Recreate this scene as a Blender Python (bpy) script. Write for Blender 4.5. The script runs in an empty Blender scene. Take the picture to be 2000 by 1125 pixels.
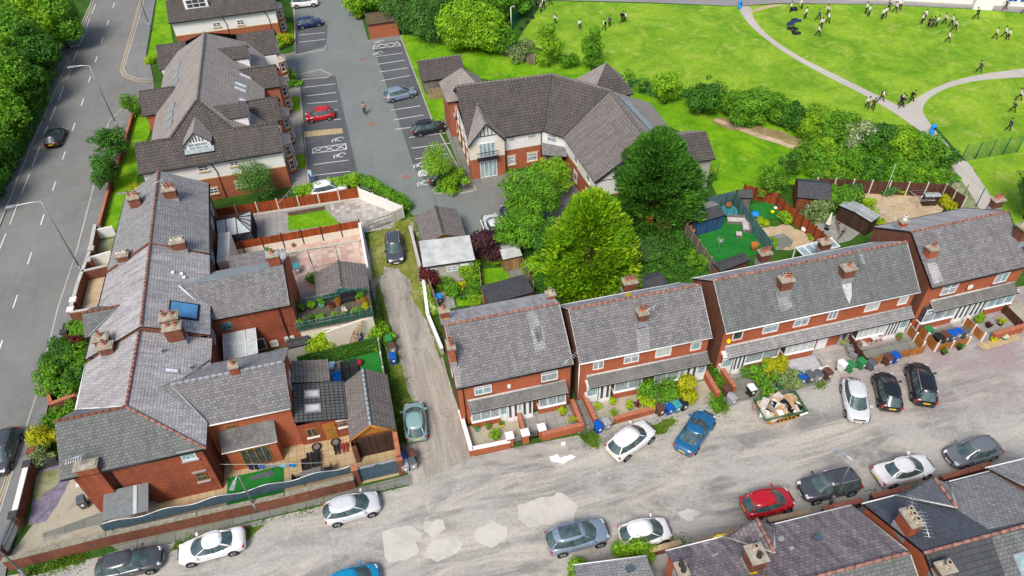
import bpy, math, random
import numpy as np
from mathutils import Vector, Matrix
random.seed(7); rng = np.random.default_rng(11)
SC = bpy.context.scene
COL = SC.collection
PI = math.pi
# --- camera (fitted from vanishing points; 48 m up)
FL, PIT, ROL, YAW, CH = 1441.97, 0.762775, -0.0432707, 0.218535, 48.0
_cy, _sy, _cp, _sp = math.cos(YAW), math.sin(YAW), math.cos(PIT), math.sin(PIT)
FW = Vector((_sy*_cp, _cy*_cp, -_sp)); _r = Vector((_cy, -_sy, 0)); _u = _r.cross(FW)
RT = math.cos(ROL)*_r + math.sin(ROL)*_u; UP = -math.sin(ROL)*_r + math.cos(ROL)*_u
def ray(x, y): return FW + (x-1000)/FL*RT - (y-562.5)/FL*UP
def G(x, y, z=0.0):
 d = ray(x, y); t = (z-CH)/d.z
 return Vector((t*d.x, t*d.y, z))
cam = bpy.data.cameras.new('camera'); co = bpy.data.objects.new('camera', cam); COL.objects.link(co)
co.matrix_world = Matrix(((RT.x, UP.x, -FW.x, 0), (RT.y, UP.y, -FW.y, 0), (RT.z, UP.z, -FW.z, CH), (0, 0, 0, 1)))
cam.sensor_width = 36; cam.lens = FL/2000*36; cam.clip_start = 1; cam.clip_end = 6000
SC.camera = co
# --- light
w = bpy.data.worlds.new('World'); SC.world = w; w.use_nodes = True
n = w.node_tree.nodes; l = w.node_tree.links
bg = n['Background']; sky = n.new('ShaderNodeTexSky'); sky.sky_type = 'NISHITA'; sky.sun_disc = False
SUN_EL, SUN_AZ = 52, 215       # azimuth clockwise from +Y
sky.sun_elevation = math.radians(SUN_EL); sky.sun_rotation = math.radians(SUN_AZ)
sky.air_density = 1.0; sky.dust_density = 3.0; sky.ozone_density = .6
l.new(sky.outputs[0], bg.inputs[0]); bg.inputs[1].default_value = 0.156
sd = bpy.data.lights.new('sun', 'SUN'); sd.energy = 3.05; sd.angle = math.radians(20); sd.color = (1, .955, .89)
so = bpy.data.objects.new('sun', sd); COL.objects.link(so)
_d = Vector((math.sin(math.radians(SUN_AZ))*math.cos(math.radians(SUN_EL)), math.cos(math.radians(SUN_AZ))*math.cos(math.radians(SUN_EL)), math.sin(math.radians(SUN_EL))))
so.rotation_euler = _d.to_track_quat('Z', 'Y').to_euler(); so.location = (0, 0, 80)
SC.view_settings.view_transform = 'Standard'; SC.view_settings.look = 'None'; SC.view_settings.exposure = 0
# --- materials
MATS = {}
class NB:
 def __init__(s, name):
  s.m = bpy.data.materials.new(name); s.m.use_nodes = True; s.t = s.m.node_tree
  s.b = s.t.nodes['Principled BSDF']; MATS[name] = s.m
 def n(s, typ, **kw):
  o = s.t.nodes.new(typ)
  for k, v in kw.items():
   if k.startswith('i_'): s.inp(o, k[2:], v)
   else: setattr(o, k, v)
  return o
 def inp(s, o, k, v):
  k = k.replace('_', ' ')
  i = o.inputs[int(k)] if k.isdigit() else o.inputs[k]
  if isinstance(v, bpy.types.NodeSocket): s.t.links.new(v, i)
  else: i.default_value = v
 def coord(s, kind='Object', sc=(1, 1, 1), rot=(0, 0, 0), loc=(0, 0, 0)):
  c = s.n('ShaderNodeTexCoord'); m = s.n('ShaderNodeMapping')
  s.t.links.new(c.outputs[kind], m.inputs[0]); m.inputs['Scale'].default_value = sc; m.inputs['Rotation'].default_value = rot; m.inputs['Location'].default_value = loc
  return m.outputs[0]
 def noise(s, vec, scale, detail=4, rough=.6, dist=0):
  return s.n('ShaderNodeTexNoise', i_Vector=vec, i_Scale=scale, i_Detail=detail, i_Roughness=rough, i_Distortion=dist).outputs[0]
 def ramp(s, fac, a, b, ca=(0, 0, 0, 1), cb=(1, 1, 1, 1)):
  r = s.n('ShaderNodeValToRGB'); s.t.links.new(fac, r.inputs[0]); e = r.color_ramp.elements
  e[0].position = a; e[1].position = b; e[0].color = ca; e[1].color = cb
  return r.outputs[0]
 def mix(s, f, a, b, mode='MIX'):
  m = s.n('ShaderNodeMix'); m.data_type = 'RGBA'; m.blend_type = mode
  for i, v in ((0, f), (6, a), (7, b)):
   if isinstance(v, bpy.types.NodeSocket): s.t.links.new(v, m.inputs[i])
   else: m.inputs[i].default_value = v
  return m.outputs[2]
 def bump(s, h, st=.4, d=.05):
  b = s.n('ShaderNodeBump', i_Height=h, i_Strength=st, i_Distance=d); s.t.links.new(b.outputs[0], s.b.inputs['Normal'])
 def done(s, col, rough=.85, spec=.3, metal=0):
  s.inp(s.b, 'Base Color', col); s.b.inputs['Roughness'].default_value = rough
  s.b.inputs['Specular IOR Level'].default_value = spec; s.b.inputs['Metallic'].default_value = metal
  return s.m
def c4(c): return (c[0], c[1], c[2], 1)
def sc(c, k): return (c[0]*k, c[1]*k, c[2]*k, 1)
def plain(name, c, rough=.7, spec=.3, metal=0, var=.25, scale=3., bump=0, coat=0):
 b = NB(name); v = b.coord()
 f = b.ramp(b.noise(v, scale, 5), .3, .7)
 col = b.mix(f, sc(c, 1-var), sc(c, 1+var*.7))
 if bump: b.bump(b.noise(v, scale*6, 3), bump, .03)
 if coat: b.b.inputs['Coat Weight'].default_value = coat; b.b.inputs['Coat Roughness'].default_value = .08
 return b.done(col, rough, spec, metal)
def tiled(name, c1, c2, cm, w, h, mort=.012, stain=(.3, .3, .28), st=.35, lich=(.5, .5, .45), la=.25, bump=.5, rough=.85, off=.5, streak=.5, blot=None, spec=.25):
 b = NB(name); v = b.coord('UV')
 br = b.n('ShaderNodeTexBrick', i_Vector=v, i_Color1=c4(c1), i_Color2=c4(c2), i_Mortar=c4(cm), i_Scale=1.0)
 br.inputs['Mortar Size'].default_value = mort; br.inputs['Mortar Smooth'].default_value = .2; br.inputs['Bias'].default_value = -.1
 br.inputs['Brick Width'].default_value = w; br.inputs['Row Height'].default_value = h; br.offset = off
 col = br.outputs[0]
 big = b.ramp(b.noise(v, .35, 6, .65), .35, .68)
 col = b.mix(b.mix(1, big, c4((st,)*3), 'MULTIPLY'), col, c4(stain))
 vs = b.coord('UV', (2.2, .22, 1))
 stf = b.ramp(b.noise(vs, 1.1, 5, .7), .25, .75, sc((1, 1, 1), 1-streak*.55), sc((1, 1, 1), 1+streak*.35))
 col = b.mix(1, col, stf, 'MULTIPLY')
 lf = b.ramp(b.noise(v, 2.6, 6, .75), .60, .72)
 col = b.mix(b.mix(1, lf, c4((la,)*3), 'MULTIPLY'), col, c4(lich))
 fine = b.ramp(b.noise(v, 14, 2, .6), .2, .8, (.82, .82, .82, 1), (1.15, 1.15, 1.15, 1))
 col = b.mix(1, col, fine, 'MULTIPLY')
 if 'brick' in name and name not in ('brick_dark', 'brick_flats'):
  df = b.ramp(b.noise(b.coord('UV', (1.6, 8, 1)), 1.3, 4, .7), .60, .68); zf = b.ramp(b.noise(v, .25, 3, .6), .38, .62); k_ = .75 if name != 'brick' else .22
  col = b.mix(b.mix(1, b.mix(1, df, zf, 'MULTIPLY'), c4((k_,)*3), 'MULTIPLY'), col, (.66, .40, .28, 1))
  col = b.mix(b.mix(1, b.ramp(b.noise(v, .9, 5, .8), .52, .72), c4((.5 if name != 'brick' else .25,)*3), 'MULTIPLY'), col, (.13, .05, .03, 1))
 if blot:
  bf = b.ramp(b.noise(v, .5, 4, .8, 1), .5, .62); col = b.mix(b.mix(1, bf, c4((blot[1],)*3), 'MULTIPLY'), col, c4(blot[0]))
 b.bump(br.outputs[1], -bump, .03)
 return b.done(col, rough, spec)
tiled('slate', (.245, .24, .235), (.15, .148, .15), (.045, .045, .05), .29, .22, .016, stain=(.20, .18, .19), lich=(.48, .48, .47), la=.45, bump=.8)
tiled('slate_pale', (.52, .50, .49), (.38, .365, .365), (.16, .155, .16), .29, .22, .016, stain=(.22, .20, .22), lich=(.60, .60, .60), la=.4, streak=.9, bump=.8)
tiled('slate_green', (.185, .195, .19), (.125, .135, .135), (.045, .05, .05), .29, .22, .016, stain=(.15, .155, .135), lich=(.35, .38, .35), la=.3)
tiled('slate_skylit', (.62, .59, .59), (.48, .455, .46), (.25, .24, .24), .29, .22, .014, stain=(.34, .30, .31), st=.5, lich=(.66, .65, .63), la=.4, streak=.9, bump=.5)  # slate of the far slopes, base colour brightened to stand in for sky light
tiled('slate_purple', (.32, .26, .275), (.18, .15, .16), (.05, .04, .045), .34, .27, .018, stain=(.30, .29, .28), st=.5, lich=(.5, .48, .48), la=.35, streak=1.1)
tiled('slate_blue', (.115, .13, .155), (.085, .095, .115), (.04, .045, .055), .3, .22, stain=(.09, .10, .12), la=.06, streak=.2)
tiled('slate_grey', (.36, .36, .355), (.24, .24, .24), (.09, .09, .09), .29, .22, .016, stain=(.2, .19, .19), lich=(.5, .5, .48), la=.35)
tiled('slate_moss', (.17, .165, .16), (.11, .11, .105), (.05, .05, .05), .3, .2, stain=(.25, .24, .22), st=.6, lich=(.3, .33, .2), la=.5)
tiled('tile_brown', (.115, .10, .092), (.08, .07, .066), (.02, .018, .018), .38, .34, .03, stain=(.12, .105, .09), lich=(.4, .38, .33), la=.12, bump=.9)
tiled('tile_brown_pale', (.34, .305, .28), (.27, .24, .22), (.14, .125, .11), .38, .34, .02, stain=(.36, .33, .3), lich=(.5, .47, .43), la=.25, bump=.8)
tiled('tile_garage', (.235, .21, .19), (.175, .155, .145), (.05, .045, .04), .38, .3, .02, stain=(.17, .15, .14), lich=(.4, .37, .33), la=.25, bump=.8)
tiled('tile_rib', (.12, .125, .125), (.10, .102, .105), (.02, .02, .02), .30, .34, .04, off=0, stain=(.13, .13, .12), la=.08, bump=1)
tiled('tile_moss', (.10, .085, .07), (.07, .06, .05), (.02, .02, .02), .38, .34, .02, stain=(.13, .09, .03), st=.9, lich=(.2, .16, .04), la=.6, bump=.8)
tiled('tile_dark', (.075, .08, .085), (.055, .06, .065), (.02, .02, .022), 1.2, .33, .02, stain=(.07, .075, .08), la=.05, bump=.8)
tiled('brick', (.47, .135, .06), (.36, .09, .042), (.40, .18, .10), .225, .075, .007, stain=(.38, .085, .035), st=.5, lich=(.62, .30, .18), la=.12, bump=.25, streak=.25, spec=.15)
tiled('brick_old', (.46, .115, .045), (.30, .07, .033), (.20, .09, .06), .24, .08, .008, stain=(.16, .05, .035), st=.7, lich=(.62, .38, .28), la=.35, bump=.4, streak=.3, spec=.15)
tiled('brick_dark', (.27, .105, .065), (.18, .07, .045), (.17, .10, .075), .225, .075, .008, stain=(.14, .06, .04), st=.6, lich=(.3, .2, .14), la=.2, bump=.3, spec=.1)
tiled('brick_flats', (.46, .13, .06), (.36, .095, .045), (.32, .18, .12), .225, .075, .008, stain=(.28, .08, .045), st=.4, la=.05, bump=.25, streak=.2, spec=.15)
tiled('brick_wall', (.34, .10, .055), (.20, .06, .04), (.16, .09, .06), .225, .075, .012, stain=(.12, .06, .04), st=.8, lich=(.45, .32, .24), la=.35, bump=.5, spec=.1)
tiled('paving_buff', (.52, .40, .22), (.44, .33, .18), (.24, .18, .10), .6, .6, .02, off=0, stain=(.42, .34, .22), st=.4, la=.1, streak=.1)
tiled('paving_grey', (.36, .35, .33), (.29, .28, .27), (.14, .15, .11), .7, .7, .02, off=0, stain=(.25, .25, .2), st=.5, la=.25, streak=.1)
tiled('paving_slab', (.25, .25, .235), (.19, .19, .18), (.08, .10, .05), 1.3, .95, .03, off=0, stain=(.17, .19, .12), st=.6, la=.2, streak=.1)
tiled('paving_pink', (.52, .30, .25), (.62, .55, .46), (.3, .25, .2), .62, .62, .015, off=0, stain=(.5, .42, .36), st=.3, la=.2, streak=.1)
tiled('paving_check', (.50, .48, .44), (.26, .23, .2), (.2, .2, .18), .55, .55, .015, off=0, stain=(.45, .4, .36), st=.3, la=.2, streak=.1)
tiled('plank', (.33, .17, .08), (.27, .13, .06), (.08, .04, .02), 9., .14, .02, off=0, stain=(.3, .2, .12), st=.5, la=.05)
def fence_mat(name, c, w=.14, var=.25):
 b = NB(name); v = b.coord('UV', rot=(0, 0, PI/2))
 br = b.n('ShaderNodeTexBrick', i_Vector=v, i_Color1=sc(c, 1+var), i_Color2=sc(c, 1-var), i_Mortar=sc(c, .35), i_Scale=1.)
 br.inputs['Mortar Size'].default_value = .012; br.inputs['Brick Width'].default_value = 5; br.inputs['Row Height'].default_value = w
 col = b.mix(1, br.outputs[0], b.ramp(b.noise(b.coord('Object'), 1.3, 5), .2, .8, (.65, .65, .65, 1), (1.25, 1.25, 1.25, 1)), 'MULTIPLY')
 b.bump(br.outputs[1], -.4, .02); return b.done(col, .85, .15)
fence_mat('fence_red', (.32, .072, .022)); fence_mat('fence_brown', (.11, .05, .032)); fence_mat('fence_teal', (.10, .20, .20))
fence_mat('fence_grey', (.20, .18, .15)); fence_mat('fence_orange', (.42, .16, .04)); fence_mat('fence_tan', (.36, .22, .10)); fence_mat('shed_blue', (.035, .10, .22))
fence_mat('shed_dark', (.07, .04, .028)); fence_mat('shed_red', (.24, .08, .035)); fence_mat('deck', (.13, .12, .09)); fence_mat('shed_black', (.035, .05, .07)); fence_mat('corrugated', (.42, .46, .46), .1)
for nm, c, kw in [
 ('white_paint', (.80, .80, .78), dict(var=.06, rough=.5)), ('upvc', (.82, .83, .83), dict(var=.03, rough=.35)), ('render_cream', (.74, .68, .56), dict(var=.08, bump=.1)),
 ('render_white', (.78, .77, .73), dict(var=.07, scale=1.2)), ('render_grey', (.42, .41, .36), dict(var=.15)), ('stone_sill', (.42, .39, .42), dict(var=.15)), ('stone_buff', (.60, .43, .22), dict(var=.12)),
 ('lead', (.30, .35, .37), dict(var=.25, rough=.5)), ('gutter_black', (.012, .012, .014), dict(rough=.4)), ('gutter_grey', (.30, .30, .32), dict()), ('clay_ridge', (.32, .155, .12), dict(var=.55, scale=3)), ('cap_dirty', (.27, .25, .19), dict(var=.4, scale=3)), ('shelter_grey', (.17, .185, .19), dict(var=.2)), ('clay_pot', (.44, .17, .10), dict(var=.3)), ('buff_pot', (.50, .42, .30), dict(var=.3)),
 ('dark_pot', (.05, .035, .03), dict()), ('chimney_cap', (.38, .34, .27), dict(var=.4, bump=.4)), ('mortar', (.5, .49, .46), dict(var=.4, scale=6)), ('wood_door', (.40, .17, .03), dict(var=.2)), ('wood_gold', (.35, .17, .03), dict(var=.2)),
 ('wood_timber', (.35, .24, .14), dict(var=.3)), ('concrete', (.50, .48, .43), dict(var=.25, scale=2, bump=.2)), ('concrete_post', (.62, .58, .50), dict(var=.15)), ('stone_cap', (.50, .48, .44), dict(var=.2)),
 ('coping_white', (.80, .78, .74), dict(var=.1)), ('coping_brick', (.45, .16, .09), dict(var=.3, scale=5)), ('coping_tan', (.50, .36, .20), dict(var=.25, scale=5)), ('felt_dark', (.06, .062, .068), dict(var=.35)), ('felt_grey', (.50, .51, .49), dict(var=.3, scale=.8)), ('rubber', (.015, .015, .016), dict(rough=.8)),
 ('metal_grey', (.30, .31, .32), dict(rough=.45, metal=.6)), ('metal_light', (.55, .57, .58), dict(rough=.4, metal=.6)), ('metal_dark', (.04, .045, .05), dict(rough=.5)), ('metal_green', (.01, .13, .085), dict(rough=.5)), ('metal_slate', (.06, .10, .13), dict(rough=.5)),
 ('plastic_blue', (.006, .09, .42), dict(rough=.45)), ('plastic_grey', (.10, .11, .125), dict(rough=.5)), ('plastic_lightgrey', (.34, .35, .37), dict(rough=.5)), ('plastic_brown', (.115, .052, .036), dict(rough=.55)), ('plastic_green', (.03, .22, .065), dict(rough=.5)), ('plastic_black', (.018, .018, .02), dict(rough=.5)), ('plastic_teal', (.05, .30, .33), dict(rough=.5)),
 ('cyan_bin', (.01, .26, .72), dict(rough=.45)), ('plastic_red', (.5, .02, .02), dict()), ('plastic_yellow', (.85, .65, .0), dict(var=.05)), ('plastic_white', (.8, .8, .8), dict(var=.05)), ('skin', (.50, .27, .18), dict(var=.1)), ('cloth_white', (.80, .80, .79), dict(var=.08)), ('cloth_black', (.012, .013, .018), dict()), ('cloth_navy', (.016, .028, .09), dict()), ('cloth_blue', (.05, .16, .42), dict()), ('cloth_lightblue', (.3, .5, .66), dict()),
 ('cloth_red', (.35, .02, .03), dict()), ('cloth_grey', (.3, .33, .38), dict()), ('cloth_beige', (.5, .4, .33), dict()), ('hair_dark', (.02, .013, .009), dict()), ('hair_fair', (.2, .12, .05), dict()), ('card', (.50, .32, .17), dict(var=.3)), ('skip_yellow', (.75, .36, .01), dict(rough=.5, var=.15)), ('skip_green', (.03, .14, .06), dict(rough=.5)),
 ('rattan_dark', (.02, .02, .024), dict()), ('rattan_grey', (.18, .16, .15), dict()), ('cushion', (.55, .53, .5), dict()), ('terracotta', (.42, .13, .06), dict()), ('pot_green', (.10, .30, .22), dict()), ('bark', (.10, .07, .045), dict(bump=.5)), ('soil', (.10, .07, .045), dict(var=.4, bump=.5)), ('rubble', (.55, .5, .44), dict(var=.4, scale=8)), ('rim', (.38, .39, .40), dict(metal=.7, rough=.35)),
 ('light_glass', (.75, .78, .8), dict(rough=.15, spec=.8)), ('light_red', (.55, .01, .012), dict(rough=.2, spec=.6)), ('plate_white', (.8, .8, .75), dict(var=.02)), ('plate_yellow', (.85, .6, .02), dict(var=.02)), ('glass_car', (.075, .12, .125), dict(rough=.16, spec=.7, var=.6, scale=1.6)), ('solar', (.09, .27, .50), dict(rough=.12, spec=.7, scale=.6))]:  # glass_car: sky reflection put into its teal-grey base colour and mottling
 plain(nm, c, **kw)
def glassy(name, c, c2, scale=1.5):
 b = NB(name); f = b.ramp(b.noise(b.coord(sc=(6, 6, .8)), scale, 3), .4, .6); b.done(b.mix(f, c4(c), c4(c2)), .08, .6)
glassy('pane_dark', (.02, .025, .03), (.09, .11, .12)); glassy('pane_curtain', (.22, .27, .29), (.42, .47, .48)); glassy('pane_blind', (.50, .54, .50), (.62, .66, .62)); glassy('pane_blue', (.18, .32, .34), (.4, .5, .52))
glassy('pane_sky', (.22, .32, .35), (.35, .45, .48), .5); glassy('poly_roof', (.42, .46, .46), (.5, .54, .54), .5)
def paint(name, c): plain(name, c, rough=.28, spec=.5, var=.04, coat=.8)
for nm, c in dict(white=(.82, .82, .81), silver=(.62, .64, .65), grey=(.15, .165, .18), black=(.012, .014, .017), darkgrey=(.06, .066, .075), red=(.50, .006, .014), blue=(.01, .12, .27), cyan=(.005, .25, .45), teal=(.24, .38, .38), navy=(.008, .02, .09), bluegrey=(.20, .26, .34)).items(): paint('paint_'+nm, c)
# ---- ground materials
def asphalt(name, c, var=.18, tint=None, patch=.25):
 b = NB(name); v = b.coord()
 col = b.mix(b.ramp(b.noise(v, .12, 6, .7), .3, .7), sc(c, 1-var), sc(c, 1+var))
 if tint: col = b.mix(b.mix(1, b.ramp(b.noise(v, .5, 5, .7, .6), .5, .68), c4((patch,)*3), 'MULTIPLY'), col, c4(tint))
 col = b.mix(1, col, b.ramp(b.noise(v, 9, 4, .8), .25, .75, (.86, .86, .86, 1), (1.14, 1.14, 1.14, 1)), 'MULTIPLY')
 col = b.mix(b.mix(1, b.ramp(b.noise(b.coord(sc=(1, .12, 1)), .9, 6, .75, .3), .54, .66), (.35, .35, .35, 1), 'MULTIPLY'), col, sc(c, .66)); col = b.mix(b.ramp(b.noise(v, 1.1, 3, .5), .74, .78), col, sc(c, .5))
 b.bump(b.noise(v, 30, 3), .25, .02); return b.done(col, .9, .2)
asphalt('asphalt_road', (.200, .200, .188), .14, (.24, .245, .235), .5)
asphalt('asphalt_bay', (.105, .112, .118), .2, (.16, .165, .165))
asphalt('asphalt_lane', (.190, .212, .200), .12, (.15, .17, .17))
asphalt('pavement', (.20, .205, .20), .15, (.27, .265, .245), .6)
asphalt('path_grey', (.46, .43, .38), .1, (.5, .46, .4))
asphalt('concrete_ground', (.42, .38, .29), .2, (.26, .25, .18), .7)
asphalt('patch_concrete', (.55, .525, .47), .08, (.40, .385, .35), .6)
asphalt('tarmac_school', (.25, .24, .24), .12, (.32, .30, .27))
asphalt('kerb_stone', (.42, .40, .35), .2); asphalt('line_white', (.72, .72, .70), .12, (.35, .36, .36), .5); asphalt('line_yellow', (.56, .44, .26), .15, (.3, .28, .22), .5)
b = NB('gravel'); v = b.coord(); vs = b.coord(sc=(.16, .75, 1), rot=(0, 0, .10))
col = b.mix(b.ramp(b.noise(vs, .7, 8, .72, 1.1), .40, .60), (.235, .232, .222, 1), (.50, .465, .40, 1))
col = b.mix(b.ramp(b.noise(v, .22, 5, .65, .7), .46, .66), col, (.43, .415, .385, 1))
col = b.mix(b.mix(1, b.ramp(b.noise(v, .8, 6, .75, 1.2), .55, .66), (.5, .5, .5, 1), 'MULTIPLY'), col, (.55, .50, .41, 1))
sx = b.n('ShaderNodeSeparateXYZ', i_0=v)
mr = b.n('ShaderNodeMapRange'); b.t.links.new(sx.outputs[0], mr.inputs[0]); mr.inputs[1].default_value = 31; mr.inputs[2].default_value = 40
mr2 = b.n('ShaderNodeMapRange'); b.t.links.new(sx.outputs[1], mr2.inputs[0]); mr2.inputs[1].default_value = 24; mr2.inputs[2].default_value = 29
m1 = b.n('ShaderNodeMath', operation='MULTIPLY', i_0=mr.outputs[0], i_1=mr2.outputs[0]); m2 = b.n('ShaderNodeMath', operation='MULTIPLY', i_0=m1.outputs[0], i_1=b.ramp(b.noise(v, .3, 4), .35, .6))
col = b.mix(m2.outputs[0], col, (.34, .265, .27, 1))
col = b.mix(b.mix(1, b.ramp(b.noise(b.coord(sc=(.5, 1, 1)), 1.4, 7, .85, .5), .55, .7), (.45, .45, .45, 1), 'MULTIPLY'), col, (.20, .195, .18, 1))
col = b.mix(1, col, b.ramp(b.noise(v, 4.5, 6, .9), .3, .7, (.74, .74, .75, 1), (1.26, 1.26, 1.24, 1)), 'MULTIPLY')
b.bump(b.noise(v, 6, 6, .85), .7, .06); b.done(col, .95, .15)
b = NB('track_dirt'); v = b.coord(); vs = b.coord(sc=(1.2, .16, 1), rot=(0, 0, -.05))
col = b.mix(b.ramp(b.noise(vs, .8, 7, .7, .8), .35, .65), (.25, .225, .19, 1), (.46, .42, .36, 1))
col = b.mix(b.ramp(b.noise(v, 1.3, 6, .8, 1), .58, .66), col, (.17, .15, .10, 1))
col = b.mix(1, col, b.ramp(b.noise(v, 6, 5, .85), .25, .75, (.8, .8, .8, 1), (1.2, 1.2, 1.2, 1)), 'MULTIPLY')
b.bump(b.noise(v, 4, 5, .8), .6, .08); b.done(col, .95, .1)
def grass(name, a, c, d=None, sc1=.12, dots=0, bumpy=.5):
 b = NB(name); v = b.coord()
 col = b.mix(b.ramp(b.noise(v, sc1, 6, .7, .5), .36, .64), c4(a), c4(c))
 if d: col = b.mix(b.ramp(b.noise(v, .55, 6, .75, .8), .52, .74), col, c4(d))
 col = b.mix(1, col, b.ramp(b.noise(v, 2.2, 6, .85), .25, .75, (.72, .78, .7, 1), (1.28, 1.22, 1.3, 1)), 'MULTIPLY')
 col = b.mix(b.mix(1, b.ramp(b.noise(v, .33, 7, .8, 1.5), .50, .66), c4((.55,)*3), 'MULTIPLY'), col, sc(a, .75))
 if dots: col = b.mix(b.ramp(b.noise(v, 3.5, 2, .5), .72, .75), col, (.6, .7, .35, 1))
 b.bump(b.noise(v, 7, 4, .8), bumpy, .08); b.done(col, .95, .1)
grass('grass_field', (.12, .28, .014), (.27, .43, .028), (.44, .47, .11), .16, dots=1, bumpy=.9)
grass('grass_lawn', (.08, .25, .006), (.20, .40, .01), (.32, .42, .05), .3)
grass('grass_rough', (.06, .12, .015), (.16, .22, .03), (.28, .27, .08), .5, bumpy=.9)
grass('grass_yellow', (.16, .20, .03), (.30, .30, .08), (.40, .36, .17), .5, bumpy=.9)
grass('astro', (.015, .16, .025), (.025, .20, .03), None, .3, bumpy=.3)
grass('under_green', (.03, .085, .012), (.06, .14, .02), None, .5)
grass('moss_ground', (.16, .18, .06), (.32, .34, .2), (.4, .38, .28), .8)
grass('slate_chips', (.16, .14, .19), (.26, .23, .30), None, 2); grass('sandy', (.46, .35, .22), (.58, .45, .29), (.40, .32, .22), .4); grass('pebble', (.38, .39, .41), (.50, .51, .53), None, 3)
grass('dry_bank', (.24, .17, .08), (.36, .28, .15), (.2, .25, .06), .5)
def leaf(name, c, c2, dark=.35):
 b = NB(name); v = b.coord(); g = b.n('ShaderNodeNewGeometry')
 col = b.mix(g.outputs['Random Per Island'], c4(c), c4(c2))
 col = b.mix(1, col, b.ramp(b.noise(v, .55, 3, .6), .35, .65, sc((1, 1, 1), dark+.33), (1.2, 1.2, 1.1, 1)), 'MULTIPLY')
 b.done(col, .6, .25); b.b.inputs['Subsurface Weight'].default_value = 0
 tr = b.n('ShaderNodeBsdfTranslucent', i_Color=col); mx = b.n('ShaderNodeMixShader', i_0=.3, i_1=b.b.outputs[0], i_2=tr.outputs[0])
 b.t.links.new(mx.outputs[0], b.t.nodes['Material Output'].inputs[0])
leaf('leaf_mid', (.085, .27, .015), (.22, .47, .03)); leaf('leaf_dark', (.042, .16, .016), (.11, .30, .03)); leaf('leaf_bright', (.17, .40, .012), (.36, .60, .03)); leaf('leaf_yellow', (.26, .46, .010), (.50, .66, .016), .55)
leaf('leaf_conifer', (.10, .30, .008), (.30, .52, .014), .35); leaf('leaf_willow', (.06, .19, .03), (.15, .33, .07)); leaf('leaf_purple', (.055, .02, .03), (.13, .05, .06)); leaf('leaf_maroon', (.12, .015, .02), (.22, .04, .045))
leaf('leaf_gold', (.28, .36, .008), (.64, .60, .02), .5); leaf('leaf_pale', (.17, .28, .08), (.36, .46, .18)); leaf('flower_white', (.7, .72, .5), (.8, .8, .7), .8); leaf('leaf_orange', (.35, .16, .02), (.5, .28, .03)); leaf('flower_red', (.5, .05, .03), (.6, .2, .05), .7); leaf('leaf_fir', (.035, .15, .016), (.13, .34, .035), .4); leaf('weed', (.08, .19, .012), (.18, .33, .03))
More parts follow.
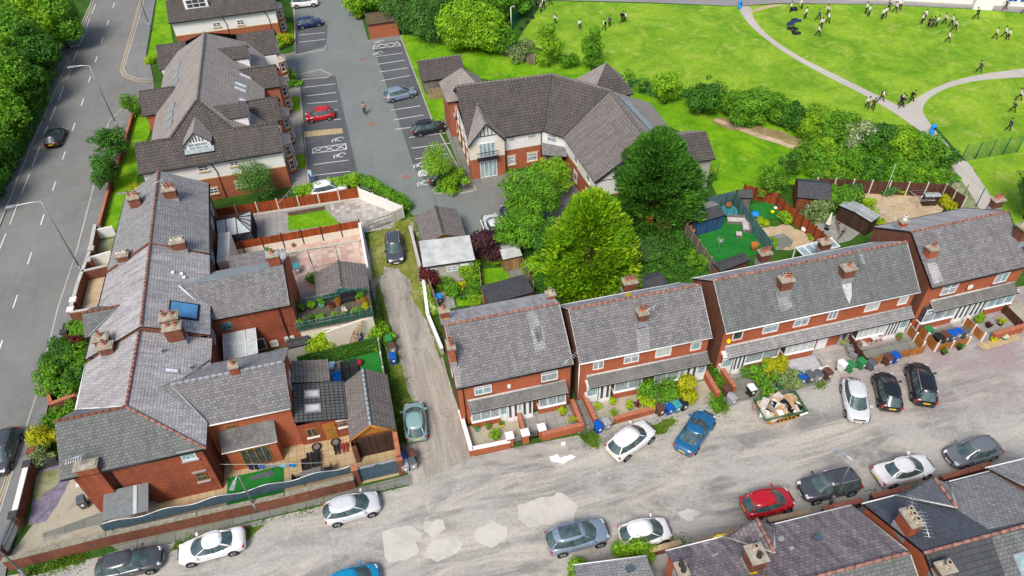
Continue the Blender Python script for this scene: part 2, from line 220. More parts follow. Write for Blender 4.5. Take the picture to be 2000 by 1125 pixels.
# --- mesh builder (world coordinates; the object's origin is its parent's location)
class MB:
 def __init__(s): s.v = []; s.f = []; s.m = []; s.mats = []; s.sm = []
 def mi(s, m):
  if m not in s.mats: s.mats.append(m)
  return s.mats.index(m)
 def poly(s, pts, m, smooth=False):
  k = len(s.v); s.v += [tuple(p) for p in pts]; s.f.append(tuple(range(k, k+len(pts)))); s.m.append(s.mi(m)); s.sm.append(smooth); return s
 def hexa(s, p, m, top=None):           # p: 4 bottom (ccw) + 4 top
  k = len(s.v); s.v += [tuple(q) for q in p]
  for i, f in enumerate(((3, 2, 1, 0), (4, 5, 6, 7), (0, 1, 5, 4), (1, 2, 6, 5), (2, 3, 7, 6), (3, 0, 4, 7))):
   s.f.append(tuple(k+j for j in f)); s.m.append(s.mi(top if (top and i == 1) else m)); s.sm.append(False)
  return s
 def box(s, a, b, m, top=None):
  x0, y0, z0 = a; x1, y1, z1 = b
  return s.hexa([(x0, y0, z0), (x1, y0, z0), (x1, y1, z0), (x0, y1, z0), (x0, y0, z1), (x1, y0, z1), (x1, y1, z1), (x0, y1, z1)], m, top)
 def obox(s, c, ang, l, w, z0, z1, m, top=None):   # oriented box centred at c
  u = Vector((math.cos(ang), math.sin(ang), 0))*l/2; n = Vector((-math.sin(ang), math.cos(ang), 0))*w/2; c = Vector((c[0], c[1], 0))
  q = [c-u-n, c+u-n, c+u+n, c-u+n]
  return s.hexa([(p.x, p.y, z0) for p in q]+[(p.x, p.y, z1) for p in q], m, top)
 def slab(s, pts, th, m, side=None):    # polygon (ccw from above) given thickness downward
  n = len(pts); k = len(s.v); s.v += [tuple(p) for p in pts]+[(p[0], p[1], p[2]-th) for p in pts]
  s.f.append(tuple(range(k, k+n))); s.m.append(s.mi(m)); s.sm.append(False)
  s.f.append(tuple(range(k+2*n-1, k+n-1, -1))); s.m.append(s.mi(side or m)); s.sm.append(False)
  for i in range(n):
   j = (i+1) % n; s.f.append((k+i, k+n+i, k+n+j, k+j)); s.m.append(s.mi(side or m)); s.sm.append(False)
  return s
 def tube(s, pts, r, m, n=6, cap=True, r1=None, smooth=True):
  pts = [Vector(p) for p in pts]; k0 = len(s.v); N = len(pts)
  for i, p in enumerate(pts):
   d = (pts[min(i+1, N-1)]-pts[max(i-1, 0)]).normalized(); a = d.orthogonal().normalized() if abs(d.z) < .999 else Vector((1, 0, 0)); bb = d.cross(a)
   if abs(d.z) < .999: a = d.cross(Vector((0, 0, 1))).normalized(); bb = a.cross(d)
   rr = r if r1 is None else r+(r1-r)*i/(N-1)
   for j in range(n):
    t = 2*PI*j/n+PI/n; s.v.append(tuple(p+a*rr*math.cos(t)+bb*rr*math.sin(t)))
  for i in range(N-1):
   for j in range(n):
    a0 = k0+i*n+j; a1 = k0+i*n+(j+1) % n
    s.f.append((a0, a1, a1+n, a0+n)); s.m.append(s.mi(m)); s.sm.append(smooth)
  if cap:
   s.f.append(tuple(k0+j for j in range(n-1, -1, -1))); s.m.append(s.mi(m)); s.sm.append(False)
   s.f.append(tuple(k0+(N-1)*n+j for j in range(n))); s.m.append(s.mi(m)); s.sm.append(False)
  return s
 def lathe(s, c, prof, m, n=12, smooth=True):     # prof [(r,z)]
  k0 = len(s.v)
  for r, z in prof:
   for j in range(n): s.v.append((c[0]+r*math.cos(2*PI*j/n), c[1]+r*math.sin(2*PI*j/n), c[2]+z))
  for i in range(len(prof)-1):
   for j in range(n):
    a0 = k0+i*n+j; a1 = k0+i*n+(j+1) % n; s.f.append((a0, a1, a1+n, a0+n)); s.m.append(s.mi(m)); s.sm.append(smooth)
  s.f.append(tuple(k0+(len(prof)-1)*n+j for j in range(n))); s.m.append(s.mi(m)); s.sm.append(False)
  return s
 def build(s, name, parent=None, uv=True, bevel=0):
  me = bpy.data.meshes.new(name); org = Vector((0, 0, 0)); p = parent
  while p is not None: org += p.location; p = p.parent
  me.from_pydata([(a-org.x, b-org.y, c-org.z) for a, b, c in s.v], [], s.f)
  for m in s.mats: me.materials.append(MATS[m])
  me.polygons.foreach_set('material_index', s.m); me.polygons.foreach_set('use_smooth', s.sm)
  if uv:
   ul = me.uv_layers.new(name='uv').data
   for p in me.polygons:
    nn = p.normal
    if abs(nn.z) > .985: U = Vector((1, 0, 0)); W = Vector((0, 1, 0))
    else: U = Vector((-nn.y, nn.x, 0)).normalized(); W = nn.cross(U)
    for li in p.loop_indices:
     c = Vector(s.v[me.loops[li].vertex_index]); ul[li].uv = (c.dot(U), c.dot(W))
  o = bpy.data.objects.new(name, me); COL.objects.link(o)
  if parent: o.parent = parent
  if bevel:
   md = o.modifiers.new('b', 'BEVEL'); md.width = bevel; md.segments = 2; md.limit_method = 'ANGLE'
  return o
def tag(o, label=None, cat=None, group=None, kind=None):
 if label: o['label'] = label
 if cat: o['category'] = cat
 if group: o['group'] = group
 if kind: o['kind'] = kind
 return o
def thing(name, label, cat, loc, rz=0, group=None):
 o = bpy.data.objects.new(name, None); COL.objects.link(o); o.location = loc; o.rotation_euler = (0, 0, rz); o.empty_display_size = .3
 return tag(o, label, cat, group)
def one(mb, name, label, cat, group=None, **k):     # single-mesh thing; origin moved to its base
 xs = [v[0] for v in mb.v]; ys = [v[1] for v in mb.v]; zs = [v[2] for v in mb.v]
 c = Vector(((min(xs)+max(xs))/2, (min(ys)+max(ys))/2, min(zs))); fv = mb.v
 o = mb.build(name, **k)
 o.data.transform(Matrix.Translation(-c)); o.location = c
 return tag(o, label, cat, group)
KIDS = {}
def dup(root, loc, rz, label=None, scale=None):
 if root.name not in KIDS: KIDS[root.name] = [(c, [g for g in bpy.data.objects if g.parent == c]) for c in bpy.data.objects if c.parent == root]
 r = root.copy(); COL.objects.link(r); r.location = loc; r.rotation_euler = (0, 0, rz)
 if scale: r.scale = (scale,)*3
 if label: r['label'] = label
 for c, gs in KIDS[root.name]:
  d = c.copy(); COL.objects.link(d); d.parent = r
  for g in gs: h = g.copy(); COL.objects.link(h); h.parent = d
 return r
_SN = [0]
def sheet(name, px, m, lvl=1, world=False, z=None):
 _SN[0] += 1; z = (lvl*.014 if z is None else z)+(_SN[0] % 50)*.00025
 pts = [(p[0], p[1], z) for p in px] if world else [tuple(G(p[0], p[1], z)) for p in px]
 a = sum(pts[i-1][0]*pts[i][1]-pts[i][0]*pts[i-1][1] for i in range(len(pts)))
 if a < 0: pts = pts[::-1]
 o = MB().poly(pts, m).build(name); return tag(o, kind='structure')
def smooth(pts, n=2):
 for _ in range(n): pts = [q for i in range(len(pts)) for a, b in [(pts[i], pts[(i+1) % len(pts)])] for q in ((a[0]*.75+b[0]*.25, a[1]*.75+b[1]*.25), (a[0]*.25+b[0]*.75, a[1]*.25+b[1]*.75))]
 return pts
def wob(pts, amp=3, step=12, seed=0):
 r = random.Random(seed); out = []
 for i in range(len(pts)):
  a = pts[i]; b = pts[(i+1) % len(pts)]; n = max(1, int(math.dist(a, b)/step))
  for k in range(n):
   t = k/n; out.append((a[0]+(b[0]-a[0])*t+r.uniform(-amp, amp), a[1]+(b[1]-a[1])*t+r.uniform(-amp, amp)))
 return out
# ============================================================ SETTING: ground, roads, lawns
o = MB().poly([(-3000, -3000, 0), (3000, -3000, 0), (3000, 3000, 0), (-3000, 3000, 0)], 'under_green').build('ground'); tag(o, kind='structure')
road_r = [(292, -30), (284, -5), (242, 136), (249, 148), (272, 156), (300, 156), (300, 200), (243, 211), (212, 242), (187, 357), (150, 495), (115, 600), (72, 775), (40, 875), (0, 1005), (-60, 1180)]
road_l = [(192, -30), (181, 0), (157, 54), (121, 76), (60, 95), (60, 118), (104, 109), (124, 109), (133, 121), (106, 184), (64, 280), (0, 440), (-60, 590), (-220, 960)]
sheet('road', road_r+road_l[::-1], 'asphalt_road', 1)
sheet('verge', [(104, 109), (124, 109), (133, 121), (106, 184), (64, 280), (0, 440), (-60, 590), (-220, 960), (-330, 960), (-140, 560), (-80, 400), (20, 200), (60, 118)], 'pavement', 3, z=.11)
sheet('pavement', [(284, -5), (242, 136), (249, 148), (272, 156), (300, 156), (292, 120), (285, 105), (305, -10)], 'pavement', 3, z=.11)
sheet('pavement', [(243, 211), (212, 242), (187, 357), (150, 495), (115, 600), (72, 775), (40, 875), (0, 1005), (-60, 1180), (0, 1180), (17, 1087), (41, 1015), (65, 917), (72, 890), (92, 800), (97, 775), (130, 682), (136, 645), (150, 577), (164, 557), (196, 450), (220, 362), (250, 290), (262, 225)], 'pavement', 3, z=.11)
def kerb(px, name='kerb', w=.14, h=.125, m='kerb_stone'):
 mb = MB(); P = [G(*p) for p in px]
 for a, b in zip(P, P[1:]):
  c = (a+b)/2; d = b-a; mb.obox((c.x, c.y), math.atan2(d.y, d.x), d.length+w*.8, w, 0, h+random.uniform(0, .003), m)
 return tag(mb.build(name), kind='structure')
kerb([(284, -5), (242, 136), (249, 148), (272, 156), (298, 156)]); kerb([(243, 211), (212, 242), (187, 357), (150, 495), (115, 600), (72, 775), (40, 875), (0, 1005), (-60, 1180)])
kerb([(181, 0), (157, 54), (121, 76)]); kerb([(104, 109), (124, 109), (133, 121), (106, 184), (64, 280), (0, 440), (-60, 590)])
def stripe(mb, a, b, w, m, z=.03):
 a, b = Vector((a[0], a[1], 0)), Vector((b[0], b[1], 0)); d = (b-a).normalized(); n = Vector((-d.y, d.x, 0))*w/2
 mb.poly([(p.x, p.y, z) for p in (a-n, b-n, b+n, a+n)], m)
mb = MB(); A = G(222, 11); B_ = G(30, 589); dr = (B_-A).normalized()
for x, y in ((222, 11), (211, 45), (200, 79), (188, 116), (175, 155), (161, 200), (144, 248), (125, 304), (106, 364), (83, 429), (58, 505), (30, 589), (0, 680)):
 c = G(x, y); stripe(mb, c-dr*.95, c+dr*.95, .13, 'line_white')
for a, b in (((187, 8), (179, 28)), ((175, 37), (168, 57)), ((165, 66), (156, 87)), ((153, 97), (143, 120)), ((138, 136), (130, 155)), ((125, 168), (114, 197)), ((109, 209), (98, 236)), ((94, 246), (86, 262)), ((78, 287), (63, 326)), ((58, 339), (42, 379)), ((36, 395), (19, 439)), ((12, 456), (-8, 505)), ((-14, 520), (-38, 580))):
 stripe(mb, G(*a), G(*b), .11, 'line_white')
tag(mb.build('road_marking'), kind='structure')
mb = MB()
def offline(px, off, m='line_yellow', w=.09, z=.034):
 P = [G(*p) for p in px]
 for a, b in zip(P, P[1:]):
  d = (b-a).normalized(); n = Vector((-d.y, d.x, 0))*off; stripe(mb, a+n-d*.04, b+n+d*.04, w, m, z); z += .0015
for o_ in (-.3, -.52):
 offline([(280, 0), (242, 136), (249, 148), (272, 156), (298, 156)], o_)
 offline([(243, 213), (212, 242)], -o_)
for o_ in (.3, .52): offline([(178, 0), (157, 54), (121, 76)], -o_ if False else o_)
for o_ in (.3, .52): offline([(124, 109), (133, 121), (106, 184)], o_)
offline([(44, 862), (22, 940), (0, 1005)], -.3); offline([(44, 862), (22, 940), (0, 1005)], -.5)
tag(mb.build('road_marking'), kind='structure')
mb = MB()
for k in range(4):
 for j in range(2): a = G(139+j*6-k*1.2, 66+k*4); stripe(mb, a, a+dr*.35, .5, 'line_white')
c = G(147, 90)
for s in (-.45, .45): mb.poly([(c.x+s+.28*math.cos(t*PI/4), c.y+.28*math.sin(t*PI/4), .03) for t in range(8)], 'line_white')
stripe(mb, (c.x-.45, c.y), (c.x, c.y+.6), .08, 'line_white', .033); stripe(mb, (c.x+.45, c.y), (c.x, c.y+.6), .08, 'line_white', .036)
tag(mb.build('cycle_marking'), kind='structure')
sheet('kerb_strip', [(187, 357), (150, 495), (147, 495), (183, 357)], 'kerb_stone', 4, z=.135)
sheet('gravel_lot', [(-60, 1260), (0, 1128), (240, 1078), (803, 948), (795, 880), (905, 870), (920, 893), (1000, 875), (1130, 850), (1400, 770), (1400, 700), (1990, 560), (2080, 540), (2250, 1260)], 'gravel', 1)
sheet('track', wob([(722, 460), (800, 425), (824, 470), (822, 560), (850, 640), (870, 720), (905, 830), (926, 893), (800, 950), (790, 880), (770, 760), (745, 640), (724, 560)], 1), 'track_dirt', 2)
sheet('grass_strip', wob([(722, 456), (800, 426), (815, 480), (818, 540), (836, 610), (824, 618), (806, 590), (800, 545), (775, 525), (752, 520), (742, 545), (722, 540)], 4, 12, 1), 'grass_yellow', 3)
sheet('grass_strip', wob([(738, 545), (752, 600), (768, 655), (786, 720), (800, 775), (812, 800), (790, 880), (768, 800), (760, 700), (742, 640), (734, 590)], 4, 12, 2), 'grass_rough', 3)
sheet('grass_strip', wob([(822, 560), (836, 600), (858, 640), (868, 690), (858, 700), (846, 660), (826, 612)], 3, 10, 3), 'grass_rough', 3)
for i, pts in enumerate([[(1130, 848), (1152, 842), (1170, 850), (1168, 876), (1148, 870)], [(1272, 832), (1310, 815), (1325, 822), (1290, 848), (1270, 852)], [(1390, 790), (1418, 780), (1424, 800), (1400, 808)], [(330, 1075), (345, 1060), (480, 1030), (520, 1022), (480, 1060), (478, 1085), (470, 1062)], [(40, 1120), (110, 1096), (160, 1082), (165, 1098), (100, 1115), (60, 1128)], [(1590, 750), (1606, 742), (1612, 752), (1596, 760)]]):
 sheet('weed_patch', wob(pts, 3, 9, 10+i), 'grass_rough', 2)
for i, pts in enumerate([[(748, 1038), (800, 1024), (826, 1040), (812, 1060), (822, 1075), (795, 1092), (756, 1100), (750, 1068)], [(832, 1020), (868, 1014), (870, 1034), (846, 1048), (830, 1038)], [(850, 1055), (888, 1046), (902, 1060), (890, 1085), (852, 1096), (828, 1090), (832, 1072)], [(926, 1036), (960, 1017), (990, 1028), (988, 1055), (960, 1068), (932, 1062)], [(1012, 985), (1100, 962), (1128, 990), (1120, 1018), (1092, 1020), (1030, 1032), (1012, 1012)], [(1322, 1000), (1345, 990), (1368, 1000), (1350, 1018), (1330, 1016)]]):
 sheet('concrete_patch', wob(pts, 3, 10, 30+i), 'patch_concrete', 2)
sheet('spilled_plaster', wob([(1072, 892), (1090, 886), (1094, 894), (1116, 886), (1126, 890), (1112, 900), (1098, 907), (1076, 900)], 2, 7, 77), 'white_paint', 3)
sheet('spilled_plaster', wob([(1095, 864), (1104, 862), (1105, 870), (1097, 871)], .6, 6, 78), 'white_paint', 3)
sheet('footway', [(210, 1062), (400, 1018), (560, 984), (700, 952), (803, 926), (805, 945), (700, 968), (480, 1020), (345, 1060), (240, 1080)], 'paving_slab', 3)
sheet('car_park', [(560, -20), (690, -20), (719, 78), (783, 68), (791, 85), (842, 230), (880, 300), (918, 348), (1060, 330), (1140, 350), (1140, 400), (1000, 480), (940, 478), (822, 440), (800, 412), (740, 378), (700, 364), (612, 372), (600, 332), (584, 169), (545, 172), (540, 110), (574, 108), (575, 60), (568, -20)], 'asphalt_lane', 1)
for q in ([(580, 152), (655, 148), (704, 362), (612, 366), (600, 332)], [(575, 52), (640, 48), (637, 90), (577, 106)], [(727, 84), (783, 78), (842, 230), (880, 300), (898, 348), (845, 370), (810, 330), (790, 270)], [(940, 400), (1000, 375), (1100, 380), (1000, 478), (940, 474)]): sheet('parking_bays', q, 'asphalt_bay', 2)
sheet('courtyard', [(860, 380), (905, 360), (1060, 332), (1150, 350), (1100, 400), (1000, 420), (940, 420)], 'asphalt_road', 2)
mb = MB()
def ln(a, b, w=.11, z=.04): stripe(mb, G(*a), G(*b), w, 'line_white', z)
for a, b in (((583, 69), (634, 64)), ((584, 83), (636, 77)), ((596, 171), (655, 164)), ((597, 188), (657, 181)), ((600, 203), (659, 198)), ((640, 216), (660, 215)), ((603, 240), (666, 233)), ((613, 322), (681, 313)), ((614, 343), (684, 335)),
             ((734, 111), (786, 104)), ((738, 126), (790, 118)), ((742, 141), (796, 133)), ((745, 158), (801, 148)), ((759, 198), (815, 190)), ((763, 216), (821, 207)), ((768, 235), (827, 225)), ((772, 253), (805, 249)), ((799, 269), (870, 260)), ((804, 290), (880, 280)), ((811, 311), (878, 300)),
             ((938, 430), (950, 460))): ln(a, b)
def xbox(p):
 for i in range(4): ln(p[i], p[(i+1) % 4], .1, .043)
 for k in range(3):
  f = lambda i, j, t: (p[i][0]+(p[j][0]-p[i][0])*t, p[i][1]+(p[j][1]-p[i][1])*t)
  ln(f(0, 1, k/3), f(3, 2, (k+1)/3), .09, .046); ln(f(3, 2, k/3), f(0, 1, (k+1)/3), .09, .049)
xbox([(610, 300), (677, 292), (675, 281), (612, 290)]); xbox([(729, 96), (783, 90), (777, 82), (730, 89)]); xbox([(818, 345), (835, 343), (832, 331), (818, 335)])
def wheelchair(x, y, s=1):
 c = G(x, y); mb_ = mb; P = [(c.x+.42*s*math.cos(t), c.y+.42*s*math.sin(t)) for t in [i*.55 for i in range(10)]]
 for a, b in zip(P, P[1:]): stripe(mb_, a, b, .1, 'line_white', .04)
 stripe(mb_, (c.x-.1, c.y+.3), (c.x-.95*s, c.y+.1), .1, 'line_white', .043); stripe(mb_, (c.x-.95*s, c.y+.1), (c.x-.9*s, c.y-.5), .1, 'line_white', .046); stripe(mb_, (c.x-.55*s, c.y+.2), (c.x-.6*s, c.y-.4), .1, 'line_white', .049)
for p in ((664, 272), (668, 303), (742, 104), (744, 82), (824, 322), (832, 357)): wheelchair(*p)
tag(mb.build('bay_marking'), kind='structure')
sheet('walkway', [(594, 257), (668, 250), (670, 260), (596, 268)], 'paving_buff', 3); sheet('path', [(868, 222), (880, 232), (925, 348), (1062, 330), (1078, 318), (1078, 330), (1066, 345), (915, 360), (905, 348), (868, 250)], 'paving_slab', 4)
for px in ([(577, 108), (634, 98), (637, 90)], [(577, 148), (626, 137), (648, 147), (640, 152), (590, 156)], [(568, 8), (626, 10)], [(584, 160), (600, 332), (604, 360)], [(575, 15), (577, 108)], [(783, 74), (842, 230), (880, 300), (905, 348)]): kerb(px)
kerb([(846, 372), (856, 362), (905, 365), (925, 362), (930, 372), (905, 378), (850, 378), (846, 372)])
sheet('path', [(548, 115), (577, 108), (577, 100), (548, 108)], 'paving_slab', 3)
sheet('lawn', [(783, 68), (990, 85), (1100, 110), (1300, 180), (1420, 215), (1600, 255), (1860, 300), (1840, 350), (1700, 370), (1540, 360), (1400, 380), (1340, 262), (1200, 200), (925, 150), (905, 130), (842, 228)], 'grass_lawn', 1)
sheet('lawn', [(832, 192), (872, 188), (880, 230), (845, 240)], 'grass_lawn', 3)
sheet('lawn', [(308, -15), (330, -15), (328, 20), (340, 95), (300, 115), (288, 110), (298, 60)], 'grass_lawn', 2)
sheet('lawn', [(262, 225), (300, 215), (292, 260), (275, 300), (262, 390), (242, 452), (200, 456), (220, 362), (250, 290)], 'grass_lawn', 2)
sheet('garden_ground', [(548, 130), (577, 130), (590, 200), (600, 332), (604, 362), (560, 365), (560, 340)], 'paving_grey', 2)
for q in ([(552, 45), (572, 45), (574, 75), (556, 75)], [(562, 190), (586, 188), (588, 215), (566, 217)], [(566, 303), (596, 300), (598, 328), (570, 332)], [(570, 365), (602, 360), (604, 372), (572, 378)]): sheet('lawn', q, 'grass_lawn', 4)
sheet('dry_bank', wob([(1390, 234), (1405, 227), (1440, 236), (1500, 250), (1560, 268), (1595, 288), (1585, 297), (1540, 288), (1470, 264), (1400, 244)], 2, 12, 5), 'dry_bank', 3); sheet('dirt_path', wob([(1390, 234), (1400, 230), (1470, 256), (1540, 280), (1585, 292), (1540, 288), (1470, 265)], 1, 12, 5), 'sandy', 5)
sheet('playing_field', [(1010, 80), (1058, 8), (1075, 2), (1280, 7), (1443, 13), (1520, 8), (1700, 9), (1900, 18), (2100, 34), (2100, 440), (1962, 440), (1905, 335), (1830, 250), (1640, 235), (1240, 155)], 'grass_field', 2)
sheet('tarmac', [(1030, -40), (1060, -2), (1075, 0), (1280, 5), (1443, 12), (1520, 6), (1700, 8), (1900, 17), (2100, 33), (2100, -40)], 'tarmac_school', 1)
sheet('sandy_edge', wob([(1465, 20), (1510, 8), (1536, 8), (1500, 16), (1470, 24)], 1, 12, 6), 'sandy', 4)
sheet('school_path', smooth([(1443, 12), (1468, 12), (1470, 36), (1500, 70), (1556, 108), (1620, 140), (1718, 188), (1765, 211), (1790, 190), (1840, 164), (1900, 147), (2010, 132), (2100, 120), (2100, 140), (2010, 150), (1910, 156), (1850, 171), (1815, 190), (1801, 210), (1805, 226), (1826, 254), (1850, 280), (1872, 312), (1890, 314), (1910, 345), (1940, 390), (1965, 430), (1925, 430), (1895, 375), (1858, 325), (1838, 285), (1806, 262), (1750, 222), (1690, 186), (1620, 152), (1530, 103), (1470, 56), (1448, 28)]), 'path_grey', 3)
gx = -29.3
def rect(name, x0, y0, x1, y1, m, lvl=2): return sheet(name, [(x0, y0), (x1, y0), (x1, y1), (x0, y1)], m, lvl, world=True)
rect('garden_ground', -28.6, 44.9, -23.5, 66.5, 'sandy'); rect('garden_ground', -28.9, 34.5, -24, 44.8, 'under_green', 2)
sheet('garden_ground', [(196, 470), (228, 462), (226, 500), (188, 510)], 'moss_ground', 3); sheet('path', [(188, 510), (226, 500), (225, 516), (184, 524)], 'concrete_ground', 4); sheet('path', [(165, 600), (190, 592), (190, 606), (163, 614)], 'concrete_ground', 4)
sheet('path', [(140, 650), (185, 632), (186, 690), (170, 700)], 'paving_grey', 4)
sheet('driveway', [(15, 1090), (60, 1030), (140, 930), (215, 985), (470, 935), (475, 955), (700, 925), (705, 945), (400, 1012), (217, 1058), (30, 1105)], 'concrete_ground', 2)
sheet('slab_path', [(80, 1048), (140, 1030), (142, 1040), (82, 1058)], 'paving_grey', 3); sheet('slab_path', [(200, 1000), (215, 985), (212, 1020), (85, 1050), (82, 1042)], 'paving_slab', 4)
sheet('slate_bed', wob([(72, 920), (118, 905), (140, 935), (112, 985), (90, 1018), (55, 1026), (62, 985)], 1.5, 12, 8), 'slate_chips', 3)
sheet('rockery_bed', wob([(75, 925), (118, 915), (114, 945), (90, 960), (70, 982), (66, 965)], 2, 8, 9), 'moss_ground', 4)
rect('patio', -15., 33.0, -2.2, 37.2, 'paving_buff', 3); rect('patio', -19.5, 32.7, -14.9, 34.2, 'paving_buff', 3); rect('artificial_lawn', -14.75, 32.2, -10.6, 34.9, 'astro', 4); rect('patio', -10.6, 32.2, -2.2, 33.4, 'paving_buff', 3); rect('patio', -5.0, 31.7, -2.2, 33, 'paving_buff', 4)
rect('patio', -16.6, 61.2, -1.5, 67.7, 'paving_grey', 2); rect('patio', -4.8, 61.2, 1.4, 67.1, 'paving_check', 3); rect('path', -6.8, 62.2, -4.8, 67.2, 'paving_grey', 4)
sheet('lawn', [(562, 418), (632, 405), (665, 438), (600, 446), (563, 450)], 'grass_lawn', 4); sheet('soil_border', [(560, 415), (635, 402), (634, 410), (565, 422)], 'soil', 5)
rect('patio', -15.5, 53.8, -2.1, 61.1, 'paving_pink', 2); rect('yard', -9., 44.2, -2.1, 54., 'paving_grey', 1)
rect('artificial_lawn', -5.4, 38.5, -2.1, 44.6, 'astro', 3); rect('yard', -9, 38, -5.3, 44.6, 'paving_grey', 2)
rect('service_yard', -14.9, 43., -9, 47.2, 'paving_slab', 2)
sheet('garden_ground', [(822, 540), (1385, 520), (1700, 430), (1900, 380), (1960, 420), (1950, 460), (1400, 560), (1000, 620), (860, 640)], 'under_green', 2)
sheet('lawn', [(940, 525), (985, 522), (1002, 552), (990, 556), (945, 562)], 'grass_lawn', 4); sheet('patio', [(985, 515), (1018, 512), (1030, 550), (1002, 554)], 'paving_slab', 4); sheet('lawn', [(890, 580), (920, 575), (925, 595), (893, 598)], 'grass_lawn', 4)
sheet('patio', [(858, 572), (882, 566), (890, 600), (862, 606)], 'paving_grey', 4); sheet('patio', [(888, 545), (912, 540), (905, 560), (890, 562)], 'paving_slab', 4)
sheet('artificial_lawn', [(1362, 455), (1375, 405), (1425, 395), (1500, 490), (1395, 520), (1385, 512)], 'astro', 4); sheet('patio', [(1318, 430), (1372, 420), (1365, 450), (1330, 458)], 'soil', 5)
sheet('lawn', [(1455, 400), (1520, 390), (1560, 425), (1535, 432), (1490, 425)], 'astro', 4); sheet('sandy_path', wob([(1488, 445), (1540, 438), (1580, 460), (1590, 475), (1530, 490), (1500, 480)], 2, 12, 10), 'sandy', 4); sheet('patio', wob([(1500, 462), (1530, 455), (1552, 470), (1545, 482), (1515, 488)], 2, 9, 11), 'paving_slab', 5)
sheet('patio', [(1590, 430), (1660, 415), (1700, 440), (1660, 470), (1600, 485)], 'paving_grey', 4); sheet('sandy_yard', [(1670, 380), (1760, 372), (1850, 395), (1830, 430), (1700, 450), (1672, 410)], 'sandy', 5)
sheet('waste_ground', [(1835, 330), (1870, 320), (1925, 430), (1870, 400), (1845, 375)], 'moss_ground', 3)
sheet('garden_ground', [(905, 835), (1010, 815), (1020, 860), (922, 878)], 'concrete_ground', 3); sheet('patio', [(1012, 812), (1110, 790), (1130, 835), (1025, 855)], 'paving_grey', 4)
sheet('alley_path', [(1112, 790), (1140, 770), (1165, 840), (1130, 850)], 'paving_slab', 3); sheet('garden_ground', [(1145, 790), (1290, 760), (1390, 740), (1400, 780), (1200, 825), (1160, 835)], 'concrete_ground', 3)
sheet('garden_ground', [(1400, 745), (1600, 700), (1625, 745), (1420, 790)], 'paving_slab', 3); sheet('gravel_bed', [(1532, 705), (1590, 693), (1608, 722), (1552, 736)], 'pebble', 5); sheet('patio', [(1660, 690), (1780, 655), (1800, 690), (1690, 715)], 'paving_slab', 4)
sheet('patio', [(1800, 650), (1860, 635), (1895, 670), (1825, 690)], 'paving_slab', 5); sheet('patio', [(1880, 640), (1965, 610), (1990, 650), (1915, 668)], 'paving_grey', 5); sheet('doorstep_paving', [(1908, 672), (1985, 648), (1995, 662), (1922, 685)], 'paving_buff', 6)
sheet('side_path', [(1968, 600), (1990, 585), (2030, 640), (2010, 650)], 'concrete_ground', 5)

# ============================================================ BUILDINGS
Z3 = Vector((0, 0, 1))
class Face:
 def __init__(s, o, u): s.o = Vector((o[0], o[1], 0)); s.u = Vector((u[0], u[1], 0)).normalized(); s.n = Vector((s.u.y, -s.u.x, 0))
 def px(s, p, d=0):
  r = ray(*p); o = s.o+s.n*d; C0 = Vector((0, 0, CH)); t = (o-C0).dot(s.n)/r.dot(s.n); q = C0+r*t
  return ((q-s.o).dot(s.u), q.z)
 def pt(s, a, z, d=0): q = s.o+s.u*a+s.n*d; return Vector((q.x, q.y, z))
 def box(s, mb, a0, a1, z0, z1, d0, d1, m, top=None):
  p = [s.pt(a0, z0, d1), s.pt(a1, z0, d1), s.pt(a1, z0, d0), s.pt(a0, z0, d0)]
  q = [s.pt(a0, z1, d1), s.pt(a1, z1, d1), s.pt(a1, z1, d0), s.pt(a0, z1, d0)]
  mb.hexa(p+q, m, top)
def window(root, f, a0, a1, z0, z1, d=0, nx=2, tr=.7, frame='upvc', pane='pane_curtain', sill=None, lintel=None, bars=0, head=.12):
 w = .07 if (a1-a0) > .7 else .05; mb = MB()
 f.box(mb, a0, a1, z0, z0+w, d, d+.05, frame); f.box(mb, a0, a1, z1-w, z1, d, d+.05, frame)
 f.box(mb, a0, a0+w, z0+w, z1-w, d, d+.05, frame); f.box(mb, a1-w, a1, z0+w, z1-w, d, d+.05, frame)
 for i in range(1, nx): x = a0+(a1-a0)*i/nx; f.box(mb, x-w/2, x+w/2, z0+w, z1-w, d, d+.046, frame)
 if tr: z = z0+(z1-z0)*tr; f.box(mb, a0+w, a1-w, z-w/2, z+w/2, d, d+.042, frame)
 for i in range(bars): z = z0+(z1-z0)*(i+1)/(bars+1); f.box(mb, a0+w, a1-w, z-.02, z+.02, d, d+.04, frame)
 W = mb.build('window', root)
 p = MB(); f.box(p, a0+w*.5, a1-w*.5, z0+w*.5, z1-w*.5, d-.02, d+.018, pane); p.build('pane', W)
 if sill: s = MB(); f.box(s, a0-.1, a1+.1, z0-.13, z0-.01, d-.02, d+.13, sill); s.build('sill', W)
 if lintel: s = MB(); f.box(s, a0-.12, a1+.12, z1+.01, z1+.01+head*1.5, d-.02, d+.02, lintel); s.build('lintel', W)
 return W
def winpx(root, f, bl, trp, d=0, **k):
 a0, z0 = f.px(bl, d); a1, z1 = f.px(trp, d)
 if a1 < a0: a0, a1 = a1, a0
 return window(root, f, a0, a1, z0, max(z1, z0+.4), d, **k)
def door(root, f, a0, a1, z0, z1, d=0, m='upvc', lights=2, pane='pane_dark', solid=False):
 mb = MB(); f.box(mb, a0, a1, z0, z1, d, d+.06, m); D = mb.build('door', root)
 if lights:
  p = MB(); W = (a1-a0); n = lights
  for i in range(n):
   x0 = a0+W*(i+.28)/n; x1 = a0+W*(i+.72)/n; f.box(p, x0, x1, z0+.35, z1-.25, d+.06, d+.075, pane)
  p.build('pane', D)
 h = MB(); f.box(h, a1-.16*(a1-a0)-.05, a1-.16*(a1-a0), z0+.95, z0+1.1, d+.06, d+.1, 'metal_light'); h.build('handle', D)
 return D
